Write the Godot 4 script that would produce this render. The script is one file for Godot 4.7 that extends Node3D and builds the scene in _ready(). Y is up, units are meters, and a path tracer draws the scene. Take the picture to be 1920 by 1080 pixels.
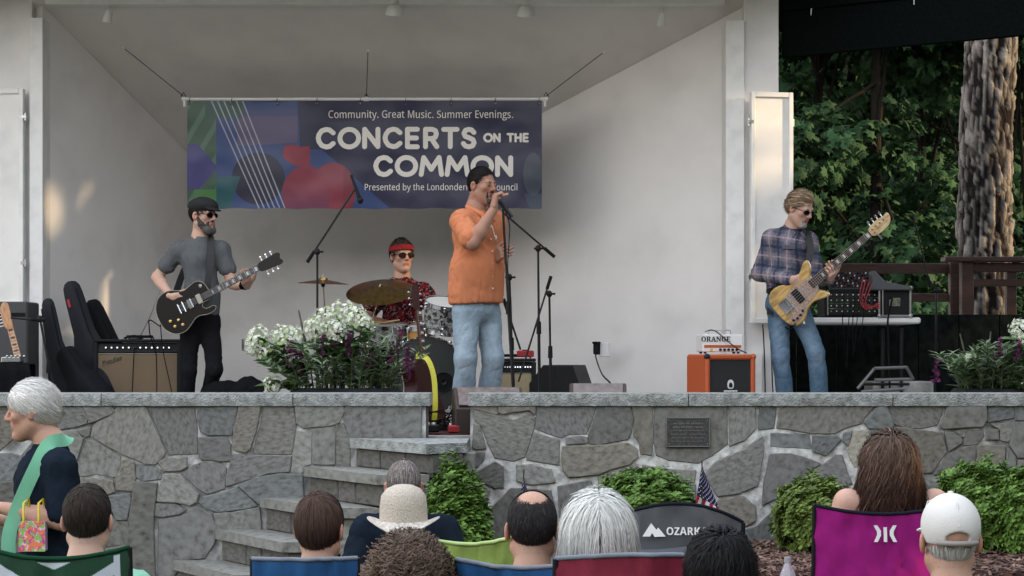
extends Node3D
# Evening concert on a small band shell stage behind low stone walls, audience in camp chairs.
# World: y up, metres, stage floor y = 0, front face of the stone walls z = 0, audience towards +z.

const FOC := 3456.0
const EYE := Vector3(0, 0.47, 10.8)
const HOR := 672.0
const GROUND := -1.2
var M := {}
var T := {}
var used := {}
var rng := RandomNumberGenerator.new()
var folds := FastNoiseLite.new()
var rough_noise := FastNoiseLite.new()
var t_start := 0

func rr(a: float, b: float) -> float:
	return rng.randf_range(a, b)

# a point of the place, from where it stands in the survey picture and its depth
func P(px: float, py: float, z: float) -> Vector3:
	var d := EYE.z - z
	return Vector3((px - 960.0) / FOC * d, EYE.y + (HOR - py) / FOC * d, z)

func numbered(called: String) -> String:
	if not used.has(called):
		used[called] = 0
		return called
	used[called] += 1
	return "%s_%03d" % [called, used[called]]

func thing(called: String, label: String, category: String, at := Vector3.ZERO, turn := 0.0, group := "") -> Node3D:
	var o := Node3D.new()
	o.name = numbered(called)
	add_child(o)
	o.position = at
	o.rotation.y = turn
	tag(o, label, category, group)
	return o

func tag(o: Node, label: String, category := "", group := "", kind := "") -> void:
	if label: o.set_meta("label", label)
	if category: o.set_meta("category", category)
	if group: o.set_meta("group", group)
	if kind: o.set_meta("kind", kind)

func put(called: String, mb, material: Material, parent: Node = null) -> MeshInstance3D:
	var o := MeshInstance3D.new()
	o.mesh = mb.mesh() if mb is MB else mb
	o.material_override = material
	if parent == null:
		o.name = numbered(called)
		add_child(o)
	else:
		o.name = called
		parent.add_child(o, true)
	return o

func print_mat(called: String, w: int, h: int, rough: float, f) -> StandardMaterial3D:
	var img := Image.create(w, h, false, Image.FORMAT_RGB8)
	for j in h:
		for i in w:
			var c: Color = f.call((i + 0.5) / w, (j + 0.5) / h)
			img.set_pixel(i, j, c.linear_to_srgb())
	var m := mk(called, Color(1, 1, 1), rough)
	m.albedo_texture = ImageTexture.create_from_image(img)
	return m

# base colours are linear values
func lin(r: float, g: float, b: float) -> Color:
	return Color(r, g, b).linear_to_srgb()

func mk(called: String, c: Color, rough := 0.7, opt := {}) -> StandardMaterial3D:
	var m := StandardMaterial3D.new()
	m.resource_name = called
	m.albedo_color = c
	m.roughness = rough
	m.metallic = opt.get("metal", 0.0)
	if opt.has("spec"): m.metallic_specular = opt.spec
	if opt.has("vc"): m.vertex_color_use_as_albedo = true
	if opt.has("tex"): m.albedo_texture = T[opt.tex]
	if opt.has("nrm"):
		m.normal_enabled = true
		m.normal_texture = T[opt.nrm]
		m.normal_scale = opt.get("ns", 1.0)
	if opt.has("hgt"):
		m.heightmap_enabled = true
		m.heightmap_texture = T[opt.hgt]
		m.heightmap_scale = opt.get("hs", 1.0)
	if opt.has("tri"):
		m.uv1_triplanar = true
		m.uv1_world_triplanar = opt.get("world", false)
		var s = opt.tri
		m.uv1_scale = s if s is Vector3 else Vector3(s, s, s)
	elif opt.has("uv"):
		m.uv1_scale = Vector3(opt.uv, opt.uv, opt.uv)
	if opt.has("coat"):
		m.clearcoat_enabled = true
		m.clearcoat = opt.coat
		m.clearcoat_roughness = 0.15
	if opt.has("rim"):
		m.rim_enabled = true
		m.rim = opt.rim
		m.rim_tint = 0.7
	if opt.has("sss"):
		m.subsurf_scatter_enabled = true
		m.subsurf_scatter_strength = opt.sss
	if opt.has("back"):
		m.backlight_enabled = true
		m.backlight = opt.back
	if opt.has("alpha"):
		m.transparency = BaseMaterial3D.TRANSPARENCY_ALPHA
		m.albedo_color.a = opt.alpha
	M[called] = m
	return m

func noise_tex(called: String, freq: float, ramp: Array, kind := FastNoiseLite.TYPE_SIMPLEX_SMOOTH, size := 512, oct := 5, nrm := 0.0, cell := -1, stretch := 1) -> void:
	var n := FastNoiseLite.new()
	n.noise_type = kind
	n.seed = called.hash() % 10000
	n.frequency = freq
	n.fractal_octaves = oct
	n.fractal_gain = 0.55
	if cell >= 0:
		n.cellular_return_type = cell
	var t := NoiseTexture2D.new()
	t.width = size
	t.height = size / stretch
	t.seamless = true
	t.noise = n
	if nrm > 0.0:
		t.as_normal_map = true
		t.bump_strength = nrm
	elif ramp.size() > 0:
		var g := Gradient.new()
		g.offsets = PackedFloat32Array(ramp.map(func(e): return e[0]))
		g.colors = PackedColorArray(ramp.map(func(e): return e[1]))
		t.color_ramp = g
	T[called] = t

# ---------------------------------------------------------------- mesh builder
class MB:
	var v := PackedVector3Array()
	var n := PackedVector3Array()
	var uv := PackedVector2Array()
	var col := PackedColorArray()
	var idx := PackedInt32Array()
	var xf := Transform3D()
	var c := Color(1, 1, 1)
	var colored := false
	func tint(k: Color) -> void:
		c = k
		colored = true
	func vert(p: Vector3, nn: Vector3, u := Vector2.ZERO) -> int:
		v.append(xf * p)
		n.append((xf.basis * nn).normalized())
		uv.append(u)
		col.append(c)
		return v.size() - 1
	func t3(a: int, b: int, d: int) -> void:
		var f := (v[d] - v[a]).cross(v[b] - v[a])
		if f.dot(n[a] + n[b] + n[d]) < 0.0:
			idx.append_array(PackedInt32Array([a, d, b]))
		else:
			idx.append_array(PackedInt32Array([a, b, d]))
	func tri(a: Vector3, b: Vector3, d: Vector3, outward := Vector3.ZERO) -> void:
		var f := (d - a).cross(b - a)
		if outward != Vector3.ZERO and f.dot(outward) < 0.0:
			f = -f
		if f.length_squared() < 1e-16: return
		f = f.normalized()
		t3(vert(a, f), vert(b, f), vert(d, f))
	func quad(a: Vector3, b: Vector3, d: Vector3, e: Vector3, outward := Vector3.ZERO) -> void:
		var f := (d - a).cross(b - a)
		if outward != Vector3.ZERO and f.dot(outward) < 0.0:
			f = -f
		if f.length_squared() < 1e-16: return
		f = f.normalized()
		var w := (b - a).length()
		var h := (e - a).length()
		var i := vert(a, f, Vector2(0, 0))
		var j := vert(b, f, Vector2(w, 0))
		var k := vert(d, f, Vector2(w, h))
		var l := vert(e, f, Vector2(0, h))
		t3(i, j, k)
		t3(i, k, l)
	func box(o: Vector3, size: Vector3, bev := 0.004, b := Basis()) -> void:
		var h := size * 0.5
		bev = minf(bev, minf(h.x, minf(h.y, h.z)) * 0.9)
		var q := func(sx: int, sy: int, sz: int, ax: int) -> Vector3:
			var p := Vector3(sx * (h.x - bev), sy * (h.y - bev), sz * (h.z - bev))
			if ax == 0: p.x = sx * h.x
			elif ax == 1: p.y = sy * h.y
			else: p.z = sz * h.z
			return o + b * p
		for s in [-1, 1]:
			quad(q.call(s, -1, -1, 0), q.call(s, 1, -1, 0), q.call(s, 1, 1, 0), q.call(s, -1, 1, 0), b * Vector3(s, 0, 0))
			quad(q.call(-1, s, -1, 1), q.call(1, s, -1, 1), q.call(1, s, 1, 1), q.call(-1, s, 1, 1), b * Vector3(0, s, 0))
			quad(q.call(-1, -1, s, 2), q.call(1, -1, s, 2), q.call(1, 1, s, 2), q.call(-1, 1, s, 2), b * Vector3(0, 0, s))
		for s in [-1, 1]:
			for t in [-1, 1]:
				quad(q.call(s, t, -1, 0), q.call(s, t, 1, 0), q.call(s, t, 1, 1), q.call(s, t, -1, 1), b * Vector3(s, t, 0))
				quad(q.call(s, -1, t, 0), q.call(s, 1, t, 0), q.call(s, 1, t, 2), q.call(s, -1, t, 2), b * Vector3(s, 0, t))
				quad(q.call(-1, s, t, 1), q.call(1, s, t, 1), q.call(1, s, t, 2), q.call(-1, s, t, 2), b * Vector3(0, s, t))
				for w in [-1, 1]:
					tri(q.call(s, t, w, 0), q.call(s, t, w, 1), q.call(s, t, w, 2), b * Vector3(s, t, w))
	# tube along points, radius float or array
	func tube(pts: Array, rad, sides := 8, caps := true) -> void:
		var m := pts.size()
		var up := Vector3(0.123, 0.95, 0.31)
		var last := []
		for i in m:
			var d: Vector3 = (pts[mini(i + 1, m - 1)] - pts[maxi(i - 1, 0)]).normalized()
			if absf(d.dot(up)) > 0.97: up = Vector3(0.9, 0.1, 0.42).normalized()
			var a := d.cross(up).normalized()
			up = a.cross(d).normalized()
			var r: float = rad[i] if rad is Array else rad
			var ring := []
			for s in sides:
				var w := TAU * s / sides
				var o := a * cos(w) + up * sin(w)
				ring.append(vert(pts[i] + o * r, o, Vector2(float(s) / sides, float(i))))
			if i > 0:
				for s in sides:
					var e := (s + 1) % sides
					t3(last[s], ring[s], ring[e])
					t3(last[s], ring[e], last[e])
			if caps and (i == 0 or i == m - 1):
				var nd := -d if i == 0 else d
				var base := []
				for s in sides: base.append(vert(v[ring[s]] if xf == Transform3D() else xf.affine_inverse() * v[ring[s]], nd))
				for s in range(1, sides - 1): t3(base[0], base[s], base[s + 1])
			last = ring
	# profile: array of Vector2(radius, height) about the y axis of b
	func lathe(o: Vector3, prof: Array, sides := 24, b := Basis(), flat := false) -> void:
		var last := []
		var m := prof.size()
		for i in range(m - 1):
			var p0: Vector2 = prof[i]
			var p1: Vector2 = prof[i + 1]
			var dn := Vector2(p1.y - p0.y, -(p1.x - p0.x)).normalized()
			var n0 := dn
			var n1 := dn
			if not flat:
				if i > 0:
					var pd: Vector2 = p0 - prof[i - 1]
					var pn := Vector2(pd.y, -pd.x).normalized()
					if pn.dot(dn) > 0.6: n0 = (pn + dn).normalized()
				if i < m - 2:
					var qd: Vector2 = prof[i + 2] - p1
					var qn := Vector2(qd.y, -qd.x).normalized()
					if qn.dot(dn) > 0.6: n1 = (qn + dn).normalized()
			var ra := []
			var rb := []
			for s in sides + 1:
				var w := TAU * s / sides
				var e := Vector3(cos(w), 0, sin(w))
				ra.append(vert(o + b * (e * p0.x + Vector3(0, p0.y, 0)), b * (e * n0.x + Vector3(0, n0.y, 0)), Vector2(w / TAU, p0.y)))
				rb.append(vert(o + b * (e * p1.x + Vector3(0, p1.y, 0)), b * (e * n1.x + Vector3(0, n1.y, 0)), Vector2(w / TAU, p1.y)))
			for s in sides:
				t3(ra[s], rb[s], rb[s + 1])
				t3(ra[s], rb[s + 1], ra[s + 1])
	# flat outline (x, y) thickened along z from z0 to z1 with bevelled rims
	func prism(poly: PackedVector2Array, z0: float, z1: float, bev := 0.0, b := Transform3D()) -> void:
		var p := poly
		if Geometry2D.is_polygon_clockwise(p):
			p.reverse()
		var m := p.size()
		var inner := p
		if bev > 0.0:
			inner = PackedVector2Array()
			for i in m:
				var a := (p[i] - p[(i + m - 1) % m]).normalized()
				var d := (p[(i + 1) % m] - p[i]).normalized()
				var nn := Vector2(-a.y, a.x) + Vector2(-d.y, d.x)
				if nn.length() < 0.05: nn = Vector2(-d.y, d.x)
				nn = nn.normalized() / maxf(0.5, nn.length() * 0.5)
				inner.append(p[i] + nn * bev)
		var tr := Geometry2D.triangulate_polygon(inner)
		if tr.is_empty():
			inner = p
			tr = Geometry2D.triangulate_polygon(inner)
		if tr.is_empty():
			for i in range(1, m - 1): tr.append_array(PackedInt32Array([0, i, i + 1]))
		for f in 2:
			var zz := z1 if f == 0 else z0
			var nz := b.basis * Vector3(0, 0, 1 if f == 0 else -1)
			var ring := []
			for q in inner: ring.append(vert(b * Vector3(q.x, q.y, zz), nz, q))
			for i in range(0, tr.size(), 3): t3(ring[tr[i]], ring[tr[i + 1]], ring[tr[i + 2]])
		var zf := z1 - bev
		var zb := z0 + bev
		for i in m:
			var j := (i + 1) % m
			var e := p[j] - p[i]
			var o := b.basis * Vector3(e.y, -e.x, 0).normalized()
			quad(b * Vector3(p[i].x, p[i].y, zb), b * Vector3(p[j].x, p[j].y, zb), b * Vector3(p[j].x, p[j].y, zf), b * Vector3(p[i].x, p[i].y, zf), o)
			if bev > 0.0:
				var nz := b.basis * Vector3(0, 0, 1)
				quad(b * Vector3(p[i].x, p[i].y, zf), b * Vector3(p[j].x, p[j].y, zf), b * Vector3(inner[j].x, inner[j].y, z1), b * Vector3(inner[i].x, inner[i].y, z1), o + nz)
				quad(b * Vector3(p[i].x, p[i].y, zb), b * Vector3(p[j].x, p[j].y, zb), b * Vector3(inner[j].x, inner[j].y, z0), b * Vector3(inner[i].x, inner[i].y, z0), o - nz)
	func ball(o: Vector3, r: Vector3, b := Basis(), lat := 10, lon := 14) -> void:
		var last := []
		for i in lat + 1:
			var t := PI * i / lat
			var ring := []
			for s in lon + 1:
				var w := TAU * s / lon
				var e := Vector3(sin(t) * cos(w), cos(t), sin(t) * sin(w))
				ring.append(vert(o + b * (e * r), b * (e / r), Vector2(w / TAU, t / PI)))
			if i > 0:
				for s in lon:
					t3(last[s], ring[s], ring[s + 1])
					t3(last[s], ring[s + 1], last[s + 1])
			last = ring
	# grid of points [row][column], smooth; thick > 0 gives it a second side
	func sheet(rows: Array, thick := 0.0) -> void:
		var R := rows.size()
		var C: int = rows[0].size()
		var nn := []
		for i in R:
			var line := []
			for j in C:
				var dx: Vector3 = rows[i][mini(j + 1, C - 1)] - rows[i][maxi(j - 1, 0)]
				var dy: Vector3 = rows[mini(i + 1, R - 1)][j] - rows[maxi(i - 1, 0)][j]
				line.append(dx.cross(dy).normalized())
			nn.append(line)
		for side in (2 if thick > 0.0 else 1):
			var sg := 1.0 if side == 0 else -1.0
			var id := []
			for i in R:
				for j in C:
					id.append(vert(rows[i][j] + nn[i][j] * (thick * 0.5 * sg), nn[i][j] * sg, Vector2(float(j) / (C - 1), float(i) / (R - 1))))
			for i in R - 1:
				for j in C - 1:
					t3(id[i * C + j], id[i * C + j + 1], id[(i + 1) * C + j + 1])
					t3(id[i * C + j], id[(i + 1) * C + j + 1], id[(i + 1) * C + j])
		if thick > 0.0:
			for i in R - 1:
				for j in [0, C - 1]:
					var a: Vector3 = rows[i][j]
					var d: Vector3 = rows[i + 1][j]
					var h: Vector3 = nn[i][j] * thick * 0.5
					quad(a + h, d + h, d - h, a - h)
			for j in C - 1:
				for i in [0, R - 1]:
					var a: Vector3 = rows[i][j]
					var d: Vector3 = rows[i][j + 1]
					var h: Vector3 = nn[i][j] * thick * 0.5
					quad(a + h, d + h, d - h, a - h)
	func renormal(from: int) -> void:
		var acc := PackedVector3Array()
		acc.resize(v.size() - from)
		for q in range(0, idx.size(), 3):
			var a := idx[q]
			if a < from: continue
			var b := idx[q + 1]
			var d := idx[q + 2]
			var f := (v[d] - v[a]).cross(v[b] - v[a])
			acc[a - from] += f
			acc[b - from] += f
			acc[d - from] += f
		for q in acc.size():
			if acc[q].length_squared() > 1e-18: n[from + q] = acc[q].normalized()
	func mesh() -> ArrayMesh:
		var arr := []
		arr.resize(Mesh.ARRAY_MAX)
		arr[Mesh.ARRAY_VERTEX] = v
		arr[Mesh.ARRAY_NORMAL] = n
		arr[Mesh.ARRAY_TEX_UV] = uv
		if colored: arr[Mesh.ARRAY_COLOR] = col
		arr[Mesh.ARRAY_INDEX] = idx
		var m := ArrayMesh.new()
		m.add_surface_from_arrays(Mesh.PRIMITIVE_TRIANGLES, arr)
		return m

# ---------------------------------------------------------------- blended solids meshed as surface nets
class Blob:
	var pr := []
	func cap(a: Vector3, b: Vector3, ra: float, rb: float, k := 0.02, cut := false) -> void:
		pr.append([0, a, b, ra, rb, k, cut])
	func chain(pts: Array, rs: Array, k := 0.015) -> void:
		for i in pts.size() - 1: cap(pts[i], pts[i + 1], rs[i], rs[i + 1], k)
	func ell(o: Vector3, r: Vector3, b := Basis(), k := 0.02, cut := false) -> void:
		pr.append([1, o, r, b, 0.0, k, cut])
	func build(mb: MB, cell: float, clips := [], disp = null, paint = null) -> void:
		var lo := Vector3(1e9, 1e9, 1e9)
		var hi := -lo
		var boxes := []
		for p in pr:
			var a: Vector3
			var b: Vector3
			if p[0] == 0:
				var m: float = maxf(p[3], p[4])
				a = (p[1] as Vector3).min(p[2]) - Vector3(m, m, m)
				b = (p[1] as Vector3).max(p[2]) + Vector3(m, m, m)
			else:
				var bb: Basis = p[3]
				var r: Vector3 = p[2]
				var e := Vector3(Vector3(bb.x.x * r.x, bb.y.x * r.y, bb.z.x * r.z).length(), Vector3(bb.x.y * r.x, bb.y.y * r.y, bb.z.y * r.z).length(), Vector3(bb.x.z * r.x, bb.y.z * r.y, bb.z.z * r.z).length())
				a = p[1] - e
				b = p[1] + e
			var g: float = p[5] * 0.5 + cell * 2.0
			a -= Vector3(g, g, g)
			b += Vector3(g, g, g)
			boxes.append([a, b])
			if not p[6]:
				lo = lo.min(a)
				hi = hi.max(b)
		for pl in clips:
			if absf(pl.normal.y) > 0.99:
				if pl.normal.y > 0: hi.y = minf(hi.y, pl.d + cell * 3)
				else: lo.y = maxf(lo.y, -pl.d - cell * 3)
		lo -= Vector3(cell, cell, cell)
		var nx := int((hi.x - lo.x) / cell) + 3
		var ny := int((hi.y - lo.y) / cell) + 3
		var nz := int((hi.z - lo.z) / cell) + 3
		var f := PackedFloat32Array()
		f.resize(nx * ny * nz)
		f.fill(0.5)
		var sy := nx
		var sz := nx * ny
		for q in pr.size():
			var p: Array = pr[q]
			var a: Vector3 = boxes[q][0]
			var b: Vector3 = boxes[q][1]
			var i0 := maxi(0, int((a.x - lo.x) / cell))
			var i1 := mini(nx - 1, int((b.x - lo.x) / cell) + 1)
			var j0 := maxi(0, int((a.y - lo.y) / cell))
			var j1 := mini(ny - 1, int((b.y - lo.y) / cell) + 1)
			var k0 := maxi(0, int((a.z - lo.z) / cell))
			var k1 := mini(nz - 1, int((b.z - lo.z) / cell) + 1)
			var kk: float = maxf(p[5], 0.0005)
			var cut: bool = p[6]
			if p[0] == 0:
				var A: Vector3 = p[1]
				var d: Vector3 = p[2] - p[1]
				var il := 1.0 / maxf(d.length_squared(), 1e-9)
				var ra: float = p[3]
				var dr: float = p[4] - p[3]
				for k in range(k0, k1 + 1):
					for j in range(j0, j1 + 1):
						var at := k * sz + j * sy + i0
						var pp := Vector3(lo.x + i0 * cell, lo.y + j * cell, lo.z + k * cell) - A
						for i in range(i0, i1 + 1):
							var h := clampf(pp.dot(d) * il, 0.0, 1.0)
							var ds := (pp - d * h).length() - ra - dr * h
							var o := f[at]
							if cut:
								f[at] = maxf(o, -ds)
							else:
								var w := kk - absf(o - ds)
								f[at] = minf(o, ds) - (w * w * 0.25 / kk if w > 0.0 else 0.0)
							at += 1
							pp.x += cell
			else:
				var B: Basis = (p[3] as Basis).inverse()
				var r: Vector3 = p[2]
				var ir := Vector3(1.0 / r.x, 1.0 / r.y, 1.0 / r.z)
				var st: Vector3 = B.x * cell * ir
				for k in range(k0, k1 + 1):
					for j in range(j0, j1 + 1):
						var at := k * sz + j * sy + i0
						var u: Vector3 = (B * (Vector3(lo.x + i0 * cell, lo.y + j * cell, lo.z + k * cell) - p[1])) * ir
						for i in range(i0, i1 + 1):
							var l0 := u.length()
							var l1 := maxf((u * ir).length(), 1e-6)
							var ds := l0 * (l0 - 1.0) / l1
							var o := f[at]
							if cut:
								f[at] = maxf(o, -ds)
							else:
								var w := kk - absf(o - ds)
								f[at] = minf(o, ds) - (w * w * 0.25 / kk if w > 0.0 else 0.0)
							at += 1
							u += st
		for pl in clips:
			for k in nz:
				for j in ny:
					var at := k * sz + j * sy
					for i in nx:
						if f[at] < 0.4:
							f[at] = maxf(f[at], pl.normal.dot(Vector3(lo.x + i * cell, lo.y + j * cell, lo.z + k * cell)) - pl.d)
						at += 1
		var vid := PackedInt32Array()
		vid.resize(nx * ny * nz)
		vid.fill(-1)
		var off := [0, 1, sy, sy + 1, sz, sz + 1, sz + sy, sz + sy + 1]
		var edges := [[0, 1], [2, 3], [4, 5], [6, 7], [0, 2], [1, 3], [4, 6], [5, 7], [0, 4], [1, 5], [2, 6], [3, 7]]
		var cpos := []
		for e in 8: cpos.append(Vector3(e & 1, (e >> 1) & 1, e >> 2))
		var vs := PackedVector3Array()
		var cells := PackedInt32Array()
		for k in nz - 1:
			for j in ny - 1:
				var at := k * sz + j * sy
				for i in nx - 1:
					var s0 := f[at] < 0.0
					if (f[at + 1] < 0.0) != s0 or (f[at + sy] < 0.0) != s0 or (f[at + sy + 1] < 0.0) != s0 or (f[at + sz] < 0.0) != s0 or (f[at + sz + 1] < 0.0) != s0 or (f[at + sz + sy] < 0.0) != s0 or (f[at + sz + sy + 1] < 0.0) != s0:
						var sum := Vector3.ZERO
						var cnt := 0
						for e in edges:
							var fa: float = f[at + off[e[0]]]
							var fb: float = f[at + off[e[1]]]
							if (fa < 0.0) != (fb < 0.0):
								sum += (cpos[e[0]] as Vector3).lerp(cpos[e[1]], fa / (fa - fb))
								cnt += 1
						vid[at] = vs.size()
						cells.append(at)
						vs.append(lo + (Vector3(i, j, k) + sum / cnt) * cell)
					at += 1
		var ns := PackedVector3Array()
		ns.resize(vs.size())
		var ix := PackedInt32Array()
		var ax := [[1, sy, sz], [sy, sz, 1], [sz, 1, sy]]
		for q in cells.size():
			var at := cells[q]
			for e in ax:
				var fa: float = f[at]
				var fb: float = f[at + e[0]]
				if (fa < 0.0) != (fb < 0.0):
					var a0: int = vid[at]
					var a1: int = vid[at - e[1]]
					var a2: int = vid[at - e[1] - e[2]]
					var a3: int = vid[at - e[2]]
					if a1 < 0 or a2 < 0 or a3 < 0: continue
					if fa < 0.0:
						var sw := a1
						a1 = a3
						a3 = sw
					var nn := (vs[a2] - vs[a0]).cross(vs[a1] - vs[a3])
					ns[a0] += nn
					ns[a1] += nn
					ns[a2] += nn
					ns[a3] += nn
					ix.append_array(PackedInt32Array([a0, a1, a2, a0, a2, a3]))
		# outward check against the field
		var base := mb.v.size()
		var flip := false
		var votes := 0
		for q in range(0, vs.size(), maxi(1, vs.size() / 60)):
			var at := cells[q]
			var g := Vector3(f[at + 1] - f[at], f[at + sy] - f[at], f[at + sz] - f[at])
			votes += 1 if g.dot(ns[q]) > 0.0 else -1
		flip = votes < 0
		for q in vs.size():
			var nn := ns[q].normalized() * (-1.0 if flip else 1.0)
			var p := vs[q]
			if disp != null: p += nn * disp.call(p, nn)
			if paint != null: mb.tint(paint.call(p, nn))
			mb.vert(p, nn, Vector2(p.x + p.z, p.y))
		# triangle winding: clockwise fronts
		for q in range(0, ix.size(), 3):
			mb.t3(base + ix[q], base + ix[q + 1], base + ix[q + 2])
		if disp != null:
			mb.renormal(base)

# outlines of the single stones, traced on the wall face
const STONES_LEFT := [
[110,764,156,764,164,781,164,793,145,800,109,805,90,805,90,764],
[159,764,211,764,215,770,206,778,184,787,168,792,166,778],
[220,765,273,764,282,784,298,819,310,849,307,855,291,870,276,870,254,860,225,848,184,824,172,816,177,800,184,792,208,780],
[279,765,364,765,369,797,370,850,317,852,301,816],
[145,808,170,802,168,816,161,819],
[90,811,142,808,157,822,145,861,90,866],
[162,826,184,830,225,857,224,888,216,894,184,888,153,893,144,888,146,866],
[231,862,252,867,254,897,249,919,220,918,219,897,226,885],
[256,871,273,874,291,875,307,886,302,898,266,901,256,894],
[298,867,313,859,350,859,351,875,340,881,310,883],
[90,899,150,897,211,901,216,922,197,928,90,929],
[90,932,195,932,210,960,199,992,199,1023,90,1023],
[205,931,244,926,245,941,238,973,219,974,206,945],
[214,978,238,978,243,992,233,1020,200,1025,200,992],
[252,904,295,906,291,941,288,973,291,1086,200,1086,200,1030,235,1023,245,990,244,973,251,926],
[308,890,339,889,351,907,373,926,369,941,358,946,329,941,297,939,300,916],
[293,945,329,945,348,955,339,963,310,968,291,968],
[299,976,342,967,369,951,394,964,407,989,401,1018,385,1045,350,1050,310,1100,298,1100],
[372,764,444,763,441,790,435,815,391,816,377,808,371,787],
[451,761,488,760,485,790,470,840,460,848,441,843,439,828,440,803],
[495,760,549,759,551,775,555,794,551,822,546,851,478,850,476,841,488,803],
[554,757,643,757,645,771,636,791,624,797,570,802,557,792],
[374,821,424,821,433,834,432,864,378,861,373,847],
[434,851,466,856,476,854,546,856,543,883,501,887,460,900,426,911,426,891,433,866],
[557,808,584,815,583,870,570,874,567,886,546,886,549,856],
[590,805,628,800,627,870,588,870],
[350,886,359,875,378,867,416,871,424,878,421,916,388,925,369,914,352,897],
[373,941,381,933,419,925,444,914,463,929,482,948,457,954,413,959,388,954],
[448,909,485,895,526,889,567,890,570,941,488,945,485,943,466,926],
[402,964,441,961,485,952,490,979,488,1008,410,998],
[648,754,789,754,788,821,657,821,645,787,647,768],
[636,794,643,794,656,821,656,881,630,881,631,812],
[0,900,90,800,90,870,40,905,0,905],
[-60,758,88,758,88,800,40,808,0,845,-60,850],
[-60,855,20,850,88,870,85,890,20,900,-60,905],
[-60,910,85,898,85,1030,-60,1040],
[-60,1045,195,1030,195,1110,-60,1110],
[205,1040,240,1040,240,1110,200,1110],
[600,880,650,880,650,1000,590,1000]]
const STONES_RIGHT := [
[886,762,931,762,935,776,931,777,891,767],
[936,763,1003,762,1002,777,995,768,969,771,942,776,936,773],
[891,770,939,781,964,788,992,774,1003,783,1002,802,995,821,984,857,961,864,928,859,914,831,905,802,891,788],
[888,794,899,798,911,840,898,842,887,840],
[1006,765,1118,762,1109,790,1099,814,1065,814,1053,821,1027,813,1003,803],
[1002,811,1049,825,1048,872,1024,868,987,862,993,837],
[1062,822,1087,817,1101,820,1101,830,1080,832,1062,833],
[1122,763,1180,763,1187,784,1184,808,1176,823,1123,833,1105,832,1103,815,1112,793],
[1055,837,1128,835,1176,831,1193,841,1196,857,1180,870,1147,879,1121,889,1066,894,1056,882,1053,862],
[969,872,998,871,1033,880,1041,904,998,908,969,901],
[841,851,909,849,907,862,891,880,841,884],
[892,887,928,866,944,875,944,913,928,915,896,898],
[841,887,888,887,891,902,918,918,912,950,891,969,841,969],
[958,916,986,916,1033,920,1040,957,1045,998,1046,1032,841,1032,841,976,898,972,914,960,937,939],
[1046,912,1107,901,1121,944,1115,969,1112,1032,1055,1032,1052,988,1049,957],
[1122,894,1164,885,1167,897,1151,925,1126,935],
[1101,941,1155,925,1170,950,1167,1013,1101,1013],
[1174,931,1211,909,1303,909,1306,963,1309,1013,1172,1013],
[1185,762,1222,762,1225,809,1222,854,1202,851,1198,831,1188,815,1190,787],
[1228,764,1362,762,1363,833,1337,852,1309,868,1255,863,1231,854,1226,831],
[1368,762,1415,762,1417,802,1397,824,1368,836],
[1205,872,1249,880,1304,882,1301,905,1214,905],
[1338,870,1358,858,1393,843,1417,826,1428,818,1431,842,1425,878,1420,910,1380,925,1345,930,1320,890],
[1347,938,1388,932,1415,947,1417,976,1384,994,1353,994,1314,994,1310,957],
[1426,761,1455,761,1451,803,1423,806,1422,784],
[1462,768,1487,757,1632,756,1636,765,1622,780,1615,793,1581,802,1566,813,1522,813,1487,806,1456,802],
[1445,812,1518,814,1521,841,1481,839,1445,837],
[1523,817,1569,817,1577,824,1564,837,1547,854,1524,846],
[1444,852,1484,851,1506,857,1537,869,1511,891,1489,913,1459,931,1429,947,1432,906,1440,872],
[1566,854,1578,854,1586,881,1597,905,1569,919,1503,919,1518,894,1541,872],
[1626,787,1641,765,1660,759,1674,793,1672,802,1629,803,1620,793],
[1599,808,1628,808,1631,824,1619,856,1603,877,1592,856,1588,843],
[1581,813,1597,808,1589,835,1582,828],
[1632,806,1654,806,1658,821,1648,834,1626,849,1632,824],
[1380,932,1396,932,1416,950,1418,969,1411,983,1380,994],
[1342,1001,1380,998,1417,988,1432,974,1460,949,1487,944,1537,957,1537,1032,1487,1032,1342,1032],
[1607,906,1626,856,1654,837,1679,834,1711,919,1695,969,1607,969],
[1541,957,1600,919,1605,972,1692,974,1692,1032,1541,1032],
[1662,757,1768,756,1765,777,1756,797,1725,803,1695,803,1677,795],
[1776,756,1848,754,1848,787,1841,800,1767,803,1762,798,1770,780],
[1853,756,1898,757,1901,784,1857,791,1851,790],
[1903,756,1986,756,1986,788,1903,788],
[1660,812,1678,801,1765,811,1774,846,1747,885,1725,887,1703,881,1671,834,1660,824],
[1771,809,1785,811,1800,821,1802,830,1778,846],
[1792,808,1809,808,1809,818,1802,819],
[1815,808,1841,806,1844,818,1832,833,1807,835,1806,828],
[1852,805,1871,806,1871,824,1848,824],
[1858,795,1893,794,1896,812,1888,827,1875,824,1875,805],
[1903,792,1986,792,1986,858,1907,858,1893,837,1893,821],
[1834,835,1883,836,1883,880,1829,880],
[1804,839,1828,836,1827,880,1791,887,1751,890,1776,853],
[1888,839,1902,856,1904,880,1886,880],
[1907,863,1986,863,1986,1013,1911,1013,1908,906],
[1727,897,1744,897,1764,916,1756,950,1727,950],
[1770,894,1886,885,1904,887,1906,1013,1731,1013,1731,955,1761,952]]

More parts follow.
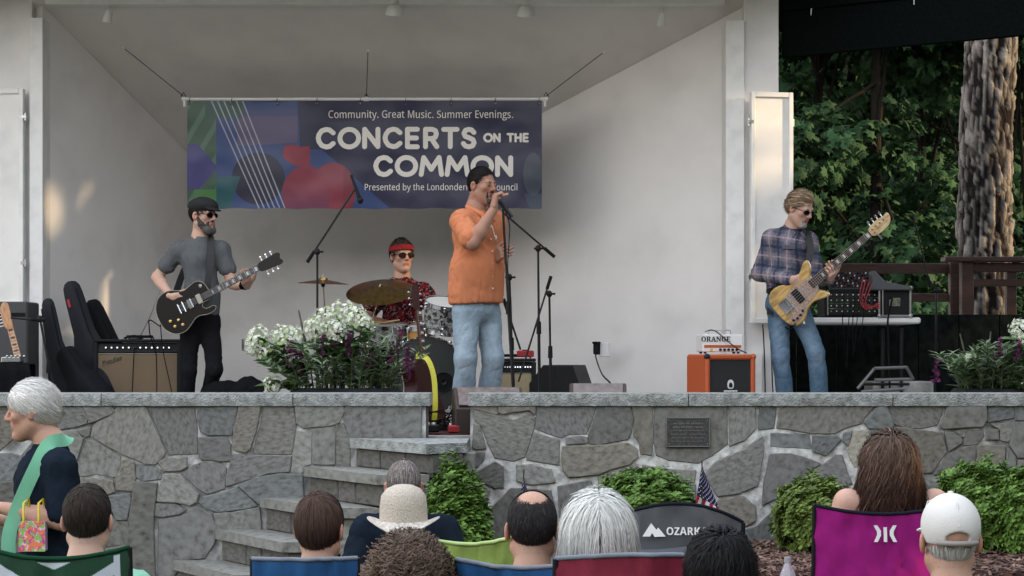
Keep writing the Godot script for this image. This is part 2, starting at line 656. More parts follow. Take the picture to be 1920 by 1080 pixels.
# ---------------------------------------------------------------- textures and materials
func make_materials() -> void:
	var g := func(a: float) -> Color: return Color(a, a, a)
	noise_tex("grain", 0.012, [[0.0, g.call(0.62)], [0.45, g.call(0.86)], [0.7, g.call(0.97)], [1.0, g.call(1.0)]])
	noise_tex("fine", 0.06, [[0.0, g.call(0.7)], [0.5, g.call(0.92)], [1.0, g.call(1.0)]], FastNoiseLite.TYPE_SIMPLEX, 512, 4)
	noise_tex("streak", 0.014, [[0.0, Color(0.6, 0.58, 0.55)], [0.3, Color(0.84, 0.83, 0.81)], [0.5, Color(0.9, 0.9, 0.89)], [0.75, Color(0.98, 0.98, 0.97)], [1.0, Color(0.93, 0.91, 0.86)]], FastNoiseLite.TYPE_SIMPLEX_SMOOTH, 1024, 7)
	noise_tex("oyster", 0.012, [[0.0, g.call(0.1)], [0.45, g.call(0.25)], [0.55, g.call(0.9)], [0.7, g.call(1.0)], [1.0, g.call(0.3)]])
	noise_tex("soft", 0.006, [[0.0, g.call(0.92)], [0.5, g.call(0.98)], [1.0, g.call(1.0)]], FastNoiseLite.TYPE_SIMPLEX_SMOOTH, 512, 4)
	noise_tex("h_fine", 0.05, [], FastNoiseLite.TYPE_SIMPLEX, 512, 4)
	noise_tex("h_rough", 0.02, [], FastNoiseLite.TYPE_SIMPLEX_SMOOTH, 512, 6)
	noise_tex("h_weave", 0.25, [], FastNoiseLite.TYPE_VALUE, 512, 1)
	noise_tex("mulch", 0.03, [[0.0, Color(0.16, 0.09, 0.07)], [0.4, Color(0.42, 0.27, 0.22)], [0.7, Color(0.6, 0.42, 0.34)], [1.0, Color(0.85, 0.66, 0.52)]], FastNoiseLite.TYPE_CELLULAR, 512, 3, 0.0, FastNoiseLite.RETURN_CELL_VALUE)
	noise_tex("wood", 0.01, [[0.0, Color(0.7, 0.62, 0.55)], [0.5, Color(0.92, 0.88, 0.84)], [1.0, Color(1, 1, 1)]], FastNoiseLite.TYPE_SIMPLEX_SMOOTH, 512, 5)
	# masonry and ground
	mk("stone", Color(1, 1, 1), 0.82, {"vc": 1, "tex": "streak", "hgt": "h_rough", "hs": 0.3, "spec": 0.35})
	mk("coping", lin(0.4, 0.415, 0.395), 0.85, {"tex": "grain", "hgt": "h_fine", "hs": 0.9, "tri": 2.2, "world": true})
	mk("tread", lin(0.25, 0.25, 0.23), 0.85, {"tex": "streak", "hgt": "h_rough", "hs": 0.5, "tri": 1.1, "world": true})
	mk("mortar", Color(1, 1, 1), 0.95, {"vc": 1, "tex": "grain", "hgt": "h_rough", "hs": 0.5, "tri": 1.7, "world": true})
	mk("concrete", lin(0.4, 0.385, 0.36), 0.85, {"tex": "grain", "tri": 0.7, "world": true})
	mk("grass_soil", lin(0.1, 0.105, 0.05), 0.95, {"tex": "grain", "hgt": "h_fine", "hs": 2.0, "tri": 1.5, "world": true})
	mk("mulch", lin(0.2, 0.12, 0.095), 0.95, {"tex": "mulch", "hgt": "h_fine", "hs": 2.5, "tri": 2.0, "world": true})
	mk("chip", Color(1, 1, 1), 0.9, {"vc": 1})
	# shell
	mk("white_paint", lin(0.8, 0.775, 0.75), 0.55, {"tex": "soft", "tri": 0.5, "world": true, "hgt": "h_fine", "hs": 0.04, "spec": 0.4})
	mk("ceiling_paint", lin(0.76, 0.72, 0.67), 0.7, {"tex": "soft", "tri": 0.5, "world": true})
	mk("trim_paint", lin(0.8, 0.79, 0.76), 0.5, {"tex": "soft", "tri": 1.5})
	mk("door_paint", lin(0.78, 0.76, 0.72), 0.5, {"tex": "soft", "tri": 0.8})
	mk("dark_roof", lin(0.005, 0.007, 0.0065), 0.9, {"spec": 0.04, "tex": "fine", "tri": 1.0, "world": true})
	mk("dark_green_wall", lin(0.012, 0.016, 0.0145), 0.9, {"spec": 0.08, "tex": "grain", "tri": 1.3, "world": true})
	mk("rail_brown", lin(0.065, 0.032, 0.026), 0.6, {"tex": "wood", "tri": Vector3(1, 8, 1), "world": true})
	# plants
	mk("bark", Color(1, 1, 1), 0.95, {"vc": 1, "spec": 0.1, "tex": "fine", "tri": Vector3(3, 1.2, 3), "hgt": "h_rough", "hs": 1.5})
	mk("leaf", Color(1, 1, 1), 0.5, {"vc": 1, "back": lin(0.05, 0.09, 0.02), "spec": 0.4})
	mk("leaf_dull", Color(1, 1, 1), 0.7, {"vc": 1, "back": lin(0.02, 0.04, 0.01), "spec": 0.25})
	mk("petal", Color(1, 1, 1), 0.8, {"vc": 1, "back": lin(0.2, 0.22, 0.16)})
	# metals and plastics
	mk("steel", lin(0.5, 0.5, 0.5), 0.3, {"metal": 1.0})
	mk("chrome", lin(0.75, 0.75, 0.75), 0.12, {"metal": 1.0})
	mk("black_metal", lin(0.012, 0.012, 0.013), 0.42, {"spec": 0.35})
	mk("black_plastic", lin(0.014, 0.014, 0.015), 0.5, {"spec": 0.3, "tex": "fine", "tri": 3.0})
	mk("black_rubber", lin(0.01, 0.01, 0.01), 0.65, {"spec": 0.2})
	mk("black_cloth", lin(0.009, 0.009, 0.01), 0.95, {"spec": 0.08, "hgt": "h_rough", "hs": 1.0, "tri": 2.0})
	mk("tolex", lin(0.02, 0.02, 0.022), 0.6, {"spec": 0.25, "hgt": "h_fine", "hs": 0.15, "tri": 6.0})
	mk("white_plastic", lin(0.72, 0.72, 0.7), 0.4)
	mk("brass", lin(0.45, 0.3, 0.1), 0.28, {"metal": 1.0, "tex": "grain", "tri": 3.0})
	mk("gold", lin(0.6, 0.42, 0.15), 0.3, {"metal": 1.0})

# ---------------------------------------------------------------- ground height
func ground_y(x: float, z: float) -> float:
	var bed := smoothstep(-0.35, 0.5, x) * (1.0 - smoothstep(1.55, 2.15, z))
	var y := lerpf(GROUND, -0.62, bed)
	return y + rough_noise.get_noise_2d(x * 30.0, z * 30.0) * 0.02 * (1.0 if bed > 0.05 else 0.4)

func stone_mesh(pts: Array, z: float, proud: float, tone: Color) -> MB:
	var raw := PackedVector2Array()
	for i in range(0, pts.size(), 2):
		var w := P(pts[i], pts[i + 1], 0.0)
		raw.append(Vector2(w.x, w.y))
	if Geometry2D.is_polygon_clockwise(raw): raw.reverse()
	var off := Geometry2D.offset_polygon(raw, 0.0055 if raw[0].x < -0.4 else 0.004)
	if off.size() > 0: raw = off[0]
	# split long edges and roughen them, blunt the corners
	var p := PackedVector2Array()
	var m := raw.size()
	for i in m:
		var a := raw[i]
		var b := raw[(i + 1) % m]
		var e := b - a
		var l := e.length()
		if l < 0.012:
			p.append(a.lerp(b, 0.5))
			continue
		var c := minf(0.008, l * 0.25) / l
		var n := maxi(1, int(l / 0.05))
		for k in n + 1:
			var q := a.lerp(b, lerpf(c, 1.0 - c, float(k) / n))
			var s := rough_noise.get_noise_2d(q.x * 400.0, q.y * 400.0) * 0.005
			p.append(q + Vector2(-e.y, e.x) / l * s)
	var mb := MB.new()
	mb.tint(tone)
	mb.prism(p, z - 0.03, z + proud, 0.005)
	var ang := rr(-0.5, 0.5) + (PI * 0.5 if rng.randf() < 0.25 else 0.0)
	var o := Vector2(rr(0, 3), rr(0, 3))
	var st := rr(0.9, 2.2)
	var sc := rr(0.8, 1.7)
	for i in mb.uv.size():
		var q: Vector2 = mb.uv[i].rotated(ang)
		mb.uv[i] = Vector2(q.x, q.y * st) * sc + o
	return mb

func rough_slab(mb: MB, a: Vector2, b: Vector2, depth: float, y0: float, y1: float, amp := 0.007) -> void:
	# a..b is the front edge on plan (x, z); rough split face, sawn top
	var along := b - a
	var l := along.length()
	var u := along / l
	var back := Vector2(u.y, -u.x)
	if back.y > 0.0: back = -back
	var n := maxi(4, int(l / 0.02))
	var rows := []
	for j in 5:
		var row := []
		for i in n + 1:
			var t := float(i) / n
			var y := lerpf(y1, y0, j / 4.0)
			var q := a + along * t
			var k := rough_noise.get_noise_3d(q.x * 600.0, y * 900.0, q.y * 600.0) * amp + rough_noise.get_noise_3d(q.x * 140.0, y * 200.0, 7.0) * amp
			if j == 0: k -= amp * 0.4 + absf(k) * 0.5
			if j == 4: k -= amp * 0.5
			row.append(Vector3(q.x - back.x * k, y, q.y - back.y * k))
		rows.append(row)
	mb.sheet(rows)
	var A: Array = rows[0]
	var E: Array = rows[4]
	var bk := Vector3(back.x, 0, back.y)
	for i in n:
		var p0 := a + along * (float(i) / n) + back * depth
		var p1 := a + along * (float(i + 1) / n) + back * depth
		mb.quad(A[i], A[i + 1], Vector3(p1.x, y1, p1.y), Vector3(p0.x, y1, p0.y), Vector3.UP)
		mb.quad(E[i], E[i + 1], Vector3(p1.x, y0, p1.y), Vector3(p0.x, y0, p0.y), Vector3.DOWN)
	var a2 := a + back * depth
	var b2 := b + back * depth
	mb.quad(Vector3(a2.x, y0, a2.y), Vector3(b2.x, y0, b2.y), Vector3(b2.x, y1, b2.y), Vector3(a2.x, y1, a2.y), bk)
	mb.quad(E[0], A[0], Vector3(a2.x, y1, a2.y), Vector3(a2.x, y0, a2.y), Vector3(-u.x, 0, -u.y))
	mb.quad(E[n], A[n], Vector3(b2.x, y1, b2.y), Vector3(b2.x, y0, b2.y), Vector3(u.x, 0, u.y))

func stone_tone(k: int) -> Color:
	var tones := [Vector3(0.165, 0.162, 0.15), Vector3(0.145, 0.145, 0.14), Vector3(0.2, 0.2, 0.188), Vector3(0.165, 0.155, 0.135), Vector3(0.15, 0.158, 0.158), Vector3(0.175, 0.17, 0.156), Vector3(0.125, 0.122, 0.113)]
	var t: Vector3 = tones[k % tones.size()] * rr(1.25, 1.75)
	return Color(t.x, t.y, t.z)

func stone_wall(called: String, label: String, outlines: Array, x0: float, x1: float, joints: Array, white: Callable) -> Node3D:
	var w := thing(called, label, "wall", Vector3.ZERO, 0.0, "low stone walls along the stage front")
	# mortar body: front grid coloured with the white lime bloom where the photograph shows it
	var mb := MB.new()
	var y0 := -1.3
	var y1 := 0.189
	var nx := int((x1 - x0) / 0.03)
	var ny := int((y1 - y0) / 0.03)
	var id := []
	for j in ny + 1:
		for i in nx + 1:
			var x := lerpf(x0, x1, float(i) / nx)
			var y := lerpf(y0, y1, float(j) / ny)
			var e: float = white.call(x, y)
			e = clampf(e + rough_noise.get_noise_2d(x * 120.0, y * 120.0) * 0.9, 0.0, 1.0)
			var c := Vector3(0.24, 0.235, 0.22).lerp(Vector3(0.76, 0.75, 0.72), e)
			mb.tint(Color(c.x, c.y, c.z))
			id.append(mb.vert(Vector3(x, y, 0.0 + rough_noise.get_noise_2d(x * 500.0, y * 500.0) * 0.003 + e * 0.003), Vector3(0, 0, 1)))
	for j in ny:
		for i in nx:
			var k := j * (nx + 1) + i
			mb.t3(id[k], id[k + 1], id[k + nx + 2])
			mb.t3(id[k], id[k + nx + 2], id[k + nx + 1])
	mb.tint(Color(0.2, 0.2, 0.19))
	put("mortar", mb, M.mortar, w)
	var core := MB.new()
	core.tint(Color(0.17, 0.17, 0.16))
	core.box(Vector3((x0 + x1) * 0.5, (y0 + y1) * 0.5, -0.182), Vector3(x1 - x0, y1 - y0, 0.35), 0.004)
	put("wall_core", core, M.mortar, w)
	var n := 0
	for o in outlines:
		var tone := stone_tone(rng.randi() % 7)
		if o[0] == 1599: tone = Color(0.46, 0.43, 0.36)
		put("stone", stone_mesh(o, 0.0, rr(0.006, 0.028), tone), M.stone, w)
		n += 1
	for i in joints.size() - 1:
		var sl := MB.new()
		rough_slab(sl, Vector2(joints[i] + 0.003, 0.035), Vector2(joints[i + 1] - 0.003, 0.035), 0.42, 0.192, 0.264)
		put("coping_slab", sl, M.coping, w)
	return w

# ---------------------------------------------------------------- leaves and trees
func leaf_mesh(kind: String) -> ArrayMesh:
	var mb := MB.new()
	mb.tint(Color(1, 1, 1))
	if kind == "maple":
		var out := [Vector2(0, -0.5), Vector2(0.12, -0.3), Vector2(0.4, -0.32), Vector2(0.32, -0.12), Vector2(0.5, 0.1), Vector2(0.2, 0.12), Vector2(0, 0.5), Vector2(-0.2, 0.12), Vector2(-0.5, 0.1), Vector2(-0.32, -0.12), Vector2(-0.4, -0.32), Vector2(-0.12, -0.3)]
		for i in out.size():
			var a: Vector2 = out[i]
			var b: Vector2 = out[(i + 1) % out.size()]
			mb.tri(Vector3(0, 0, 0.04), Vector3(a.x, a.y, -a.length() * 0.18), Vector3(b.x, b.y, -b.length() * 0.18), Vector3(0, 0, 1))
	elif kind == "box":
		for s in [-1, 1]:
			mb.tri(Vector3(0, -0.5, 0), Vector3(s * 0.28, 0.05, 0.08), Vector3(0, 0.1, 0), Vector3(0, 0, 1))
			mb.tri(Vector3(0, 0.1, 0), Vector3(s * 0.28, 0.05, 0.08), Vector3(0, 0.5, -0.04), Vector3(0, 0, 1))
	elif kind == "lance":
		for s in [-1, 1]:
			mb.tri(Vector3(0, 0, 0), Vector3(s * 0.11, 0.4, 0.04), Vector3(0, 0.42, 0), Vector3(0, 0, 1))
			mb.tri(Vector3(0, 0.42, 0), Vector3(s * 0.11, 0.4, 0.04), Vector3(0, 1.0, -0.12), Vector3(0, 0, 1))
	elif kind == "oval":
		for s in [-1, 1]:
			mb.tri(Vector3(0, 0, 0), Vector3(s * 0.25, 0.3, 0.06), Vector3(0, 0.35, 0), Vector3(0, 0, 1))
			mb.tri(Vector3(0, 0.35, 0), Vector3(s * 0.25, 0.3, 0.06), Vector3(s * 0.22, 0.65, 0.03), Vector3(0, 0, 1))
			mb.tri(Vector3(0, 0.35, 0), Vector3(s * 0.22, 0.65, 0.03), Vector3(0, 1.0, -0.1), Vector3(0, 0, 1))
	elif kind == "floret":
		for k in 4:
			var a := Vector3(cos(k * PI / 2), sin(k * PI / 2), 0.0)
			var b := Vector3(-a.y, a.x, 0)
			mb.tri(Vector3.ZERO, a * 0.3 + b * 0.22 + Vector3(0, 0, 0.08), a * 0.3 - b * 0.22 + Vector3(0, 0, 0.08), Vector3(0, 0, 1))
			mb.tri(a * 0.5 + Vector3(0, 0, 0.05), a * 0.3 + b * 0.22 + Vector3(0, 0, 0.08), a * 0.3 - b * 0.22 + Vector3(0, 0, 0.08), Vector3(0, 0, 1))
	elif kind == "chip":
		mb.box(Vector3.ZERO, Vector3(1, 0.12, 0.3), 0.02)
	return mb.mesh()

func swarm(called: String, mesh: Mesh, material: Material, xfs: Array, cols: Array, parent: Node) -> MultiMeshInstance3D:
	var mm := MultiMesh.new()
	mm.transform_format = MultiMesh.TRANSFORM_3D
	mm.use_colors = true
	mm.mesh = mesh
	mm.instance_count = xfs.size()
	for i in xfs.size():
		mm.set_instance_transform(i, xfs[i])
		mm.set_instance_color(i, cols[i])
	var o := MultiMeshInstance3D.new()
	o.multimesh = mm
	o.material_override = material
	if parent:
		o.name = called
		parent.add_child(o, true)
		o.set_meta("kind", "stuff")
	else:
		o.name = numbered(called)
		add_child(o)
	return o

func facing(dir: Vector3, spin: float, scale: float) -> Basis:
	var z := dir.normalized()
	var x := Vector3(0, 1, 0.01).cross(z).normalized()
	var y := z.cross(x)
	return Basis(x, y, z).rotated(z, spin).scaled(Vector3.ONE * scale)

func rnd_dir() -> Vector3:
	var z := rr(-1, 1)
	var a := rr(0, TAU)
	var q := sqrt(1 - z * z)
	return Vector3(cos(a) * q, z, sin(a) * q)

# gaps: array of [point, direction, radius]; no leaf is grown within radius of such a line
func leafy_tree(called: String, label: String, at: Vector3, trunk_h: float, r: float, clumps: Array, leaf: Mesh, per: float, size: float, tone: Vector3, group: String, gaps := [], lean := Vector3.ZERO) -> Node3D:
	var t := thing(called, label, "tree", at, 0.0, group)
	var tr := MB.new()
	tr.tint(Color(0.035, 0.03, 0.026))
	var top := Vector3(0, trunk_h, 0) + lean
	tr.tube([Vector3(0, -0.3, 0), Vector3(0, trunk_h * 0.1, 0), top * 0.5 + Vector3(rr(-.1, .1), 0, rr(-.1, .1)), top], [r * 1.35, r, r * 0.8, r * 0.5], 9)
	for i in range(0, clumps.size(), 3):
		var e: Vector3 = clumps[i][0]
		var s := top * rr(0.5, 0.98)
		tr.tube([s, s.lerp(e, 0.5) + Vector3(0, rr(0.0, 0.25), 0), e], [r * 0.35, r * 0.2, r * 0.06], 5, false)
	put("trunk", tr, M.bark, t)
	var xfs := []
	var cols := []
	for c in clumps:
		var o: Vector3 = c[0]
		var R: Vector3 = c[1]
		var n := int(per * R.x * R.y * R.z)
		var sprays := maxi(6, n / 14)
		for s in sprays:
			var d := rnd_dir()
			var q := o + d * R * pow(rng.randf(), 0.45)
			var shade := rr(0.65, 1.35)
			for k in 14:
				var p := q + rnd_dir() * size * rr(0.3, 1.5) * Vector3(1.2, 0.6, 1.2)
				var skip := false
				for g in gaps:
					var w: Vector3 = at + p - g[0]
					if (w - g[1] * w.dot(g[1])).length() < g[2]: skip = true
				if skip: continue
				var nrm := (Vector3(rr(-1, 1), rr(0.2, 1.2), rr(-0.6, 1.2)) + d * 0.6)
				xfs.append(Transform3D(facing(nrm, rr(0, TAU), size * rr(0.7, 1.25)), p))
				var k2 := shade * rr(0.8, 1.2)
				cols.append(Color(tone.x * k2, tone.y * k2, tone.z * k2))
	swarm("crown", leaf, M.leaf_dull, xfs, cols, t)
	return t

# ---------------------------------------------------------------- the place
var sun_dir := Vector3()

func _ready() -> void:
	t_start = Time.get_ticks_msec()
	rng.seed = 4217
	folds.seed = 11
	folds.frequency = 1.0
	folds.fractal_octaves = 3
	rough_noise.seed = 5
	rough_noise.frequency = 0.05
	rough_noise.fractal_octaves = 3
	# camera on a tripod behind the audience, lens shifted upwards
	var cam := Camera3D.new()
	cam.name = "camera"
	add_child(cam)
	cam.position = EYE
	cam.near = 0.1
	cam.far = 300.0
	cam.projection = Camera3D.PROJECTION_FRUSTUM
	cam.size = 0.1 * 1080.0 / FOC
	cam.frustum_offset = Vector2(0, 0.1 * (HOR - 540.0) / FOC)
	cam.current = true
	# evening sky
	var env := Environment.new()
	env.background_mode = Environment.BG_SKY
	var sky := Sky.new()
	var sm := ProceduralSkyMaterial.new()
	sm.sky_top_color = Color(0.72, 0.75, 0.8)
	sm.sky_horizon_color = Color(0.96, 0.92, 0.86)
	sm.sky_curve = 0.18
	sm.ground_bottom_color = Color(0.2, 0.2, 0.17)
	sm.ground_horizon_color = Color(0.5, 0.5, 0.46)
	sm.sun_angle_max = 8.0
	sky.sky_material = sm
	env.sky = sky
	env.background_energy_multiplier = 1.0
	env.tonemap_mode = Environment.TONE_MAPPER_LINEAR
	env.tonemap_exposure = 4.1
	env.sdfgi_enabled = true
	env.ssao_enabled = true
	env.ssil_enabled = true
	var we := WorldEnvironment.new()
	we.name = "environment"
	we.environment = env
	add_child(we)
	# low sun from the right, mostly kept off the stage by the trees there
	sun_dir = Vector3(sin(deg_to_rad(78.0)) * cos(deg_to_rad(15.0)), sin(deg_to_rad(15.0)), cos(deg_to_rad(78.0)) * cos(deg_to_rad(15.0)))
	var sun := DirectionalLight3D.new()
	sun.name = "sun"
	add_child(sun)
	sun.look_at_from_position(sun_dir * 50.0, Vector3.ZERO)
	sun.light_color = Color(1.0, 0.87, 0.68)
	sun.light_energy = 0.6
	sun.light_angular_distance = 1.2
	sun.shadow_enabled = true
	make_materials()
	build_ground()
	build_shell()
	build_walls()
	build_woods()
	stage("setting")
	build_all()
	stage("done")

func left_wall_point(px: float, py: float) -> Vector3:
	var a := P(80, 10, -4.0)
	var b := P(365, 300, -6.2)
	return Plane(a, b, Vector3(a.x, 0, a.z)).intersects_ray(EYE, (P(px, py, 0.0) - EYE).normalized())

func stage(s: String) -> void:
	print(s, " ", Time.get_ticks_msec() - t_start, " ms")

func build_ground() -> void:
	var rows := []
	for j in 61:
		var row := []
		for i in 81:
			var x := lerpf(-12.0, 14.0, i / 80.0)
			var z := lerpf(-0.05, 15.0, j / 60.0)
			row.append(Vector3(x, ground_y(x, z), z))
		rows.append(row)
	var mb := MB.new()
	mb.sheet(rows)
	tag(put("lawn", mb, M.grass_soil), "trodden grass where the audience sits", "", "", "structure")
	var far := MB.new()
	far.quad(Vector3(-150, GROUND - 0.06, -150), Vector3(150, GROUND - 0.06, -150), Vector3(150, GROUND - 0.06, 150), Vector3(-150, GROUND - 0.06, 150), Vector3.UP)
	tag(put("ground", far, M.grass_soil), "grassy ground all around the stage", "", "", "structure")
	# mulch bed along the right wall
	rows = []
	for j in 41:
		var row := []
		for i in 61:
			var x := lerpf(-0.1, 6.5, i / 60.0)
			var z := lerpf(-0.02, 2.1 + 0.1 * sin(x * 1.7), j / 40.0)
			row.append(Vector3(x, ground_y(x, z) + 0.02 + rough_noise.get_noise_2d(x * 300.0, z * 300.0) * 0.015, z))
		rows.append(row)
	mb = MB.new()
	mb.sheet(rows)
	tag(put("mulch_bed", mb, M.mulch), "reddish brown bark mulch below the right stone wall", "", "", "structure")
	var xfs := []
	var cols := []
	for i in 9000:
		var x := rr(0.6, 5.2)
		var z := rr(0.02, 2.0)
		xfs.append(Transform3D(Basis.from_euler(Vector3(rr(-0.5, 0.5), rr(0, TAU), rr(-0.5, 0.5))).scaled(Vector3.ONE * rr(0.018, 0.05)), Vector3(x, ground_y(x, z) + 0.03, z)))
		var k := rr(0.5, 1.3)
		cols.append(Color(0.16 * k, 0.09 * k, 0.068 * k) if rng.randf() < 0.85 else Color(0.27 * k, 0.19 * k, 0.14 * k))
	tag(swarm("bark_chips", leaf_mesh("chip"), M.chip, xfs, cols, null), "loose bark chips lying on the mulch bed", "mulch", "", "stuff")
	# stage floor slab
	mb = MB.new()
	mb.box(Vector3(0.5, -0.4, -5.0), Vector3(18.0, 0.8, 9.3), 0.01)
	tag(put("stage_floor", mb, M.concrete), "grey concrete stage floor behind the stone walls", "", "", "structure")

func build_shell() -> void:
	var s := thing("band_shell", "white painted wooden band shell with sloping ceiling behind the band", "band shell")
	var zf := -4.0
	var zb := -6.2
	var lf := P(80, 10, zf)
	var rf := P(1400, 10, zf)
	var lb := P(365, 300, zb)
	var rb := P(849, 300, zb)
	var wall := func(a: Vector3, b: Vector3, called: String) -> void:
		# wall of 6 cm from plan point a to b, top following a.y .. b.y
		var d := Vector3(b.x - a.x, 0, b.z - a.z).normalized()
		var o := Vector3(d.z, 0, -d.x)
		if o.z < 0: o = -o
		var bk := -o * 0.06
		var mb := MB.new()
		var a0 := Vector3(a.x, 0, a.z)
		var b0 := Vector3(b.x, 0, b.z)
		mb.quad(a0, b0, b, a, o)
		mb.quad(a0 + bk, b0 + bk, b + bk, a + bk, -o)
		mb.quad(a, b, b + bk, a + bk, Vector3.UP)
		mb.quad(a0, a, a + bk, a0 + bk, -d)
		mb.quad(b0, b, b + bk, b0 + bk, d)
		put(called, mb, M.white_paint, s)
	wall.call(lf, lb, "side_wall")
	wall.call(rb, rf, "side_wall")
	wall.call(lb, rb, "back_wall")
	# sloping ceiling, 5 cm thick
	var mb := MB.new()
	var up := Vector3(0, 0.05, 0)
	var e := Vector3(0, 0.004, 0)
	var fx := (lf - lb) * 0.15
	var gx := (rf - rb) * 0.15
	var lo := Vector3(-0.08, 0, 0)
	var hi := Vector3(0.08, 0, 0)
	var bk := (lb - lf) * Vector3(0, 1, 1) * 0.03
	mb.quad(lf + e + fx + lo, rf + e + gx + hi, rb + e + hi + bk, lb + e + lo + bk, Vector3(0, -1, 0.4))
	mb.quad(lf + up + fx + lo, rf + up + gx + hi, rb + up + hi + bk, lb + up + lo + bk, Vector3(0, 1, -0.4))
	put("ceiling", mb, M.ceiling_paint, s)
	# front wall strips and pilasters
	var rect := func(called: String, x0: float, x1: float, y0: float, y1: float, z0: float, z1: float, m: Material, bev := 0.004) -> void:
		var q := MB.new()
		q.box(Vector3((x0 + x1) / 2, (y0 + y1) / 2, (z0 + z1) / 2), Vector3(x1 - x0, y1 - y0, z1 - z0), bev)
		put(called, q, m, s)
	var X := func(px: float, z: float) -> float: return P(px, 0, z).x
	rect.call("pilaster", X.call(55, -3.86), X.call(80, -3.86), 0.0, 3.18, -4.1, -3.86, M.trim_paint)
	rect.call("front_wall", -9.0, X.call(55, -3.86) - 0.002, 0.0, 3.6, -4.1, -3.95, M.white_paint)
	rect.call("pilaster", X.call(1361, -3.86), X.call(1396, -3.86), 0.0, 3.16, -4.15, -3.86, M.trim_paint)
	rect.call("front_wall", X.call(1396, -3.86) + 0.002, X.call(1460, -3.9), 0.0, 3.35, -4.15, -3.9, M.white_paint)
	rect.call("header", X.call(80, -3.86), X.call(1361, -3.86), 3.3, 3.6, -4.1, -3.93, M.trim_paint)
	rect.call("sill_block", X.call(1398, -3.85), X.call(1428, -3.85), 0.0, P(0, 662, -3.85).y, -3.898, -3.8, M.trim_paint)
	# side wing wall to the right of the pilaster, going back
	rect.call("end_wall", X.call(1442, -4.4), X.call(1460, -3.9) - 0.004, 0.0, 3.3, -6.0, -4.152, M.white_paint)
	# roof over the shell and the dark fascia that swings forward on the right
	var rp := PackedVector2Array([Vector2(-9, 2.7), Vector2(2.3, 2.7), Vector2(2.6, 3.65), Vector2(5.2, 2.15), Vector2(5.3, 2.9), Vector2(3, 7), Vector2(-9, 7)])
	mb = MB.new()
	mb.prism(rp, 0.0, 0.12, 0.0, Transform3D(Basis(Vector3(1, 0, 0), Vector3(0, 0, -1), Vector3(0, 1, 0)), Vector3(0, 3.62, 0)))
	put("roof_deck", mb, M.dark_roof, s)
	var a := Vector3(2.17, 0, -3.97)
	var b := Vector3(5.3, 0, -2.08)
	var d := (b - a).normalized()
	var bb := Basis(d, Vector3.UP, d.cross(Vector3.UP))
	mb = MB.new()
	mb.box((a + b) * 0.5 + Vector3(0, 3.06, 0), Vector3((b - a).length(), 0.36, 0.05), 0.006, bb)
	put("fascia_board", mb, M.dark_roof, s)
	mb = MB.new()
	mb.box((a + b) * 0.5 + Vector3(0, 3.43, 0.02), Vector3((b - a).length(), 0.37, 0.05), 0.006, bb)
	put("fascia_board", mb, M.dark_roof, s)
	for k in 3:
		mb = MB.new()
		mb.box(a.lerp(b, [0.07, 0.3, 0.45][k]) + bb.z * 0.03 + Vector3(0, 3.22, 0), Vector3(0.006, 0.06, 0.012), 0.001, bb)
		put("fascia_bracket", mb, M.steel, s)
	mb = MB.new()
	mb.box(Vector3(-3.35, 3.66, -2.66), Vector3(11.3, 0.3, 0.06), 0.006)
	put("fascia_board", mb, M.dark_roof, s)
	shutter("shutter_door", "open white shutter door hinged beside the bassist's pilaster", Vector3(X.call(1407, -3.8), 0, -3.8), P(0, 172, -3.78).y, P(0, 606, -3.78).y, 0.34, 0.16, 1.0)
	shutter("shutter_door", "white shutter door folded back at the left edge of the stage", Vector3(X.call(45, -3.85), 0, -3.86), P(0, 166, -3.84).y, P(0, 575, -3.84).y, 0.6, 0.1, -1.0)

func shutter(called: String, label: String, hinge: Vector3, ytop: float, ybot: float, w: float, open_angle: float, side: float) -> void:
	# panel door with a raised frame, hung on the pilaster
	var t := thing(called, label, "door", hinge, open_angle * side, "shutter doors of the band shell")
	var h := ytop - ybot
	var yc := (ytop + ybot) / 2
	var mb := MB.new()
	mb.box(Vector3(side * w / 2, yc, 0), Vector3(w - 0.06, h - 0.06, 0.03), 0.003)
	put("panel", mb, M.door_paint, t)
	for k in [[0.015, yc, 0.035, h], [w - 0.015, yc, 0.035, h]]:
		mb = MB.new()
		mb.box(Vector3(side * k[0], k[1], 0.008), Vector3(k[2], k[3], 0.055), 0.004)
		put("stile", mb, M.trim_paint, t)
	for y in [ybot + 0.02, ytop - 0.02]:
		mb = MB.new()
		mb.box(Vector3(side * w / 2, y, 0.007), Vector3(w - 0.066, 0.04, 0.053), 0.004)
		put("rail", mb, M.trim_paint, t)
	for k in [0.13, 0.8]:
		mb = MB.new()
		var y: float = ytop - h * k
		mb.tube([Vector3(-side * 0.018, y - 0.03, 0.02), Vector3(-side * 0.018, y + 0.03, 0.02)], 0.011, 8)
		mb.box(Vector3(-side * 0.005, y, 0.03), Vector3(0.05, 0.03, 0.012), 0.002)
		put("hinge", mb, M.steel, t)
	mb = MB.new()
	mb.box(Vector3(side * (w + 0.008), ytop - h * 0.13, 0.0), Vector3(0.02, 0.06, 0.03), 0.003)
	put("latch", mb, M.white_plastic, t)

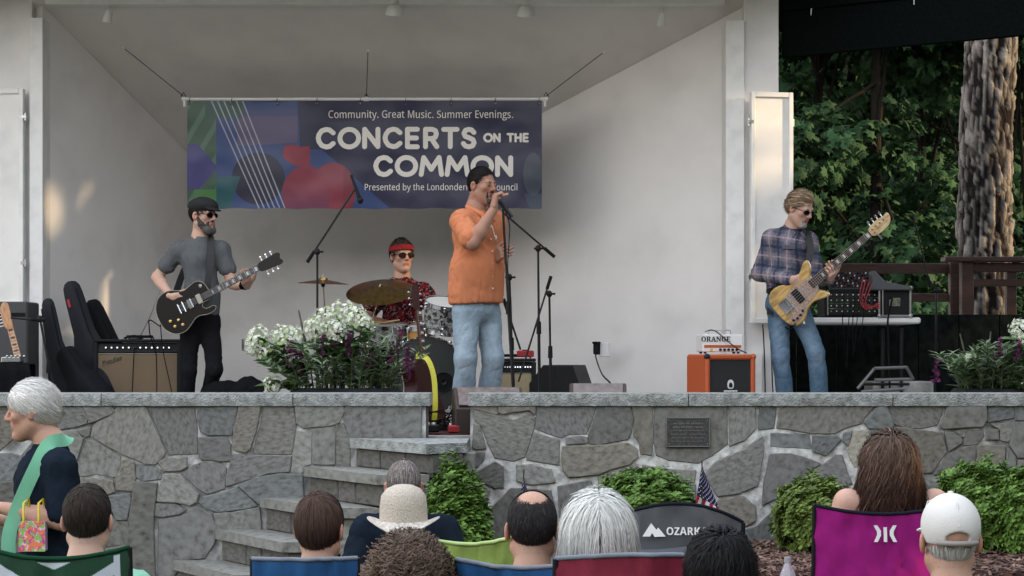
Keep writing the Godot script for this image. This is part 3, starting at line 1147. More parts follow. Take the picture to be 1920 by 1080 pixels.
func build_walls() -> void:
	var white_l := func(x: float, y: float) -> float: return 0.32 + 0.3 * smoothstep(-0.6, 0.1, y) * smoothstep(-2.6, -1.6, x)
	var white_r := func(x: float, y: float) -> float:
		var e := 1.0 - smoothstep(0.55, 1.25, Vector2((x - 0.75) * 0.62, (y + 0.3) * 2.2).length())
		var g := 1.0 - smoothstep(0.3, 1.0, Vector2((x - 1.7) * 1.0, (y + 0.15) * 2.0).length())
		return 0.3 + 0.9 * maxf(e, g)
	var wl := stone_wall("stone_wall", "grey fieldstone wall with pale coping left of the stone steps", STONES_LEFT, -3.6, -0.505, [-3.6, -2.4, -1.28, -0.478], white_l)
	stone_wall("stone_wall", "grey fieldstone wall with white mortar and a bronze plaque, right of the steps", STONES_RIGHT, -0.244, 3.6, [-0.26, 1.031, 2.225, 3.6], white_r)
	# steps climbing along the left wall
	var st := thing("stone_steps", "stone steps climbing along the left wall to the stage gap", "steps")
	var xs := [-0.95, -1.219, -1.475, -1.734, -1.985, -2.24, -2.5]
	var ys := [0.004, -0.163, -0.344, -0.53, -0.71, -0.89, -1.06]
	for i in 7:
		var a := Vector2(xs[i], 0.024)
		var b := Vector2(xs[i] + 0.483, 0.78)
		var xr: float = -0.25 if i == 0 else xs[i - 1] + 0.5
		var y1: float = ys[i]
		var y0 := y1 - 0.055
		var mb := MB.new()
		# tread slab: sawn riser edge on the left, rough front
		var c := Vector2(xr, 0.62 if i == 0 else 0.78)
		var bk := Vector2(xr if i == 0 else xs[i - 1] + 0.1, 0.024)
		var poly := [a, b, c, bk]
		mb.quad(Vector3(a.x, y1, a.y), Vector3(b.x, y1, b.y), Vector3(c.x, y1, c.y), Vector3(bk.x, y1, bk.y), Vector3.UP)
		mb.quad(Vector3(a.x, y0, a.y), Vector3(b.x, y0, b.y), Vector3(c.x, y0, c.y), Vector3(bk.x, y0, bk.y), Vector3.DOWN)
		var n := 24
		for side in 2:
			var p: Vector2 = a if side == 0 else b
			var q: Vector2 = b if side == 0 else c
			var u := (q - p).normalized()
			var o := Vector3(-u.y, 0, u.x)
			if side == 1 and o.z < 0: o = -o
			if side == 0 and o.x > 0: o = -o
			var rows := []
			for j in 4:
				var row := []
				for k in n + 1:
					var w := p.lerp(q, float(k) / n)
					var amp := 0.005 if side == 0 else 0.009
					var z := rough_noise.get_noise_3d(w.x * 500.0, j * 30.0, w.y * 500.0 + i * 90.0) * amp
					if k == 0 or k == n or j == 0: z = minf(z, 0.0)
					row.append(Vector3(w.x, lerpf(y1, y0, j / 3.0), w.y) + o * z)
				rows.append(row)
			mb.sheet(rows)
		put("tread", mb, M.coping if i == 0 else M.tread, st)
		# riser stones below the tread, set back from its nose
		var below: float = ys[i + 1] if i < 6 else GROUND
		var ra := a + Vector2(0.035, 0)
		var rb := b + Vector2(0.035, -0.03)
		var cuts := [0.0, rr(0.28, 0.4), rr(0.6, 0.72), 1.0]
		for k in 3:
			var p := ra.lerp(rb, cuts[k] + 0.006)
			var q := ra.lerp(rb, cuts[k + 1] - 0.006)
			var rs := MB.new()
			rs.tint(Color(0.15, 0.145, 0.135) * rr(0.85, 1.1))
			var mid := (p + q) * 0.5
			var u := (q - p).normalized()
			var bb := Basis(Vector3(u.x, 0, u.y), Vector3.UP, Vector3(-u.y, 0, u.x))
			rs.box(Vector3(mid.x, (y0 + below) * 0.5 - 0.002, mid.y) - bb.z * 0.1, Vector3((q - p).length(), y0 - below - 0.008, 0.2), 0.006, bb)
			for v in rs.uv.size(): rs.uv[v] = rs.uv[v] * Vector2(0.9, 2.0) + Vector2(i * 0.37, k * 0.21)
			put("riser_stone", rs, M.stone, st)
		# side stones under the front edge
		var fs := MB.new()
		fs.tint(stone_tone(i))
		fs.box(Vector3((rb.x + xr) * 0.5 + 0.02, (y0 + GROUND) * 0.5, 0.66 if i > 0 else 0.5), Vector3(maxf(0.1, xr - rb.x + 0.05), y0 - GROUND - 0.006, 0.16), 0.006)
		for v in fs.uv.size(): fs.uv[v] = fs.uv[v] * Vector2(0.9, 2.0) + Vector2(i * 0.37, 0.3)
		put("side_stone", fs, M.stone, st)
	var fill := MB.new()
	fill.tint(Color(0.12, 0.12, 0.11))
	for i in 6:
		fill.box(Vector3((xs[i] + 0.55 - 0.3) * 0.5 - 0.0, (ys[i] - 0.06 + GROUND) * 0.5, 0.3), Vector3(absf(-0.3 - xs[i] - 0.55), ys[i] - 0.06 - GROUND - i * 0.003, 0.5 - i * 0.002), 0.0)
	put("rubble_core", fill, M.mortar, st)
	plaque(Vector3(0, 0, 0))

func plaque(_o: Vector3) -> void:
	var c := (P(1249, 783, 0.02) + P(1331, 838, 0.02)) * 0.5
	var w := 82.0 / 320.0
	var h := 55.0 / 320.0
	var t := thing("plaque", "small dark bronze plaque with raised lettering on the stone wall", "plaque", c + Vector3(0, 0, 0.004))
	var m := mk("bronze", lin(0.085, 0.082, 0.08), 0.5, {"metal": 0.35, "tex": "grain", "tri": 6.0})
	var m2 := mk("bronze_raised", lin(0.15, 0.145, 0.14), 0.45, {"metal": 0.35})
	var mb := MB.new()
	mb.box(Vector3.ZERO, Vector3(w, h, 0.014), 0.002)
	put("plate", mb, m, t)
	mb = MB.new()
	for s in [-1, 1]:
		mb.box(Vector3(s * (w / 2 - 0.003), 0, 0.009), Vector3(0.006, h, 0.008), 0.002)
		mb.box(Vector3(0, s * (h / 2 - 0.003), 0.0088), Vector3(w - 0.012, 0.006, 0.008), 0.002)
	put("border", mb, m2, t)
	for s in [-1, 1]:
		for q in [-1, 1]:
			mb = MB.new()
			mb.ball(Vector3(s * (w / 2 - 0.016), q * (h / 2 - 0.016), 0.008), Vector3(0.005, 0.005, 0.004))
			put("bolt", mb, m2, t)
	# worn raised lines: the writing is too small to be read in the photograph
	for k in 6:
		mb = MB.new()
		var y := h * 0.3 - k * 0.021
		var big := k < 2
		var x := -w * (0.33 if big else 0.38)
		while x < w * (0.33 if big else 0.38):
			var l := rr(0.003, 0.006) * (1.5 if big else 1.0)
			mb.box(Vector3(x, y, 0.0082), Vector3(l, (0.012 if big else 0.007) * rr(0.7, 1.0), 0.003), 0.0004)
			x += l + (0.0025 if rng.randf() < 0.8 else 0.008)
		put("lettering_line", mb, m2, t)

func build_woods() -> void:
	var maple := leaf_mesh("maple")
	# dark low wall and brown railing behind the mixing table
	var w := thing("low_wall", "dark green boarded low wall behind the mixing table", "wall")
	var zz := -5.6
	for k in 14:
		var mb := MB.new()
		mb.box(Vector3(2.35 + k * 0.36, 0.43, zz), Vector3(0.352, 0.86, 0.05), 0.004)
		put("board", mb, M.dark_green_wall, w)
	var r := thing("deck_railing", "brown wooden deck railing in front of the big tree trunk", "railing")
	var rail := func(called: String, x0: float, x1: float, y0: float, y1: float, z: float, d: float) -> void:
		var a := P(x0, y0, z)
		var b := P(x1, y1, z)
		var mb := MB.new()
		mb.box((a + b) * 0.5, Vector3(absf(b.x - a.x), absf(a.y - b.y), d), 0.006)
		put(called, mb, M.rail_brown, r)
	rail.call("rail", 1455, 1782, 494, 513, -6.8, 0.05)
	rail.call("rail", 1455, 1782, 550, 566, -6.8, 0.04)
	rail.call("post", 1780, 1798, 486, 720, -6.75, 0.1)
	rail.call("post", 1801, 1823, 488, 720, -6.45, 0.12)
	rail.call("cap_rail", 1768, 2060, 482, 491, -6.42, 0.2)
	rail.call("rail", 1823, 2060, 493, 510, -6.45, 0.05)
	rail.call("rail", 1823, 2060, 524, 537, -6.45, 0.05)
	rail.call("post", 1886, 1904, 510, 720, -6.5, 0.09)
	# the big trunk with flaking bark
	var tz := -9.0
	var base := P(1828, 720, tz)
	base.y = -0.3
	var t := thing("tree", "big tree trunk with flaking bark, sunlit on its right side", "tree", base)
	var mb := MB.new()
	var pts := []
	var rad := []
	for i in 30:
		var y := i * 0.2
		pts.append(Vector3(0.045 * y + 0.02 * sin(y * 1.3), y, 0))
		rad.append(0.31 + 0.05 * exp(-y * 1.5) - 0.006 * y)
	var ns := 64
	var ringv := []
	var flakes := FastNoiseLite.new()
	flakes.seed = 3
	flakes.frequency = 1.0
	flakes.noise_type = FastNoiseLite.TYPE_CELLULAR
	flakes.cellular_return_type = FastNoiseLite.RETURN_CELL_VALUE
	flakes.fractal_type = FastNoiseLite.FRACTAL_NONE
	flakes.domain_warp_enabled = true
	flakes.domain_warp_amplitude = 0.6
	for i in 151:
		var y := i * 0.04
		var cx := 0.045 * y + 0.02 * sin(y * 1.3)
		var rr0 := 0.285 + 0.05 * exp(-y * 1.5) - 0.006 * y
		var row := []
		for s in ns + 1:
			var a := TAU * (s % ns) / ns
			var ca := cos(a)
			var sa := sin(a)
			var f := flakes.get_noise_3d(ca * 8.5, y * 8.0, sa * 8.5)
			var rg := rough_noise.get_noise_3d(ca * 90.0, y * 25.0, sa * 90.0)
			var rv := rr0 + f * 0.024 + rg * 0.045
			var c := Vector3(0.022, 0.018, 0.016).lerp(Vector3(0.3, 0.27, 0.24), clampf(f * 0.8 + 0.15 + rg * 1.4, 0.0, 1.0))
			mb.tint(Color(c.x, c.y, c.z))
			row.append(mb.vert(Vector3(cx + ca * rv, y, sa * rv), Vector3(ca, 0, sa)))
		ringv.append(row)
	for i in 150:
		for s in ns:
			mb.t3(ringv[i][s], ringv[i + 1][s], ringv[i + 1][s + 1])
			mb.t3(ringv[i][s], ringv[i + 1][s + 1], ringv[i][s + 1])
	mb.renormal(0)
	put("trunk", mb, M.bark, t)
	mb = MB.new()
	mb.tint(Color(0.22, 0.2, 0.17))
	var kn := Vector3(0.28, 2.35, 0.17)
	mb.lathe(kn, [Vector2(0.09, -0.05), Vector2(0.085, 0.02), Vector2(0.06, 0.045), Vector2(0.035, 0.02), Vector2(0.0, 0.0)], 14, Basis(Vector3(1, 0, 0), PI / 2).rotated(Vector3.UP, 0.9))
	put("branch_knot", mb, M.bark, t)
	mb = MB.new()
	mb.tint(Color(0.08, 0.07, 0.06))
	mb.tube([Vector3(0.1, 5.5, 0), Vector3(0.9, 6.6, 0.3), Vector3(2.0, 7.3, 0.5)], [0.17, 0.11, 0.05], 7)
	mb.tube([Vector3(0.2, 5.6, 0), Vector3(-0.5, 7.2, 0.2), Vector3(-1.6, 8.2, 0.2)], [0.2, 0.13, 0.05], 7)
	put("limb", mb, M.bark, t)
	var xfs := []
	var cols := []
	for c in [Vector3(2.0, 7.6, 0.5), Vector3(-1.6, 8.4, 0.2), Vector3(0.3, 8.8, 0), Vector3(0.2, 8.0, 1.2)]:
		for i in 700:
			var q: Vector3 = c + rnd_dir() * rr(0.2, 1.5)
			xfs.append(Transform3D(facing(rnd_dir() + Vector3(0, 0.8, 0), rr(0, TAU), rr(0.12, 0.2)), q))
			var k := rr(0.6, 1.3)
			cols.append(Color(0.035 * k, 0.085 * k, 0.03 * k))
	swarm("crown", maple, M.leaf_dull, xfs, cols, t)
	# forest edge behind the stage: trees with low branches
	var spots := [[1500, -12.5, 0], [1585, -15.5, 1], [1660, -12.0, 2], [1745, -14.5, 3], [1935, -13.0, 4], [1560, -19.0, 5], [1800, -19.0, 6], [1690, -23.0, 7], [1900, -23.0, 8], [1480, -24.0, 9]]
	var names := ["leafy maple at the wood's edge just right of the band shell", "young maple standing behind the bassist's head", "broad leaved tree behind the bass guitar headstock", "maple with paler leaves left of the big trunk", "dark leafy tree right of the big trunk", "shaded tree deep in the wood behind the shutter door", "shaded tree deep in the wood behind the big trunk", "dim tree far back in the wood between the nearer maples", "dim tree far back at the right picture edge", "dim tree far back beside the band shell"]
	for s in spots:
		var at := P(s[0], 672, s[1])
		at.y = GROUND
		var clumps := []
		var far: bool = s[2] > 4
		for k in (9 if far else 8):
			clumps.append([Vector3(rr(-1.5, 1.5), rr(1.4, 6.4), rr(-0.8, 0.8)), Vector3(rr(0.7, 1.2), rr(0.5, 0.9), rr(0.6, 1.0))])
		var tone := Vector3(0.028, 0.066, 0.028)
		# high crowns that close the canopy above the picture
		for k in 15: clumps.append([Vector3(rr(-2.2, 2.2), rr(5.8, 10.5), rr(-1.2, 1.2)), Vector3(rr(1.0, 1.5), rr(0.6, 0.9), rr(0.9, 1.3))])
		leafy_tree("maple_tree", names[s[2]], at, 6.5, rr(0.07, 0.12), clumps, maple, 760.0 if not far else 300.0, 0.165 if not far else 0.28, tone, "trees of the wood behind the stage", [], Vector3(rr(-.4, .4), 0, rr(-.3, .3)))
	# undergrowth below the rail and a distant wall of leaves
	for u in [[1740, -11.0, 1.1, Vector3(0.028, 0.066, 0.028), "leafy shrub seen through the deck railing left of the trunk"], [1600, -11.0, 1.3, Vector3(0.028, 0.066, 0.028), "leafy shrub behind the mixing table"], [1900, -11.5, 1.4, Vector3(0.028, 0.066, 0.028), "leafy shrub right of the trunk below the railing"]]:
		var at := P(u[0], 672, u[1])
		at.y = GROUND
		var sh := thing("shrub", u[4], "shrub", at, 0.0, "shrubs below the deck railing")
		xfs = []
		cols = []
		for i in 900:
			var q := Vector3(rr(-0.6, 0.6), rr(0.2, 2.3), rr(-0.5, 0.5)) * Vector3(u[2], 1, u[2])
			xfs.append(Transform3D(facing(Vector3(rr(-1, 1), rr(0, 1), rr(-0.2, 1)), rr(0, TAU), rr(0.08, 0.16)), q))
			var k := rr(0.5, 1.3)
			cols.append(Color(u[3].x * k, u[3].y * k, u[3].z * k))
		swarm("foliage", maple, M.leaf_dull, xfs, cols, sh)
		mb = MB.new()
		mb.tint(Color(0.05, 0.04, 0.035))
		for i in 6: mb.tube([Vector3(rr(-.1, .1), -0.1, rr(-.1, .1)), Vector3(rr(-.3, .3), 1.0, rr(-.2, .2)), Vector3(rr(-.6, .6), 2.1, rr(-.4, .4))], [0.02, 0.014, 0.005], 5, false)
		put("stem", mb, M.bark, sh)
	xfs = []
	cols = []
	for i in 9000:
		var x := rr(-6, 22)
		var q := Vector3(x, rr(GROUND, 11), rr(-32, -28))
		xfs.append(Transform3D(facing(Vector3(rr(-1, 1), rr(-0.2, 1), 1), rr(0, TAU), rr(0.5, 0.95)), q))
		var k := rr(0.65, 1.35)
		cols.append(Color(0.028 * k, 0.066 * k, 0.028 * k))
	tag(swarm("far_wood", maple, M.leaf_dull, xfs, cols, null), "dark mass of forest leaves far behind the stage", "woods", "", "stuff")
	# trees on the right outside the picture that keep the low sun off the stage
	var holes := []
	for q in [[1462, 185, 0.16], [1470, 215, 0.2], [1452, 240, 0.15], [1466, 285, 0.13], [1450, 330, 0.15]]: holes.append([P(q[0], q[1], -3.8), sun_dir, q[2]])
	for q in [[98, 392, 0.16], [110, 415, 0.13], [150, 395, 0.14], [170, 390, 0.18], [178, 415, 0.15], [186, 440, 0.13]]: holes.append([left_wall_point(q[0], q[1]), sun_dir, q[2]])
	for k in 12: holes.append([P(1880 + (k % 3) * 12, 90 + k * 45, -9.0), sun_dir, 0.75])
	for k in 12:
		var at := Vector3(10.0 + (k % 2) * 2.6, GROUND, -7.0 + k * 2.0)
		var clumps := []
		for i in 22:
			clumps.append([Vector3(rr(-1.3, 1.3), 0.9 + (i % 11) * 0.95 + rr(-.3, .3), rr(-1.5, 1.5)), Vector3(rr(0.9, 1.3), rr(0.7, 1.0), rr(0.9, 1.3))])
		leafy_tree("shade_tree", "leafy shade tree outside the picture on the right, number %s counted from the wood" % ["one", "two", "three", "four", "five", "six", "seven", "eight", "nine", "ten", "eleven", "twelve"][k], at, 8.8, 0.16, clumps, maple, 400.0, 0.3, Vector3(0.04, 0.085, 0.03), "shade trees along the right side", holes)
	# tall trees behind the audience and the camera close off the low sky
	for k in 11:
		var at := Vector3(-32.0 + k * 6.4, GROUND, 27.0 + (k % 3) * 2.0)
		var clumps := []
		for i in 15: clumps.append([Vector3(rr(-3.4, 3.4), 1.5 + (i % 5) * 1.25 + rr(-.4, .4), rr(-1.5, 1.5)), Vector3(rr(1.6, 2.3), rr(1.2, 1.7), rr(1.3, 1.8))])
		leafy_tree("park_tree", "tall park tree behind the audience, standing %s" % ["farthest left", "second from the left", "third from the left", "fourth from the left", "left of the middle", "in the middle", "right of the middle", "fourth from the right", "third from the right", "second from the right", "farthest right"][k], at, 7.0, 0.25, clumps, maple, 36.0, 0.75, Vector3(0.04, 0.085, 0.03), "trees behind the audience")

# ---------------------------------------------------------------- figures
# head frame: origin between the ears at eye height, x to the person's left, y up, z out of the face
func head_frame(at: Vector3, yaw: float, pitch := 0.0, roll := 0.0) -> Transform3D:
	return Transform3D(Basis.from_euler(Vector3(pitch, yaw, roll)), at)

func add_head(b: Blob, H: Transform3D, o := {}) -> void:
	var B := H.basis
	var w: float = o.get("w", 1.0)
	var jaw: float = o.get("jaw", 1.0)
	var nose: float = o.get("nose", 1.0)
	b.ell(H * Vector3(0, 0.035, -0.018), Vector3(0.077 * w, 0.093, 0.098), B, 0.01)
	b.ell(H * Vector3(0, -0.04, 0.022), Vector3(0.06 * w, 0.085, 0.07), B, 0.03)
	b.cap(H * Vector3(0.05 * w * jaw, -0.06, -0.005), H * Vector3(0.012, -0.108, 0.058), 0.022, 0.02, 0.03)
	b.cap(H * Vector3(-0.05 * w * jaw, -0.06, -0.005), H * Vector3(-0.012, -0.108, 0.058), 0.022, 0.02, 0.03)
	b.cap(H * Vector3(-0.034, 0.02, 0.076), H * Vector3(0.034, 0.02, 0.076), 0.012, 0.012, 0.02)
	b.ell(H * Vector3(0.045, -0.02, 0.058), Vector3(0.02, 0.018, 0.02), B, 0.025)
	b.ell(H * Vector3(-0.045, -0.02, 0.058), Vector3(0.02, 0.018, 0.02), B, 0.025)
	for s in [-1, 1]:
		b.ell(H * Vector3(s * 0.031, 0.002, 0.094), Vector3(0.016, 0.011, 0.014), B, 0.0, true)
		b.ell(H * Vector3(s * 0.031, 0.001, 0.077), Vector3(0.014, 0.012, 0.012), B, 0.004)
	b.cap(H * Vector3(0, 0.014, 0.088), H * Vector3(0, -0.026, 0.088 + 0.021 * nose), 0.008, 0.0125, 0.012)
	for s in [-1, 1]: b.ell(H * Vector3(s * 0.011, -0.031, 0.097), Vector3(0.009, 0.008, 0.011), B, 0.008)
	b.cap(H * Vector3(-0.02, -0.06, 0.083), H * Vector3(0.02, -0.06, 0.083), 0.0065, 0.0065, 0.012)
	b.cap(H * Vector3(-0.017, -0.073, 0.082), H * Vector3(0.017, -0.073, 0.082), 0.0075, 0.0075, 0.01)
	b.ell(H * Vector3(0, -0.105, 0.075), Vector3(0.02, 0.016, 0.016), B, 0.02)
	for s in [-1, 1]:
		b.ell(H * Vector3(s * 0.081 * w, -0.008, -0.012), Vector3(0.009, 0.033, 0.021), B.rotated(B.y, -s * 0.35), 0.006)
		b.ell(H * Vector3(s * 0.089 * w, -0.004, -0.004), Vector3(0.008, 0.017, 0.01), B, 0.004, true)

# hand: fingers start along dir, curl towards pn (palm normal); th = direction of the thumb side
func add_hand(b: Blob, wrist: Vector3, dir: Vector3, pn: Vector3, th: Vector3, curl: Array, thumb := 0.5, sc := 1.0) -> void:
	dir = dir.normalized()
	th = (th - dir * th.dot(dir)).normalized()
	pn = (pn - dir * pn.dot(dir) - th * pn.dot(th)).normalized()
	b.cap(wrist - dir * 0.02, wrist + dir * 0.015 * sc, 0.025 * sc, 0.024 * sc, 0.02)
	var lens := [0.044, 0.048, 0.045, 0.035]
	for f in 4:
		var side := (0.031 - 0.0205 * f) * sc
		var root := wrist + dir * (0.012 * sc) + th * side * 0.6
		var kn := wrist + dir * ((0.088 - 0.004 * absf(f - 1.0)) * sc) + th * side
		b.cap(root, kn, 0.0165 * sc, 0.0125 * sc, 0.014)
		var d := (dir + th * (0.12 - 0.08 * f)).normalized()
		var p := kn
		var r := 0.0098 * sc if f < 3 else 0.0085 * sc
		var c: float = curl[mini(f, curl.size() - 1)]
		for s in 3:
			var ax := th.cross(pn)
			d = (d * cos(c) + pn * sin(c)).normalized() if s == 0 else d.rotated(d.cross(pn).normalized() if d.cross(pn).length() > 0.05 else th, c * 1.1)
			var q: Vector3 = p + d * (lens[f] * [1.0, 0.62, 0.5][s] * sc)
			b.cap(p, q, r, r * 0.92, 0.004)
			p = q
			r *= 0.94
	var tb := wrist + dir * 0.028 * sc + th * 0.024 * sc
	var td := (dir * 0.65 + th * 0.75 + pn * 0.35 * thumb).normalized()
	var t1 := tb + td * 0.045 * sc
	b.cap(tb, t1, 0.0165 * sc, 0.0125 * sc, 0.014)
	var d2 := (td * 0.7 + dir * 0.3 + pn * thumb).normalized()
	var t2 := t1 + d2 * 0.033 * sc
	b.cap(t1, t2, 0.0115 * sc, 0.0105 * sc, 0.005)
	b.cap(t2, t2 + (d2 + pn * 0.3 * thumb).normalized() * 0.024 * sc, 0.0105 * sc, 0.0085 * sc, 0.004)

func drape(p: Vector3, _n: Vector3) -> float:
	var q := Vector3(p.x + p.y * 0.35, p.y, p.z - p.y * 0.3)
	var a := absf(folds.get_noise_3d(q.x * 7.0, q.y * 2.6, q.z * 7.0))
	return maxf(0.0, 0.22 - a) * -0.026 + 0.003 + folds.get_noise_3d(p.x * 13.0, p.y * 1.6, p.z * 13.0) * 0.008

func denim(p: Vector3, _n: Vector3) -> float:
	var a := absf(folds.get_noise_3d(p.x * 6.0 + p.y * 3.0, p.y * 5.0 - p.x * 4.0, p.z * 6.0))
	return maxf(0.0, 0.2 - a) * -0.022 + folds.get_noise_3d(p.x * 6.0, p.y * 5.0, p.z * 6.0) * 0.007

func skin_mat(called: String, c: Color) -> StandardMaterial3D:
	return mk(called, c, 0.5, {"vc": 1, "sss": 0.12, "spec": 0.35, "hgt": "h_fine", "hs": 0.05, "tri": 6.0})

func cloth_mat(called: String, c: Color, opt := {}) -> StandardMaterial3D:
	var o := {"tex": "soft", "tri": 2.5, "spec": 0.12, "nrm": "n_cloth", "ns": 0.15}
	o.merge(opt, true)
	return mk(called, c, 0.9, o)

# J: neck, chest, belly, pelvis, sR eR wR, sL eL wL, hR kR aR, hL kL aL (any may be missing)
func body_mesh(J: Dictionary, H: Transform3D, o := {}) -> MB:
	var mb := MB.new()
	var g: float = o.get("limb", 1.0)
	var b := Blob.new()
	b.cap(J.neck, H * Vector3(0, -0.05, -0.02), 0.062 * o.get("neck", 1.0), 0.056 * o.get("neck", 1.0), 0.03)
	b.cap(J.chest, J.neck, 0.075, 0.06, 0.04)
	b.cap(J.pelvis, J.chest, 0.08, 0.085, 0.04)
	for s in ["R", "L"]:
		if J.has("s" + s):
			b.cap(J.chest, J["s" + s], 0.06, 0.046 * g, 0.03)
			b.cap(J["s" + s], J["e" + s], 0.054 * g, 0.041 * g, 0.03)
			var mid: Vector3 = J["e" + s].lerp(J["w" + s], 0.3)
			b.cap(J["e" + s], mid, 0.041 * g, 0.044 * g, 0.02)
			b.cap(mid, J["w" + s], 0.044 * g, 0.026 * g, 0.02)
		if J.has("h" + s):
			b.cap(J.pelvis, J["h" + s], 0.09, 0.075, 0.04)
			b.cap(J["h" + s], J["k" + s], 0.07, 0.05, 0.03)
			b.cap(J["k" + s], J["a" + s], 0.05, 0.036, 0.02)
	b.build(mb, 0.011)
	var hb := Blob.new()
	hb.cap(J.neck.lerp(H * Vector3(0, -0.05, -0.02), 0.4), H * Vector3(0, -0.05, -0.02), 0.06 * o.get("neck", 1.0), 0.056 * o.get("neck", 1.0), 0.03)
	add_head(hb, H, o)
	var inv := H.affine_inverse()
	hb.build(mb, 0.0042, [], null, func(q: Vector3, _n: Vector3) -> Color:
		# redder lips, nose, cheeks and ears, mottled skin
		var l := inv * q
		var k := 0.95 + folds.get_noise_3d(q.x * 90.0, q.y * 90.0, q.z * 90.0) * 0.16
		if l.z > 0.07 and absf(l.x) < 0.024 and l.y > -0.079 and l.y < -0.056: return Color(0.85 * k, 0.55 * k, 0.55 * k)
		var red := maxf(0.0, 1.0 - l.distance_to(Vector3(0, -0.025, 0.1)) / 0.035)
		red = maxf(red, maxf(0.0, 1.0 - Vector3(absf(l.x), l.y, l.z).distance_to(Vector3(0.042, -0.03, 0.07)) / 0.04))
		if absf(l.x) > 0.076: red = maxf(red, 0.7)
		return Color(k, k * (1.0 - 0.22 * red), k * (1.0 - 0.22 * red)))
	mb.tint(Color(1, 1, 1))
	for h in o.get("hands", []):
		var q := Blob.new()
		add_hand(q, h[0], h[1], h[2], h[3], h[4], h[5], h[6] if h.size() > 6 else 1.0)
		q.build(mb, 0.0036)
	return mb

func shirt_blob(J: Dictionary, o := {}) -> Blob:
	var b := Blob.new()
	var g: float = o.get("girth", 1.0)
	var B: Basis = o.get("tb", Basis())
	b.ell(J.chest, Vector3(0.15 * g, 0.16, 0.115 * g), B, 0.06)
	b.ell(J.belly, Vector3(0.15 * g * o.get("belly", 1.0), 0.17, 0.112 * g * o.get("belly", 1.0)), B, 0.08)
	var hem: Vector3 = J.get("hem", J.pelvis)
	b.ell(hem, Vector3(0.155 * g * o.get("hip", 1.0), o.get("drop", 0.15), 0.116 * g * o.get("hip", 1.0)), B, 0.08)
	b.cap(J.neck + Vector3(0, -0.03, 0), J.chest, 0.062, 0.1 * g, 0.06)
	var sl: float = o.get("sleeve", 0.6)
	for s in ["R", "L"]:
		var sh: Vector3 = J["s" + s]
		var el: Vector3 = J["e" + s]
		b.cap(J.neck + Vector3(0, -0.035, 0), sh + Vector3(0, 0.01, 0), 0.05, 0.052, 0.04)
		b.cap(J.chest, sh, 0.09 * g, 0.058, 0.05)
		var w: float = o.get("sleeve_w", 1.0)
		if sl <= 1.0:
			b.cap(sh, sh.lerp(el, sl), 0.06 * w, 0.063 * w, 0.04)
		else:
			b.cap(sh, el, 0.06 * w, 0.053 * w, 0.04)
			b.cap(el, el.lerp(J["w" + s], sl - 1.0), 0.056 * w, 0.042 * w, 0.025)
	return b

func trousers_blob(J: Dictionary, o := {}) -> Blob:
	var b := Blob.new()
	var g: float = o.get("leg", 1.0)
	var B: Basis = o.get("tb", Basis())
	b.ell(J.pelvis, Vector3(0.165 * o.get("hips", 1.0), 0.13, 0.125 * o.get("hips", 1.0)), B, 0.06)
	for s in ["R", "L"]:
		b.cap(J["h" + s], J["k" + s], 0.098 * g, 0.074 * g, 0.04)
		b.cap(J["k" + s], J["a" + s], 0.074 * g, 0.066 * g * o.get("flare", 1.0), 0.03)
	return b

func shoe(parent: Node, ankle: Vector3, yaw: float, m: Material) -> void:
	var b := Blob.new()
	var f := Vector3(sin(yaw), 0, cos(yaw))
	var a := Vector3(ankle.x, 0.045, ankle.z)
	b.cap(a - f * 0.05, a + f * 0.13, 0.045, 0.04, 0.02)
	b.cap(a + Vector3(0, 0.06, 0), a + f * 0.05, 0.046, 0.045, 0.03)
	var mb := MB.new()
	b.build(mb, 0.009, [{"normal": Vector3(0, -1, 0), "d": -0.004}])
	put("shoe", mb, m, parent)

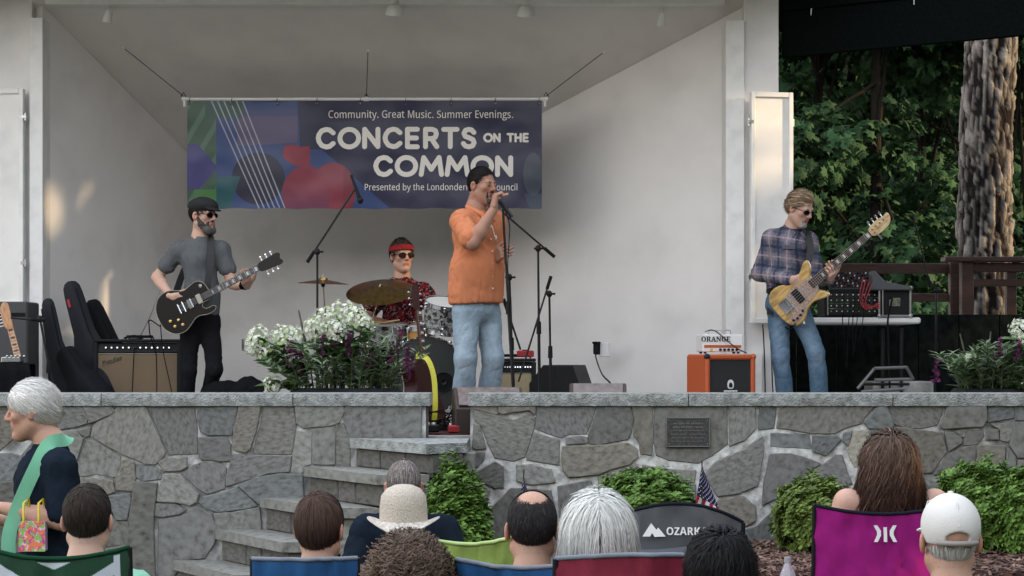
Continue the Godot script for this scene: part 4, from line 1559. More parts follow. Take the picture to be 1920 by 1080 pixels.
# hair made of strands that follow the skull, over a close cap
func hair(parent: Node, H: Transform3D, tone: Vector3, o := {}) -> void:
	var n: int = int(o.get("n", 500) * 3.0)
	var length: float = o.get("len", 0.05)
	var lift: float = o.get("lift", 0.006)
	var curl: float = o.get("curl", 0.0)
	var low: float = o.get("low", -0.07)      # lowest root at the back
	var front: float = o.get("front", 0.06)   # hairline height on the forehead
	var bald: float = o.get("bald", 0.0)      # radius of a bare crown
	var thick: float = o.get("thick", 0.0032) * 0.62
	var vol: float = o.get("vol", 0.0)
	var mat: StandardMaterial3D = o.get("mat", M.hair)
	var C := Vector3(0, 0.035, -0.018)
	var R := Vector3(0.0785 * o.get("w", 1.0), 0.095, 0.1) * (1.0 + vol * 4.0)
	var whorl := Vector3(0.0, 0.1, -0.06)
	var vary: float = o.get("vary", 0.35)
	var rooted := func(p: Vector3) -> bool:
		# where hair grows: above the forehead line, behind the ears and down the nape
		if p.z > 0.02 and p.y < lerpf(0.02, front, clampf((p.z - 0.02) / 0.05, 0.0, 1.0)): return false
		if p.z > -0.03 and p.y < lerpf(-0.03, 0.02, clampf((p.z + 0.03) / 0.05, 0.0, 1.0)): return false
		if p.y < low + absf(p.x) * 0.35: return false
		if p.y > o.get("below", 1.0): return false
		if bald > 0.0 and (p - Vector3(0, 0.12, -0.02 + o.get("bald_z", 0.0))).length() < bald: return false
		return true
	var mb := MB.new()
	if not o.has("nocap"):
		# cap surface: patch of the skull ellipsoid where hair is rooted
		var id := {}
		for i in 41:
			for j in 61:
				var t := PI * i / 40.0
				var w := TAU * j / 60.0
				var e := Vector3(sin(t) * cos(w), cos(t), sin(t) * sin(w))
				var p: Vector3 = C + e * R
				if rooted.call(p):
					var k := rr(0.7, 1.1)
					mb.tint(Color(tone.x * k, tone.y * k, tone.z * k))
					var bump: float = folds.get_noise_3d(p.x * 60.0, p.y * 60.0, p.z * 60.0) * 0.003 + lift * 0.6
					id[i * 100 + j] = mb.vert(H * (p + e * bump), H.basis * e)
		for i in 40:
			for j in 60:
				var a := i * 100 + j
				if id.has(a) and id.has(a + 1) and id.has(a + 100) and id.has(a + 101):
					mb.t3(id[a], id[a + 1], id[a + 101])
					mb.t3(id[a], id[a + 101], id[a + 100])
	var made := 0
	var tries := 0
	var part: float = o.get("part", 0.0)
	while made < n and tries < n * 6:
		tries += 1
		var e := rnd_dir()
		var p: Vector3 = C + e * R
		if not rooted.call(p + Vector3(rr(-.006, .006), rr(-.008, .012), rr(-.006, .006))): continue
		made += 1
		var pts := []
		var rads := []
		var seg: int = o.get("seg", 5)
		var L := length * rr(0.7, 1.15)
		var step := L / seg
		var ph := rr(0, TAU)
		if o.has("lock"): ph = folds.get_noise_3d(p.x * o.lock, p.y * o.lock, p.z * o.lock) * 9.0 + rr(-.5, .5)
		var fr: float = o.get("freq", 22.0) * rr(0.8, 1.2)
		var k := rr(1.0 - vary, 1.0 + vary)
		if o.has("grey") and rng.randf() < o.grey: k *= 2.2
		mb.tint(Color(tone.x * k, tone.y * k, tone.z * k))
		var tr := thick * rr(0.7, 1.3)
		var out := lift * rr(0.3, 1.5)
		var twist := rr(-0.7, 0.7)
		var q := p
		for s in seg + 1:
			var u: Vector3 = (q - C) / R
			var nn := (u / R).normalized()
			if u.length() < 1.0 + out / 0.09 and q.y > -0.12:
				q = C + u.normalized() * R * (1.0 + out / 0.09)
			var pos := q
			if curl > 0.0:
				var a := ph + s * step * fr * TAU * 0.5
				pos += (nn * cos(a) + nn.cross(Vector3.UP).normalized() * sin(a)) * curl * minf(1.0, s * o.get("ramp", 0.6))
			pts.append(H * pos)
			rads.append(tr * (1.0 - 0.6 * float(s) / seg))
			var flow: Vector3 = q - whorl
			if o.has("comb"): flow = flow.normalized() * 0.4 + o.comb
			flow.x += part * signf(q.x) * 0.03
			flow = flow - nn * flow.dot(nn)
			if flow.length() < 0.005: flow = Vector3(0, -0.3, -1)
			var grav: float = o.get("grav", 0.4)
			var d: Vector3 = (flow.normalized() + Vector3(0, -grav, 0) * (1.0 if q.y < 0.06 else 0.3) + nn * o.get("stand", 0.0) + rnd_dir() * o.get("mess", 0.15)).normalized()
			if q.y < 0.02 and length > 0.12: d = (Vector3(0, -1, 0) + rnd_dir() * o.get("mess", 0.15) + Vector3(q.x, 0, q.z) * o.get("flare", 0.0)).normalized()
			q += d * step
		if o.has("ring"):
			# ringlets: short coils lying on and standing off the head
			pts = []
			rads = []
			var nn := ((p - C) / R / R).normalized()
			var ax := (Vector3(0, -1, 0) + rnd_dir() * 0.8).normalized()
			var s1 := ax.cross(nn).normalized()
			var s2 := ax.cross(s1)
			var rad: float = o.ring * rr(0.7, 1.3)
			var c0: Vector3 = p + nn * rr(0.0, lift)
			for s in 17:
				var a := ph + s * 0.85
				pts.append(H * (c0 + ax * (s * 0.0026) + (s1 * cos(a) + s2 * sin(a)) * rad))
				rads.append(tr)
		# a fine ribbon lying on the head's roundness
		var last := -1
		for s in pts.size():
			var out_n: Vector3 = (pts[s] - H * C).normalized()
			var tang: Vector3 = pts[mini(s + 1, pts.size() - 1)] - pts[maxi(s - 1, 0)]
			var side: Vector3 = tang.cross(out_n).normalized() * rads[s]
			var nn: Vector3 = (out_n + side.normalized() * twist).normalized()
			var i0 := mb.vert(pts[s] - side, nn)
			mb.vert(pts[s] + side, nn)
			if last >= 0:
				mb.t3(last, last + 1, i0 + 1)
				mb.t3(last, i0 + 1, i0)
			last = i0
	put(o.get("called", "hair"), mb, mat, parent)

func glasses(parent: Node, H: Transform3D, lens: Material, frame: Material, sc := 1.0) -> void:
	var t := MB.new()
	var mb := MB.new()
	for s in [-1, 1]:
		var pts := []
		for k in 13:
			var a := TAU * k / 12.0
			var p := Vector3(s * 0.034 + cos(a) * 0.027 * sc, 0.0 + sin(a) * 0.0165 * sc, 0.101 - absf(s * 0.034 + cos(a) * 0.027) * 0.22)
			pts.append(H * p)
		t.tube(pts, 0.0028, 5, false)
		var c := H * Vector3(s * 0.034, 0, 0.096)
		for k in 12: mb.tri(c, pts[k], pts[k + 1], H.basis.z)
		t.tube([H * Vector3(s * 0.062, 0.006, 0.088), H * Vector3(s * 0.082, 0.008, 0.05), H * Vector3(s * 0.086, 0.004, -0.01)], 0.0032, 5)
	t.tube([H * Vector3(-0.01, 0.004, 0.102), H * Vector3(0.01, 0.004, 0.102)], 0.003, 5)
	var g := put("sunglasses", t, frame, parent)
	put("lens", mb, lens, g)

# a beard patch grown as short strands on jaw and lip
func beard(parent: Node, H: Transform3D, tone: Vector3, full: bool, grey := 0.0, n := 500) -> void:
	var mb := MB.new()
	var b := Blob.new()
	if full:
		for s in [-1, 1]: 
			b.cap(H * Vector3(s * 0.07, -0.02, 0.005), H * Vector3(s * 0.058, -0.07, 0.03), 0.01, 0.02, 0.015)
			b.cap(H * Vector3(s * 0.058, -0.07, 0.03), H * Vector3(s * 0.03, -0.105, 0.055), 0.02, 0.03, 0.02)
			b.cap(H * Vector3(s * 0.032, -0.055, 0.072), H * Vector3(s * 0.03, -0.1, 0.066), 0.011, 0.022, 0.01)
		b.cap(H * Vector3(-0.02, -0.115, 0.072), H * Vector3(0.02, -0.115, 0.072), 0.029, 0.029, 0.02)
	else:
		b.cap(H * Vector3(-0.012, -0.108, 0.076), H * Vector3(0.012, -0.108, 0.076), 0.02, 0.02, 0.01)
		for s in [-1, 1]: b.cap(H * Vector3(s * 0.03, -0.05, 0.074), H * Vector3(s * 0.026, -0.095, 0.07), 0.008, 0.011, 0.01)
	b.cap(H * Vector3(-0.027, -0.051, 0.081), H * Vector3(0.0, -0.045, 0.092), 0.006, 0.007, 0.006)
	b.cap(H * Vector3(0.027, -0.051, 0.081), H * Vector3(0.0, -0.045, 0.092), 0.006, 0.007, 0.006)
	b.build(mb, 0.005, [], func(p: Vector3, _n: Vector3) -> float: return folds.get_noise_3d(p.x * 150.0, p.y * 150.0, p.z * 150.0) * 0.004,
		func(p: Vector3, _n: Vector3) -> Color:
			var l := H.affine_inverse() * p
			var k := 0.8 + 0.5 * folds.get_noise_3d(p.x * 300.0, p.y * 200.0, p.z * 300.0)
			var g := clampf(grey * (1.6 if l.y < -0.085 else 0.5) + folds.get_noise_3d(p.x * 60.0, p.y * 60.0, p.z * 60.0) * grey, 0.0, 1.0)
			var c := (tone * k).lerp(Vector3(0.35, 0.34, 0.33), g)
			return Color(c.x, c.y, c.z))
	put("beard", mb, M.hair, parent)

func brows(parent: Node, H: Transform3D, tone: Vector3) -> void:
	var mb := MB.new()
	mb.tint(Color(tone.x, tone.y, tone.z))
	for s in [-1, 1]: mb.tube([H * Vector3(s * 0.012, 0.019, 0.0905), H * Vector3(s * 0.032, 0.024, 0.087), H * Vector3(s * 0.05, 0.018, 0.072)], [0.003, 0.004, 0.002], 5)
	put("eyebrows", mb, M.hair, parent)
	mb = MB.new()
	mb.tint(Color(0.03, 0.02, 0.015))
	for s in [-1, 1]: mb.tube([H * Vector3(s * 0.02, -0.001, 0.0885), H * Vector3(s * 0.031, -0.003, 0.0895), H * Vector3(s * 0.043, -0.001, 0.085)], 0.0018, 5)
	put("eyelashes", mb, M.hair, parent)

func person(label: String, at: Vector3, group := "") -> Node3D:
	# children are built in world coordinates, so the node carries the inverse of nothing: it stays at the origin of the figure
	return thing("person", label, "person", Vector3.ZERO, 0.0, group)

func make_people_materials() -> void:
	noise_tex("n_cloth", 0.25, [], FastNoiseLite.TYPE_SIMPLEX, 256, 2, 4.0)
	mk("hair", Color(1, 1, 1), 0.6, {"vc": 1, "spec": 0.25})
	mk("painted_cloth", Color(1, 1, 1), 0.9, {"vc": 1, "spec": 0.12, "nrm": "n_cloth", "ns": 0.4, "tri": 3.0})
	skin_mat("skin_pale", lin(0.52, 0.32, 0.24))
	skin_mat("skin_tan", lin(0.36, 0.19, 0.13))
	skin_mat("skin_warm", lin(0.47, 0.27, 0.19))
	mk("lens_dark", lin(0.006, 0.006, 0.008), 0.3, {"spec": 0.06})
	mk("lens_brown", lin(0.025, 0.013, 0.008), 0.3, {"spec": 0.06})
	mk("jeans_light", Color(1, 1, 1), 0.9, {"vc": 1, "tex": "fine", "tri": 4.0, "spec": 0.15, "nrm": "n_cloth", "ns": 0.5})
	cloth_mat("black_denim", lin(0.012, 0.012, 0.014))
	cloth_mat("grey_tee", lin(0.11, 0.117, 0.122))
	cloth_mat("orange_shirt", lin(0.56, 0.205, 0.1))
	cloth_mat("navy_tee", lin(0.012, 0.018, 0.028))
	cloth_mat("dark_trousers", lin(0.02, 0.018, 0.018))
	mk("leather_black", lin(0.012, 0.011, 0.011), 0.45)

func denim_paint(base: Vector3, J: Dictionary) -> Variant:
	# faded thighs and knees of worn jeans: dye worn off, patchy
	return func(p: Vector3, n: Vector3) -> Color:
		var best := 9.0
		for s in ["R", "L"]:
			var a: Vector3 = J["h" + s].lerp(J["k" + s], 0.35)
			var c: Vector3 = J["k" + s].lerp(J["a" + s], 0.15)
			var q := Geometry3D.get_closest_point_to_segment(p, a + Vector3(0, 0, 0.08), c + Vector3(0, 0, 0.08))
			best = minf(best, p.distance_to(q))
		var w := (1.0 - smoothstep(0.02, 0.1, best)) * 0.45 + folds.get_noise_3d(p.x * 12.0, p.y * 18.0, p.z * 12.0) * 0.35
		var c2 := base.lerp(base * 1.0 + Vector3(0.17, 0.19, 0.2), clampf(w, 0.0, 1.0))
		return Color(c2.x, c2.y, c2.z)

func build_guitarist() -> void:
	var z := -3.1
	var p := person("guitarist in a grey T-shirt, flat cap and dark glasses playing a black electric guitar", P(372, 788, z))
	var J := {"neck": P(376, 446, z), "chest": P(374, 487, z), "belly": P(378, 540, z), "pelvis": P(374, 598, z), "hem": P(378, 586, z),
		"sR": P(335, 471, z), "eR": P(294, 520, z - 0.05), "wR": P(322, 556, z + 0.19), "sL": P(415, 471, z), "eL": P(436, 532, z + 0.04), "wL": P(463, 536, z + 0.11),
		"hR": P(357, 610, z), "kR": P(354, 694, z + 0.06), "aR": P(348, 774, z), "hL": P(393, 610, z), "kL": P(402, 694, z + 0.08), "aL": P(380, 774, z - 0.12)}
	var H := head_frame(P(381, 404, z + 0.02), 1.05, 0.04)
	var gx := Vector3(0.891, 0.453, 0).normalized()
	put("body", body_mesh(J, H, {"limb": 0.95, "hands": [
		[P(322, 556, z + 0.19), Vector3(0.85, -0.3, 0.1), Vector3(0.1, -0.4, -0.9), Vector3(0.3, 0.9, 0.25), [0.35, 0.5, 0.6, 0.65], 0.7],
		[P(464, 535, z + 0.13), Vector3(0.05, 0.3, 0.9), Vector3(-0.3, 0.85, -0.35), Vector3(0.89, 0.45, 0.0), [0.8, 0.85, 0.9, 0.9], 0.3]]}), M.skin_pale, p)
	var mb := MB.new()
	shirt_blob(J, {"girth": 0.88, "drop": 0.25, "sleeve": 0.55, "belly": 0.95, "hip": 0.98}).build(mb, 0.009, [{"normal": Vector3(0, -1, 0), "d": -P(0, 591, z).y}], drape)
	put("shirt", mb, M.grey_tee, p)
	mb = MB.new()
	trousers_blob(J, {"leg": 0.82, "flare": 1.05, "hips": 0.92}).build(mb, 0.009, [], denim)
	put("trousers", mb, M.black_denim, p)
	shoe(p, J.aR, 0.1, M.leather_black)
	shoe(p, J.aL, 0.5, M.leather_black)
	hair(p, H, Vector3(0.02, 0.016, 0.013), {"n": 350, "len": 0.035, "low": -0.08})
	beard(p, H, Vector3(0.04, 0.031, 0.026), true, 0.13)
	brows(p, H, Vector3(0.02, 0.015, 0.012))
	glasses(p, H, M.lens_dark, M.black_metal, 1.05)
	# flat cap
	var b := Blob.new()
	b.ell(H * Vector3(0, 0.072, -0.012), Vector3(0.096, 0.062, 0.116), H.basis, 0.02)
	b.ell(H * Vector3(0, 0.085, 0.03), Vector3(0.088, 0.042, 0.085), H.basis.rotated(H.basis.x, 0.3), 0.03)
	b.ell(H * Vector3(0, 0.046, 0.1), Vector3(0.07, 0.009, 0.05), H.basis.rotated(H.basis.x, 0.25), 0.012)
	var up := H.basis.y
	mb = MB.new()
	b.build(mb, 0.006, [{"normal": -up, "d": -up.dot(H * Vector3(0, 0.03, 0))}])
	put("flat_cap", mb, cloth_mat("cap_cloth", lin(0.03, 0.031, 0.032)), p)
	# wristband
	mb = MB.new()
	var wd: Vector3 = (J.wL - J.eL).normalized()
	mb.tube([J.wL - wd * 0.05, J.wL - wd * 0.01], 0.034, 12)
	put("wristband", mb, M.black_cloth, p)

func build_singer() -> void:
	var z := -2.0
	var p := person("singer in an orange shirt and pale jeans holding a microphone to his mouth", P(895, 799, z))
	var tb := Basis(Vector3.UP, 0.75)
	var J := {"neck": P(893, 392, z), "chest": P(893, 440, z), "belly": P(896, 500, z + 0.02), "pelvis": P(892, 578, z), "hem": P(892, 548, z),
		"sR": P(864, 415, z + 0.13), "eR": P(886, 456, z + 0.3), "wR": P(926, 392, z + 0.25), "sL": P(928, 417, z - 0.14), "eL": P(930, 502, z - 0.16), "wL": P(930, 488, z + 0.07),
		"hR": P(874, 590, z + 0.07), "kR": P(873, 672, z + 0.12), "aR": P(868, 784, z + 0.04), "hL": P(914, 590, z - 0.07), "kL": P(924, 672, z), "aL": P(912, 784, z - 0.08)}
	var H := head_frame(P(905, 348, z + 0.02), 0.85, 0.06, 0.0)
	put("body", body_mesh(J, H, {"limb": 1.12, "w": 1.04, "jaw": 1.1, "neck": 1.2, "hands": [
		[P(926, 390, z + 0.25), Vector3(0.1, 0.9, -0.1), Vector3(0.75, 0.0, -0.55), Vector3(-0.25, 0.1, -0.9), [0.95, 1.0, 1.05, 1.05], 0.8, 1.03],
		[P(931, 486, z + 0.08), Vector3(0.35, 0.45, 0.8), Vector3(0.85, -0.1, -0.4), Vector3(-0.3, 0.85, -0.2), [1.0, 1.05, 1.1, 1.1], 0.8, 1.03]]}), M.skin_tan, p)
	var mb := MB.new()
	shirt_blob(J, {"girth": 1.18, "belly": 1.12, "hip": 1.17, "drop": 0.3, "sleeve": 0.78, "sleeve_w": 1.25, "tb": tb}).build(mb, 0.009, [{"normal": Vector3(0.04, -1, 0).normalized(), "d": -P(0, 567, z).y}], drape)
	var sh := put("shirt", mb, M.orange_shirt, p)
	# collar, button band, pocket
	mb = MB.new()
	var f := Vector3(sin(0.75), 0, cos(0.75))
	for s in [-1, 1]:
		var q := Basis(Vector3.UP, 0.75) * Vector3(s, 0, 0)
		mb.tube([J.neck + Vector3(0, 0.02, 0) - f * 0.06 + q * 0.03, J.neck + Vector3(0, 0.005, 0) + q * 0.085 + f * 0.01, J.neck + Vector3(0, -0.05, 0) + f * 0.105 + q * 0.03, J.neck + Vector3(0, -0.085, 0) + f * 0.13 + q * 0.065], [0.018, 0.02, 0.02, 0.006], 7)
	put("collar", mb, M.orange_shirt, sh)
	mb = MB.new()
	for k in 6:
		mb.lathe(J.neck + f * (0.14 + 0.032 * minf(1.0, k * 0.4)) + Vector3(0, -0.13 - k * 0.085, 0), [Vector2(0, 0.002), Vector2(0.006, 0.002), Vector2(0.006, -0.002)], 8, Basis(Vector3.RIGHT, PI / 2).rotated(Vector3.UP, 0.75))
	put("buttons", mb, M.white_plastic, sh)
	mb = MB.new()
	mb.tube([J.neck + f * 0.075 + Vector3(0, -0.02, 0), J.neck + f * 0.14 + Vector3(0.02, -0.14, 0), J.neck + f * 0.155 + Vector3(0.025, -0.2, 0)], 0.003, 5)
	mb.ball(J.neck + f * 0.165 + Vector3(0.025, -0.22, 0), Vector3(0.008, 0.03, 0.008))
	put("necklace", mb, M.steel, p)
	mb = MB.new()
	trousers_blob(J, {"leg": 1.02, "flare": 1.25, "hips": 1.08, "tb": tb}).build(mb, 0.009, [], denim, denim_paint(Vector3(0.32, 0.41, 0.48), J))
	put("trousers", mb, M.jeans_light, p)
	shoe(p, J.aR, 0.6, M.leather_black)
	shoe(p, J.aL, 0.9, M.leather_black)
	hair(p, H, Vector3(0.016, 0.013, 0.012), {"n": 1200, "len": 0.045, "low": -0.1, "front": 0.075, "comb": Vector3(0, 0.0, -1), "lift": 0.005, "thick": 0.0024})
	beard(p, H, Vector3(0.022, 0.018, 0.016), false, 0.1)
	brows(p, H, Vector3(0.016, 0.012, 0.011))
	# the microphone in his hand
	var t := thing("microphone", "black handheld microphone with round grille in the singer's hand", "microphone")
	var md := (H * Vector3(0.0, -0.066, 0.12)) - (H * Vector3(0.03, -0.16, 0.2))
	var m0 := H * Vector3(0, -0.072, 0.125)
	var ax := md.normalized()
	mb = MB.new()
	mb.tube([m0 - ax * 0.19, m0 - ax * 0.05, m0 - ax * 0.03], [0.012, 0.017, 0.022], 12)
	put("handle", mb, M.black_metal, t)
	mb = MB.new()
	mb.ball(m0 - ax * 0.005, Vector3(0.026, 0.028, 0.026))
	put("grille", mb, mk("mic_mesh", lin(0.12, 0.12, 0.12), 0.45, {"metal": 0.8, "hgt": "h_fine", "hs": 0.3, "tri": 20.0}), t)

func build_drummer() -> void:
	var z := -3.75
	var p := person("drummer in a dark red patterned shirt, red headband and sunglasses seated behind the drums", P(752, 700, z))
	var J := {"neck": P(754, 522, z), "chest": P(754, 560, z), "belly": P(754, 610, z + 0.02), "pelvis": P(754, 655, z), "hem": P(754, 635, z),
		"sR": P(713, 549, z), "eR": P(686, 592, z + 0.1), "wR": P(706, 602, z + 0.36), "sL": P(795, 550, z), "eL": P(823, 592, z + 0.08), "wL": P(806, 610, z + 0.34),
		"hR": P(736, 662, z), "kR": P(705, 660, z + 0.45), "aR": P(705, 760, z + 0.42), "hL": P(774, 662, z), "kL": P(806, 660, z + 0.45), "aL": P(806, 760, z + 0.42)}
	var H := head_frame(P(754, 480, z + 0.03), 0.45, 0.0)
	put("body", body_mesh(J, H, {"w": 1.0, "hands": [
		[P(706, 601, z + 0.36), Vector3(0.3, -0.1, 0.9), Vector3(0.1, -0.9, 0.1), Vector3(0.9, 0.2, -0.2), [0.9, 0.95, 1.0, 1.0], 0.8],
		[P(806, 610, z + 0.34), Vector3(-0.3, -0.1, 0.9), Vector3(-0.1, -0.9, 0.1), Vector3(-0.9, 0.2, -0.2), [0.9, 0.95, 1.0, 1.0], 0.8]]}), M.skin_warm, p)
	var mb := MB.new()
	var dots := FastNoiseLite.new()
	dots.seed = 77
	dots.frequency = 1.0
	shirt_blob(J, {"girth": 1.08, "sleeve": 0.95, "sleeve_w": 1.15}).build(mb, 0.0075, [{"normal": Vector3(0, -1, 0), "d": -P(0, 650, z).y}], drape,
		func(q: Vector3, _n: Vector3) -> Color:
			var a := dots.get_noise_3d(q.x * 26.0, q.y * 26.0, q.z * 26.0)
			var b := dots.get_noise_3d(q.x * 60.0 + 9.0, q.y * 60.0, q.z * 60.0)
			if b > 0.33: return Color(0.3, 0.26, 0.25)
			if a > 0.12: return Color(0.19, 0.018, 0.022)
			if a > -0.1: return Color(0.07, 0.01, 0.014)
			return Color(0.018, 0.012, 0.014))
	put("shirt", mb, M.painted_cloth, p)
	mb = MB.new()
	trousers_blob(J, {}).build(mb, 0.012, [], denim)
	put("trousers", mb, M.dark_trousers, p)
	shoe(p, J.aR, 0.0, M.leather_black)
	shoe(p, J.aL, 0.0, M.leather_black)
	hair(p, H, Vector3(0.05, 0.04, 0.032), {"n": 600, "len": 0.04, "low": -0.06, "front": 0.08, "stand": 0.5, "grey": 0.15})
	brows(p, H, Vector3(0.04, 0.03, 0.022))
	glasses(p, H, M.lens_brown, M.black_metal, 1.2)
	# headband
	mb = MB.new()
	var rows := []
	for j in 4:
		var row := []
		for i in 33:
			var a := TAU * i / 32.0
			var y := lerpf(0.075, 0.035, j / 3.0) + 0.014 * sin(a)
			var k := sqrt(maxf(0.0, 1.0 - pow((y - 0.035) / 0.098, 2.0)))
			row.append(H * Vector3(cos(a) * 0.095 * k, y, -0.016 + sin(a) * 0.117 * k + rough_noise.get_noise_2d(a * 90.0, j * 40.0) * 0.003))
		rows.append(row)
	mb.sheet(rows, 0.004)
	put("headband", mb, cloth_mat("headband_red", lin(0.28, 0.018, 0.02)), p)
	# sticks
	for s in [["wR", Vector3(0.55, 0.06, 0.75), "drumstick in the drummer's right hand"], ["wL", Vector3(-0.3, 0.12, 0.9), "drumstick in the drummer's left hand beside the tom"]]:
		var t := thing("drumstick", s[2], "drumstick", Vector3.ZERO, 0.0, "drumsticks")
		var m := MB.new()
		var d: Vector3 = s[1].normalized()
		var o: Vector3 = J[s[0]] + Vector3(0, -0.02, 0.07)
		m.tube([o - d * 0.06, o + d * 0.25, o + d * 0.31, o + d * 0.33], [0.0075, 0.007, 0.004, 0.006], 8)
		put("stick", m, mk("stick_wood", lin(0.5, 0.34, 0.18), 0.5), t)

func build_bassist() -> void:
	var z := -3.1
	var p := person("bassist in a plaid shirt and blue jeans looking down at his bass guitar", P(1490, 789, z))
	var tb := Basis(Vector3.UP, 0.25)
	var J := {"neck": P(1486, 428, z), "chest": P(1480, 468, z), "belly": P(1476, 515, z), "pelvis": P(1474, 566, z), "hem": P(1474, 542, z),
		"sR": P(1446, 449, z + 0.03), "eR": P(1424, 512, z - 0.02), "wR": P(1482, 524, z + 0.24), "sL": P(1516, 453, z - 0.05), "eL": P(1533, 522, z + 0.02), "wL": P(1556, 522, z + 0.28),
		"hR": P(1459, 578, z), "kR": P(1463, 668, z + 0.06), "aR": P(1476, 776, z), "hL": P(1496, 578, z), "kL": P(1530, 662, z + 0.12), "aL": P(1540, 776, z + 0.04)}
	var H := head_frame(P(1501, 391, z + 0.08), 0.75, 0.42)
	put("body", body_mesh(J, H, {"hands": [
		[P(1482, 524, z + 0.24), Vector3(0.85, -0.35, 0.2), Vector3(0.0, -0.5, -0.8), Vector3(0.4, 0.8, 0.4), [0.4, 0.5, 0.6, 0.6], 0.5],
		[P(1557, 521, z + 0.3), Vector3(0.1, 0.35, 0.9), Vector3(-0.4, 0.8, -0.35), Vector3(0.65, 0.6, 0.3), [0.8, 0.85, 0.9, 0.9], 0.3]]}), M.skin_pale, p)
	var mb := MB.new()
	shirt_blob(J, {"girth": 0.96, "sleeve": 1.92, "sleeve_w": 1.05, "tb": tb}).build(mb, 0.007, [{"normal": Vector3(0, -1, 0), "d": -P(0, 541, z).y}], drape,
		func(q: Vector3, n: Vector3) -> Color:
			# woven plaid: broad navy and dusty rose bands with thin light lines
			var u := q.x * 0.95 + q.z * 0.6
			var v := q.y + 0.15 * q.x
			var a := fposmod(u, 0.135) / 0.135
			var b := fposmod(v, 0.15) / 0.15
			var c := Vector3(0.085, 0.095, 0.13)
			if a < 0.4: c = c.lerp(Vector3(0.3, 0.23, 0.25), 0.36)
			if b < 0.38: c = c.lerp(Vector3(0.3, 0.23, 0.25), 0.36)
			if absf(a - 0.7) < 0.07: c = c.lerp(Vector3(0.03, 0.035, 0.06), 0.75)
			if absf(b - 0.68) < 0.07: c = c.lerp(Vector3(0.03, 0.035, 0.06), 0.75)
			if absf(a - 0.2) < 0.03 or absf(b - 0.19) < 0.03: c = c.lerp(Vector3(0.5, 0.42, 0.42), 0.45)
			return Color(c.x, c.y, c.z))
	var sh := put("shirt", mb, M.painted_cloth, p)
	mb = MB.new()
	mb.tint(Color(0.12, 0.11, 0.14))
	var f := Vector3(sin(0.4), 0, cos(0.4))
	for s in [-1, 1]:
		var q := Basis(Vector3.UP, 0.4) * Vector3(s, 0, 0)
		mb.tube([J.neck - f * 0.06 + Vector3(0, 0.03, 0) + q * 0.02, J.neck + q * 0.072 + Vector3(0, 0.01, 0), J.neck + f * 0.08 + q * 0.03 + Vector3(0, -0.045, 0), J.neck + f * 0.095 + q * 0.055 + Vector3(0, -0.075, 0)], [0.014, 0.016, 0.015, 0.005], 7)
		mb.box(J.chest + f * 0.118 + q * 0.075 + Vector3(0, 0.012, -0.012), Vector3(0.1, 0.035, 0.012), 0.004, Basis(Vector3.UP, 0.4 + s * 0.3))
	put("collar", mb, M.painted_cloth, sh)
	mb = MB.new()
	trousers_blob(J, {"leg": 0.9, "flare": 1.12, "hips": 0.94, "tb": tb}).build(mb, 0.009, [], denim, denim_paint(Vector3(0.1, 0.17, 0.25), J))
	put("trousers", mb, M.jeans_light, p)
	mb = MB.new()
	mb.box(P(1443, 545, z + 0.03), Vector3(0.05, 0.05, 0.05), 0.012)
	put("belt_pack", mb, M.black_plastic, p)
	shoe(p, J.aR, 0.2, M.leather_black)
	shoe(p, J.aL, 0.5, M.leather_black)
	hair(p, H, Vector3(0.2, 0.14, 0.09), {"n": 900, "len": 0.06, "low": -0.08, "front": 0.07, "lift": 0.012, "comb": Vector3(-0.4, 0.1, -0.8), "grey": 0.3, "mess": 0.3})
	beard(p, H, Vector3(0.4, 0.33, 0.28), false, 0.5)
	brows(p, H, Vector3(0.2, 0.14, 0.1))
	glasses(p, H, M.lens_dark, M.black_metal, 0.98)

func spline(pts: Array, per := 4) -> PackedVector2Array:
	var out := PackedVector2Array()
	var m := pts.size()
	for i in m:
		var p0: Vector2 = pts[(i + m - 1) % m]
		var p1: Vector2 = pts[i]
		var p2: Vector2 = pts[(i + 1) % m]
		var p3: Vector2 = pts[(i + 2) % m]
		for k in per: out.append(p1.cubic_interpolate(p2, p0, p3, float(k) / per))
	return out

func vv(a: Array) -> Array:
	var o := []
	for i in range(0, a.size(), 2): o.append(Vector2(a[i], a[i + 1]))
	return o

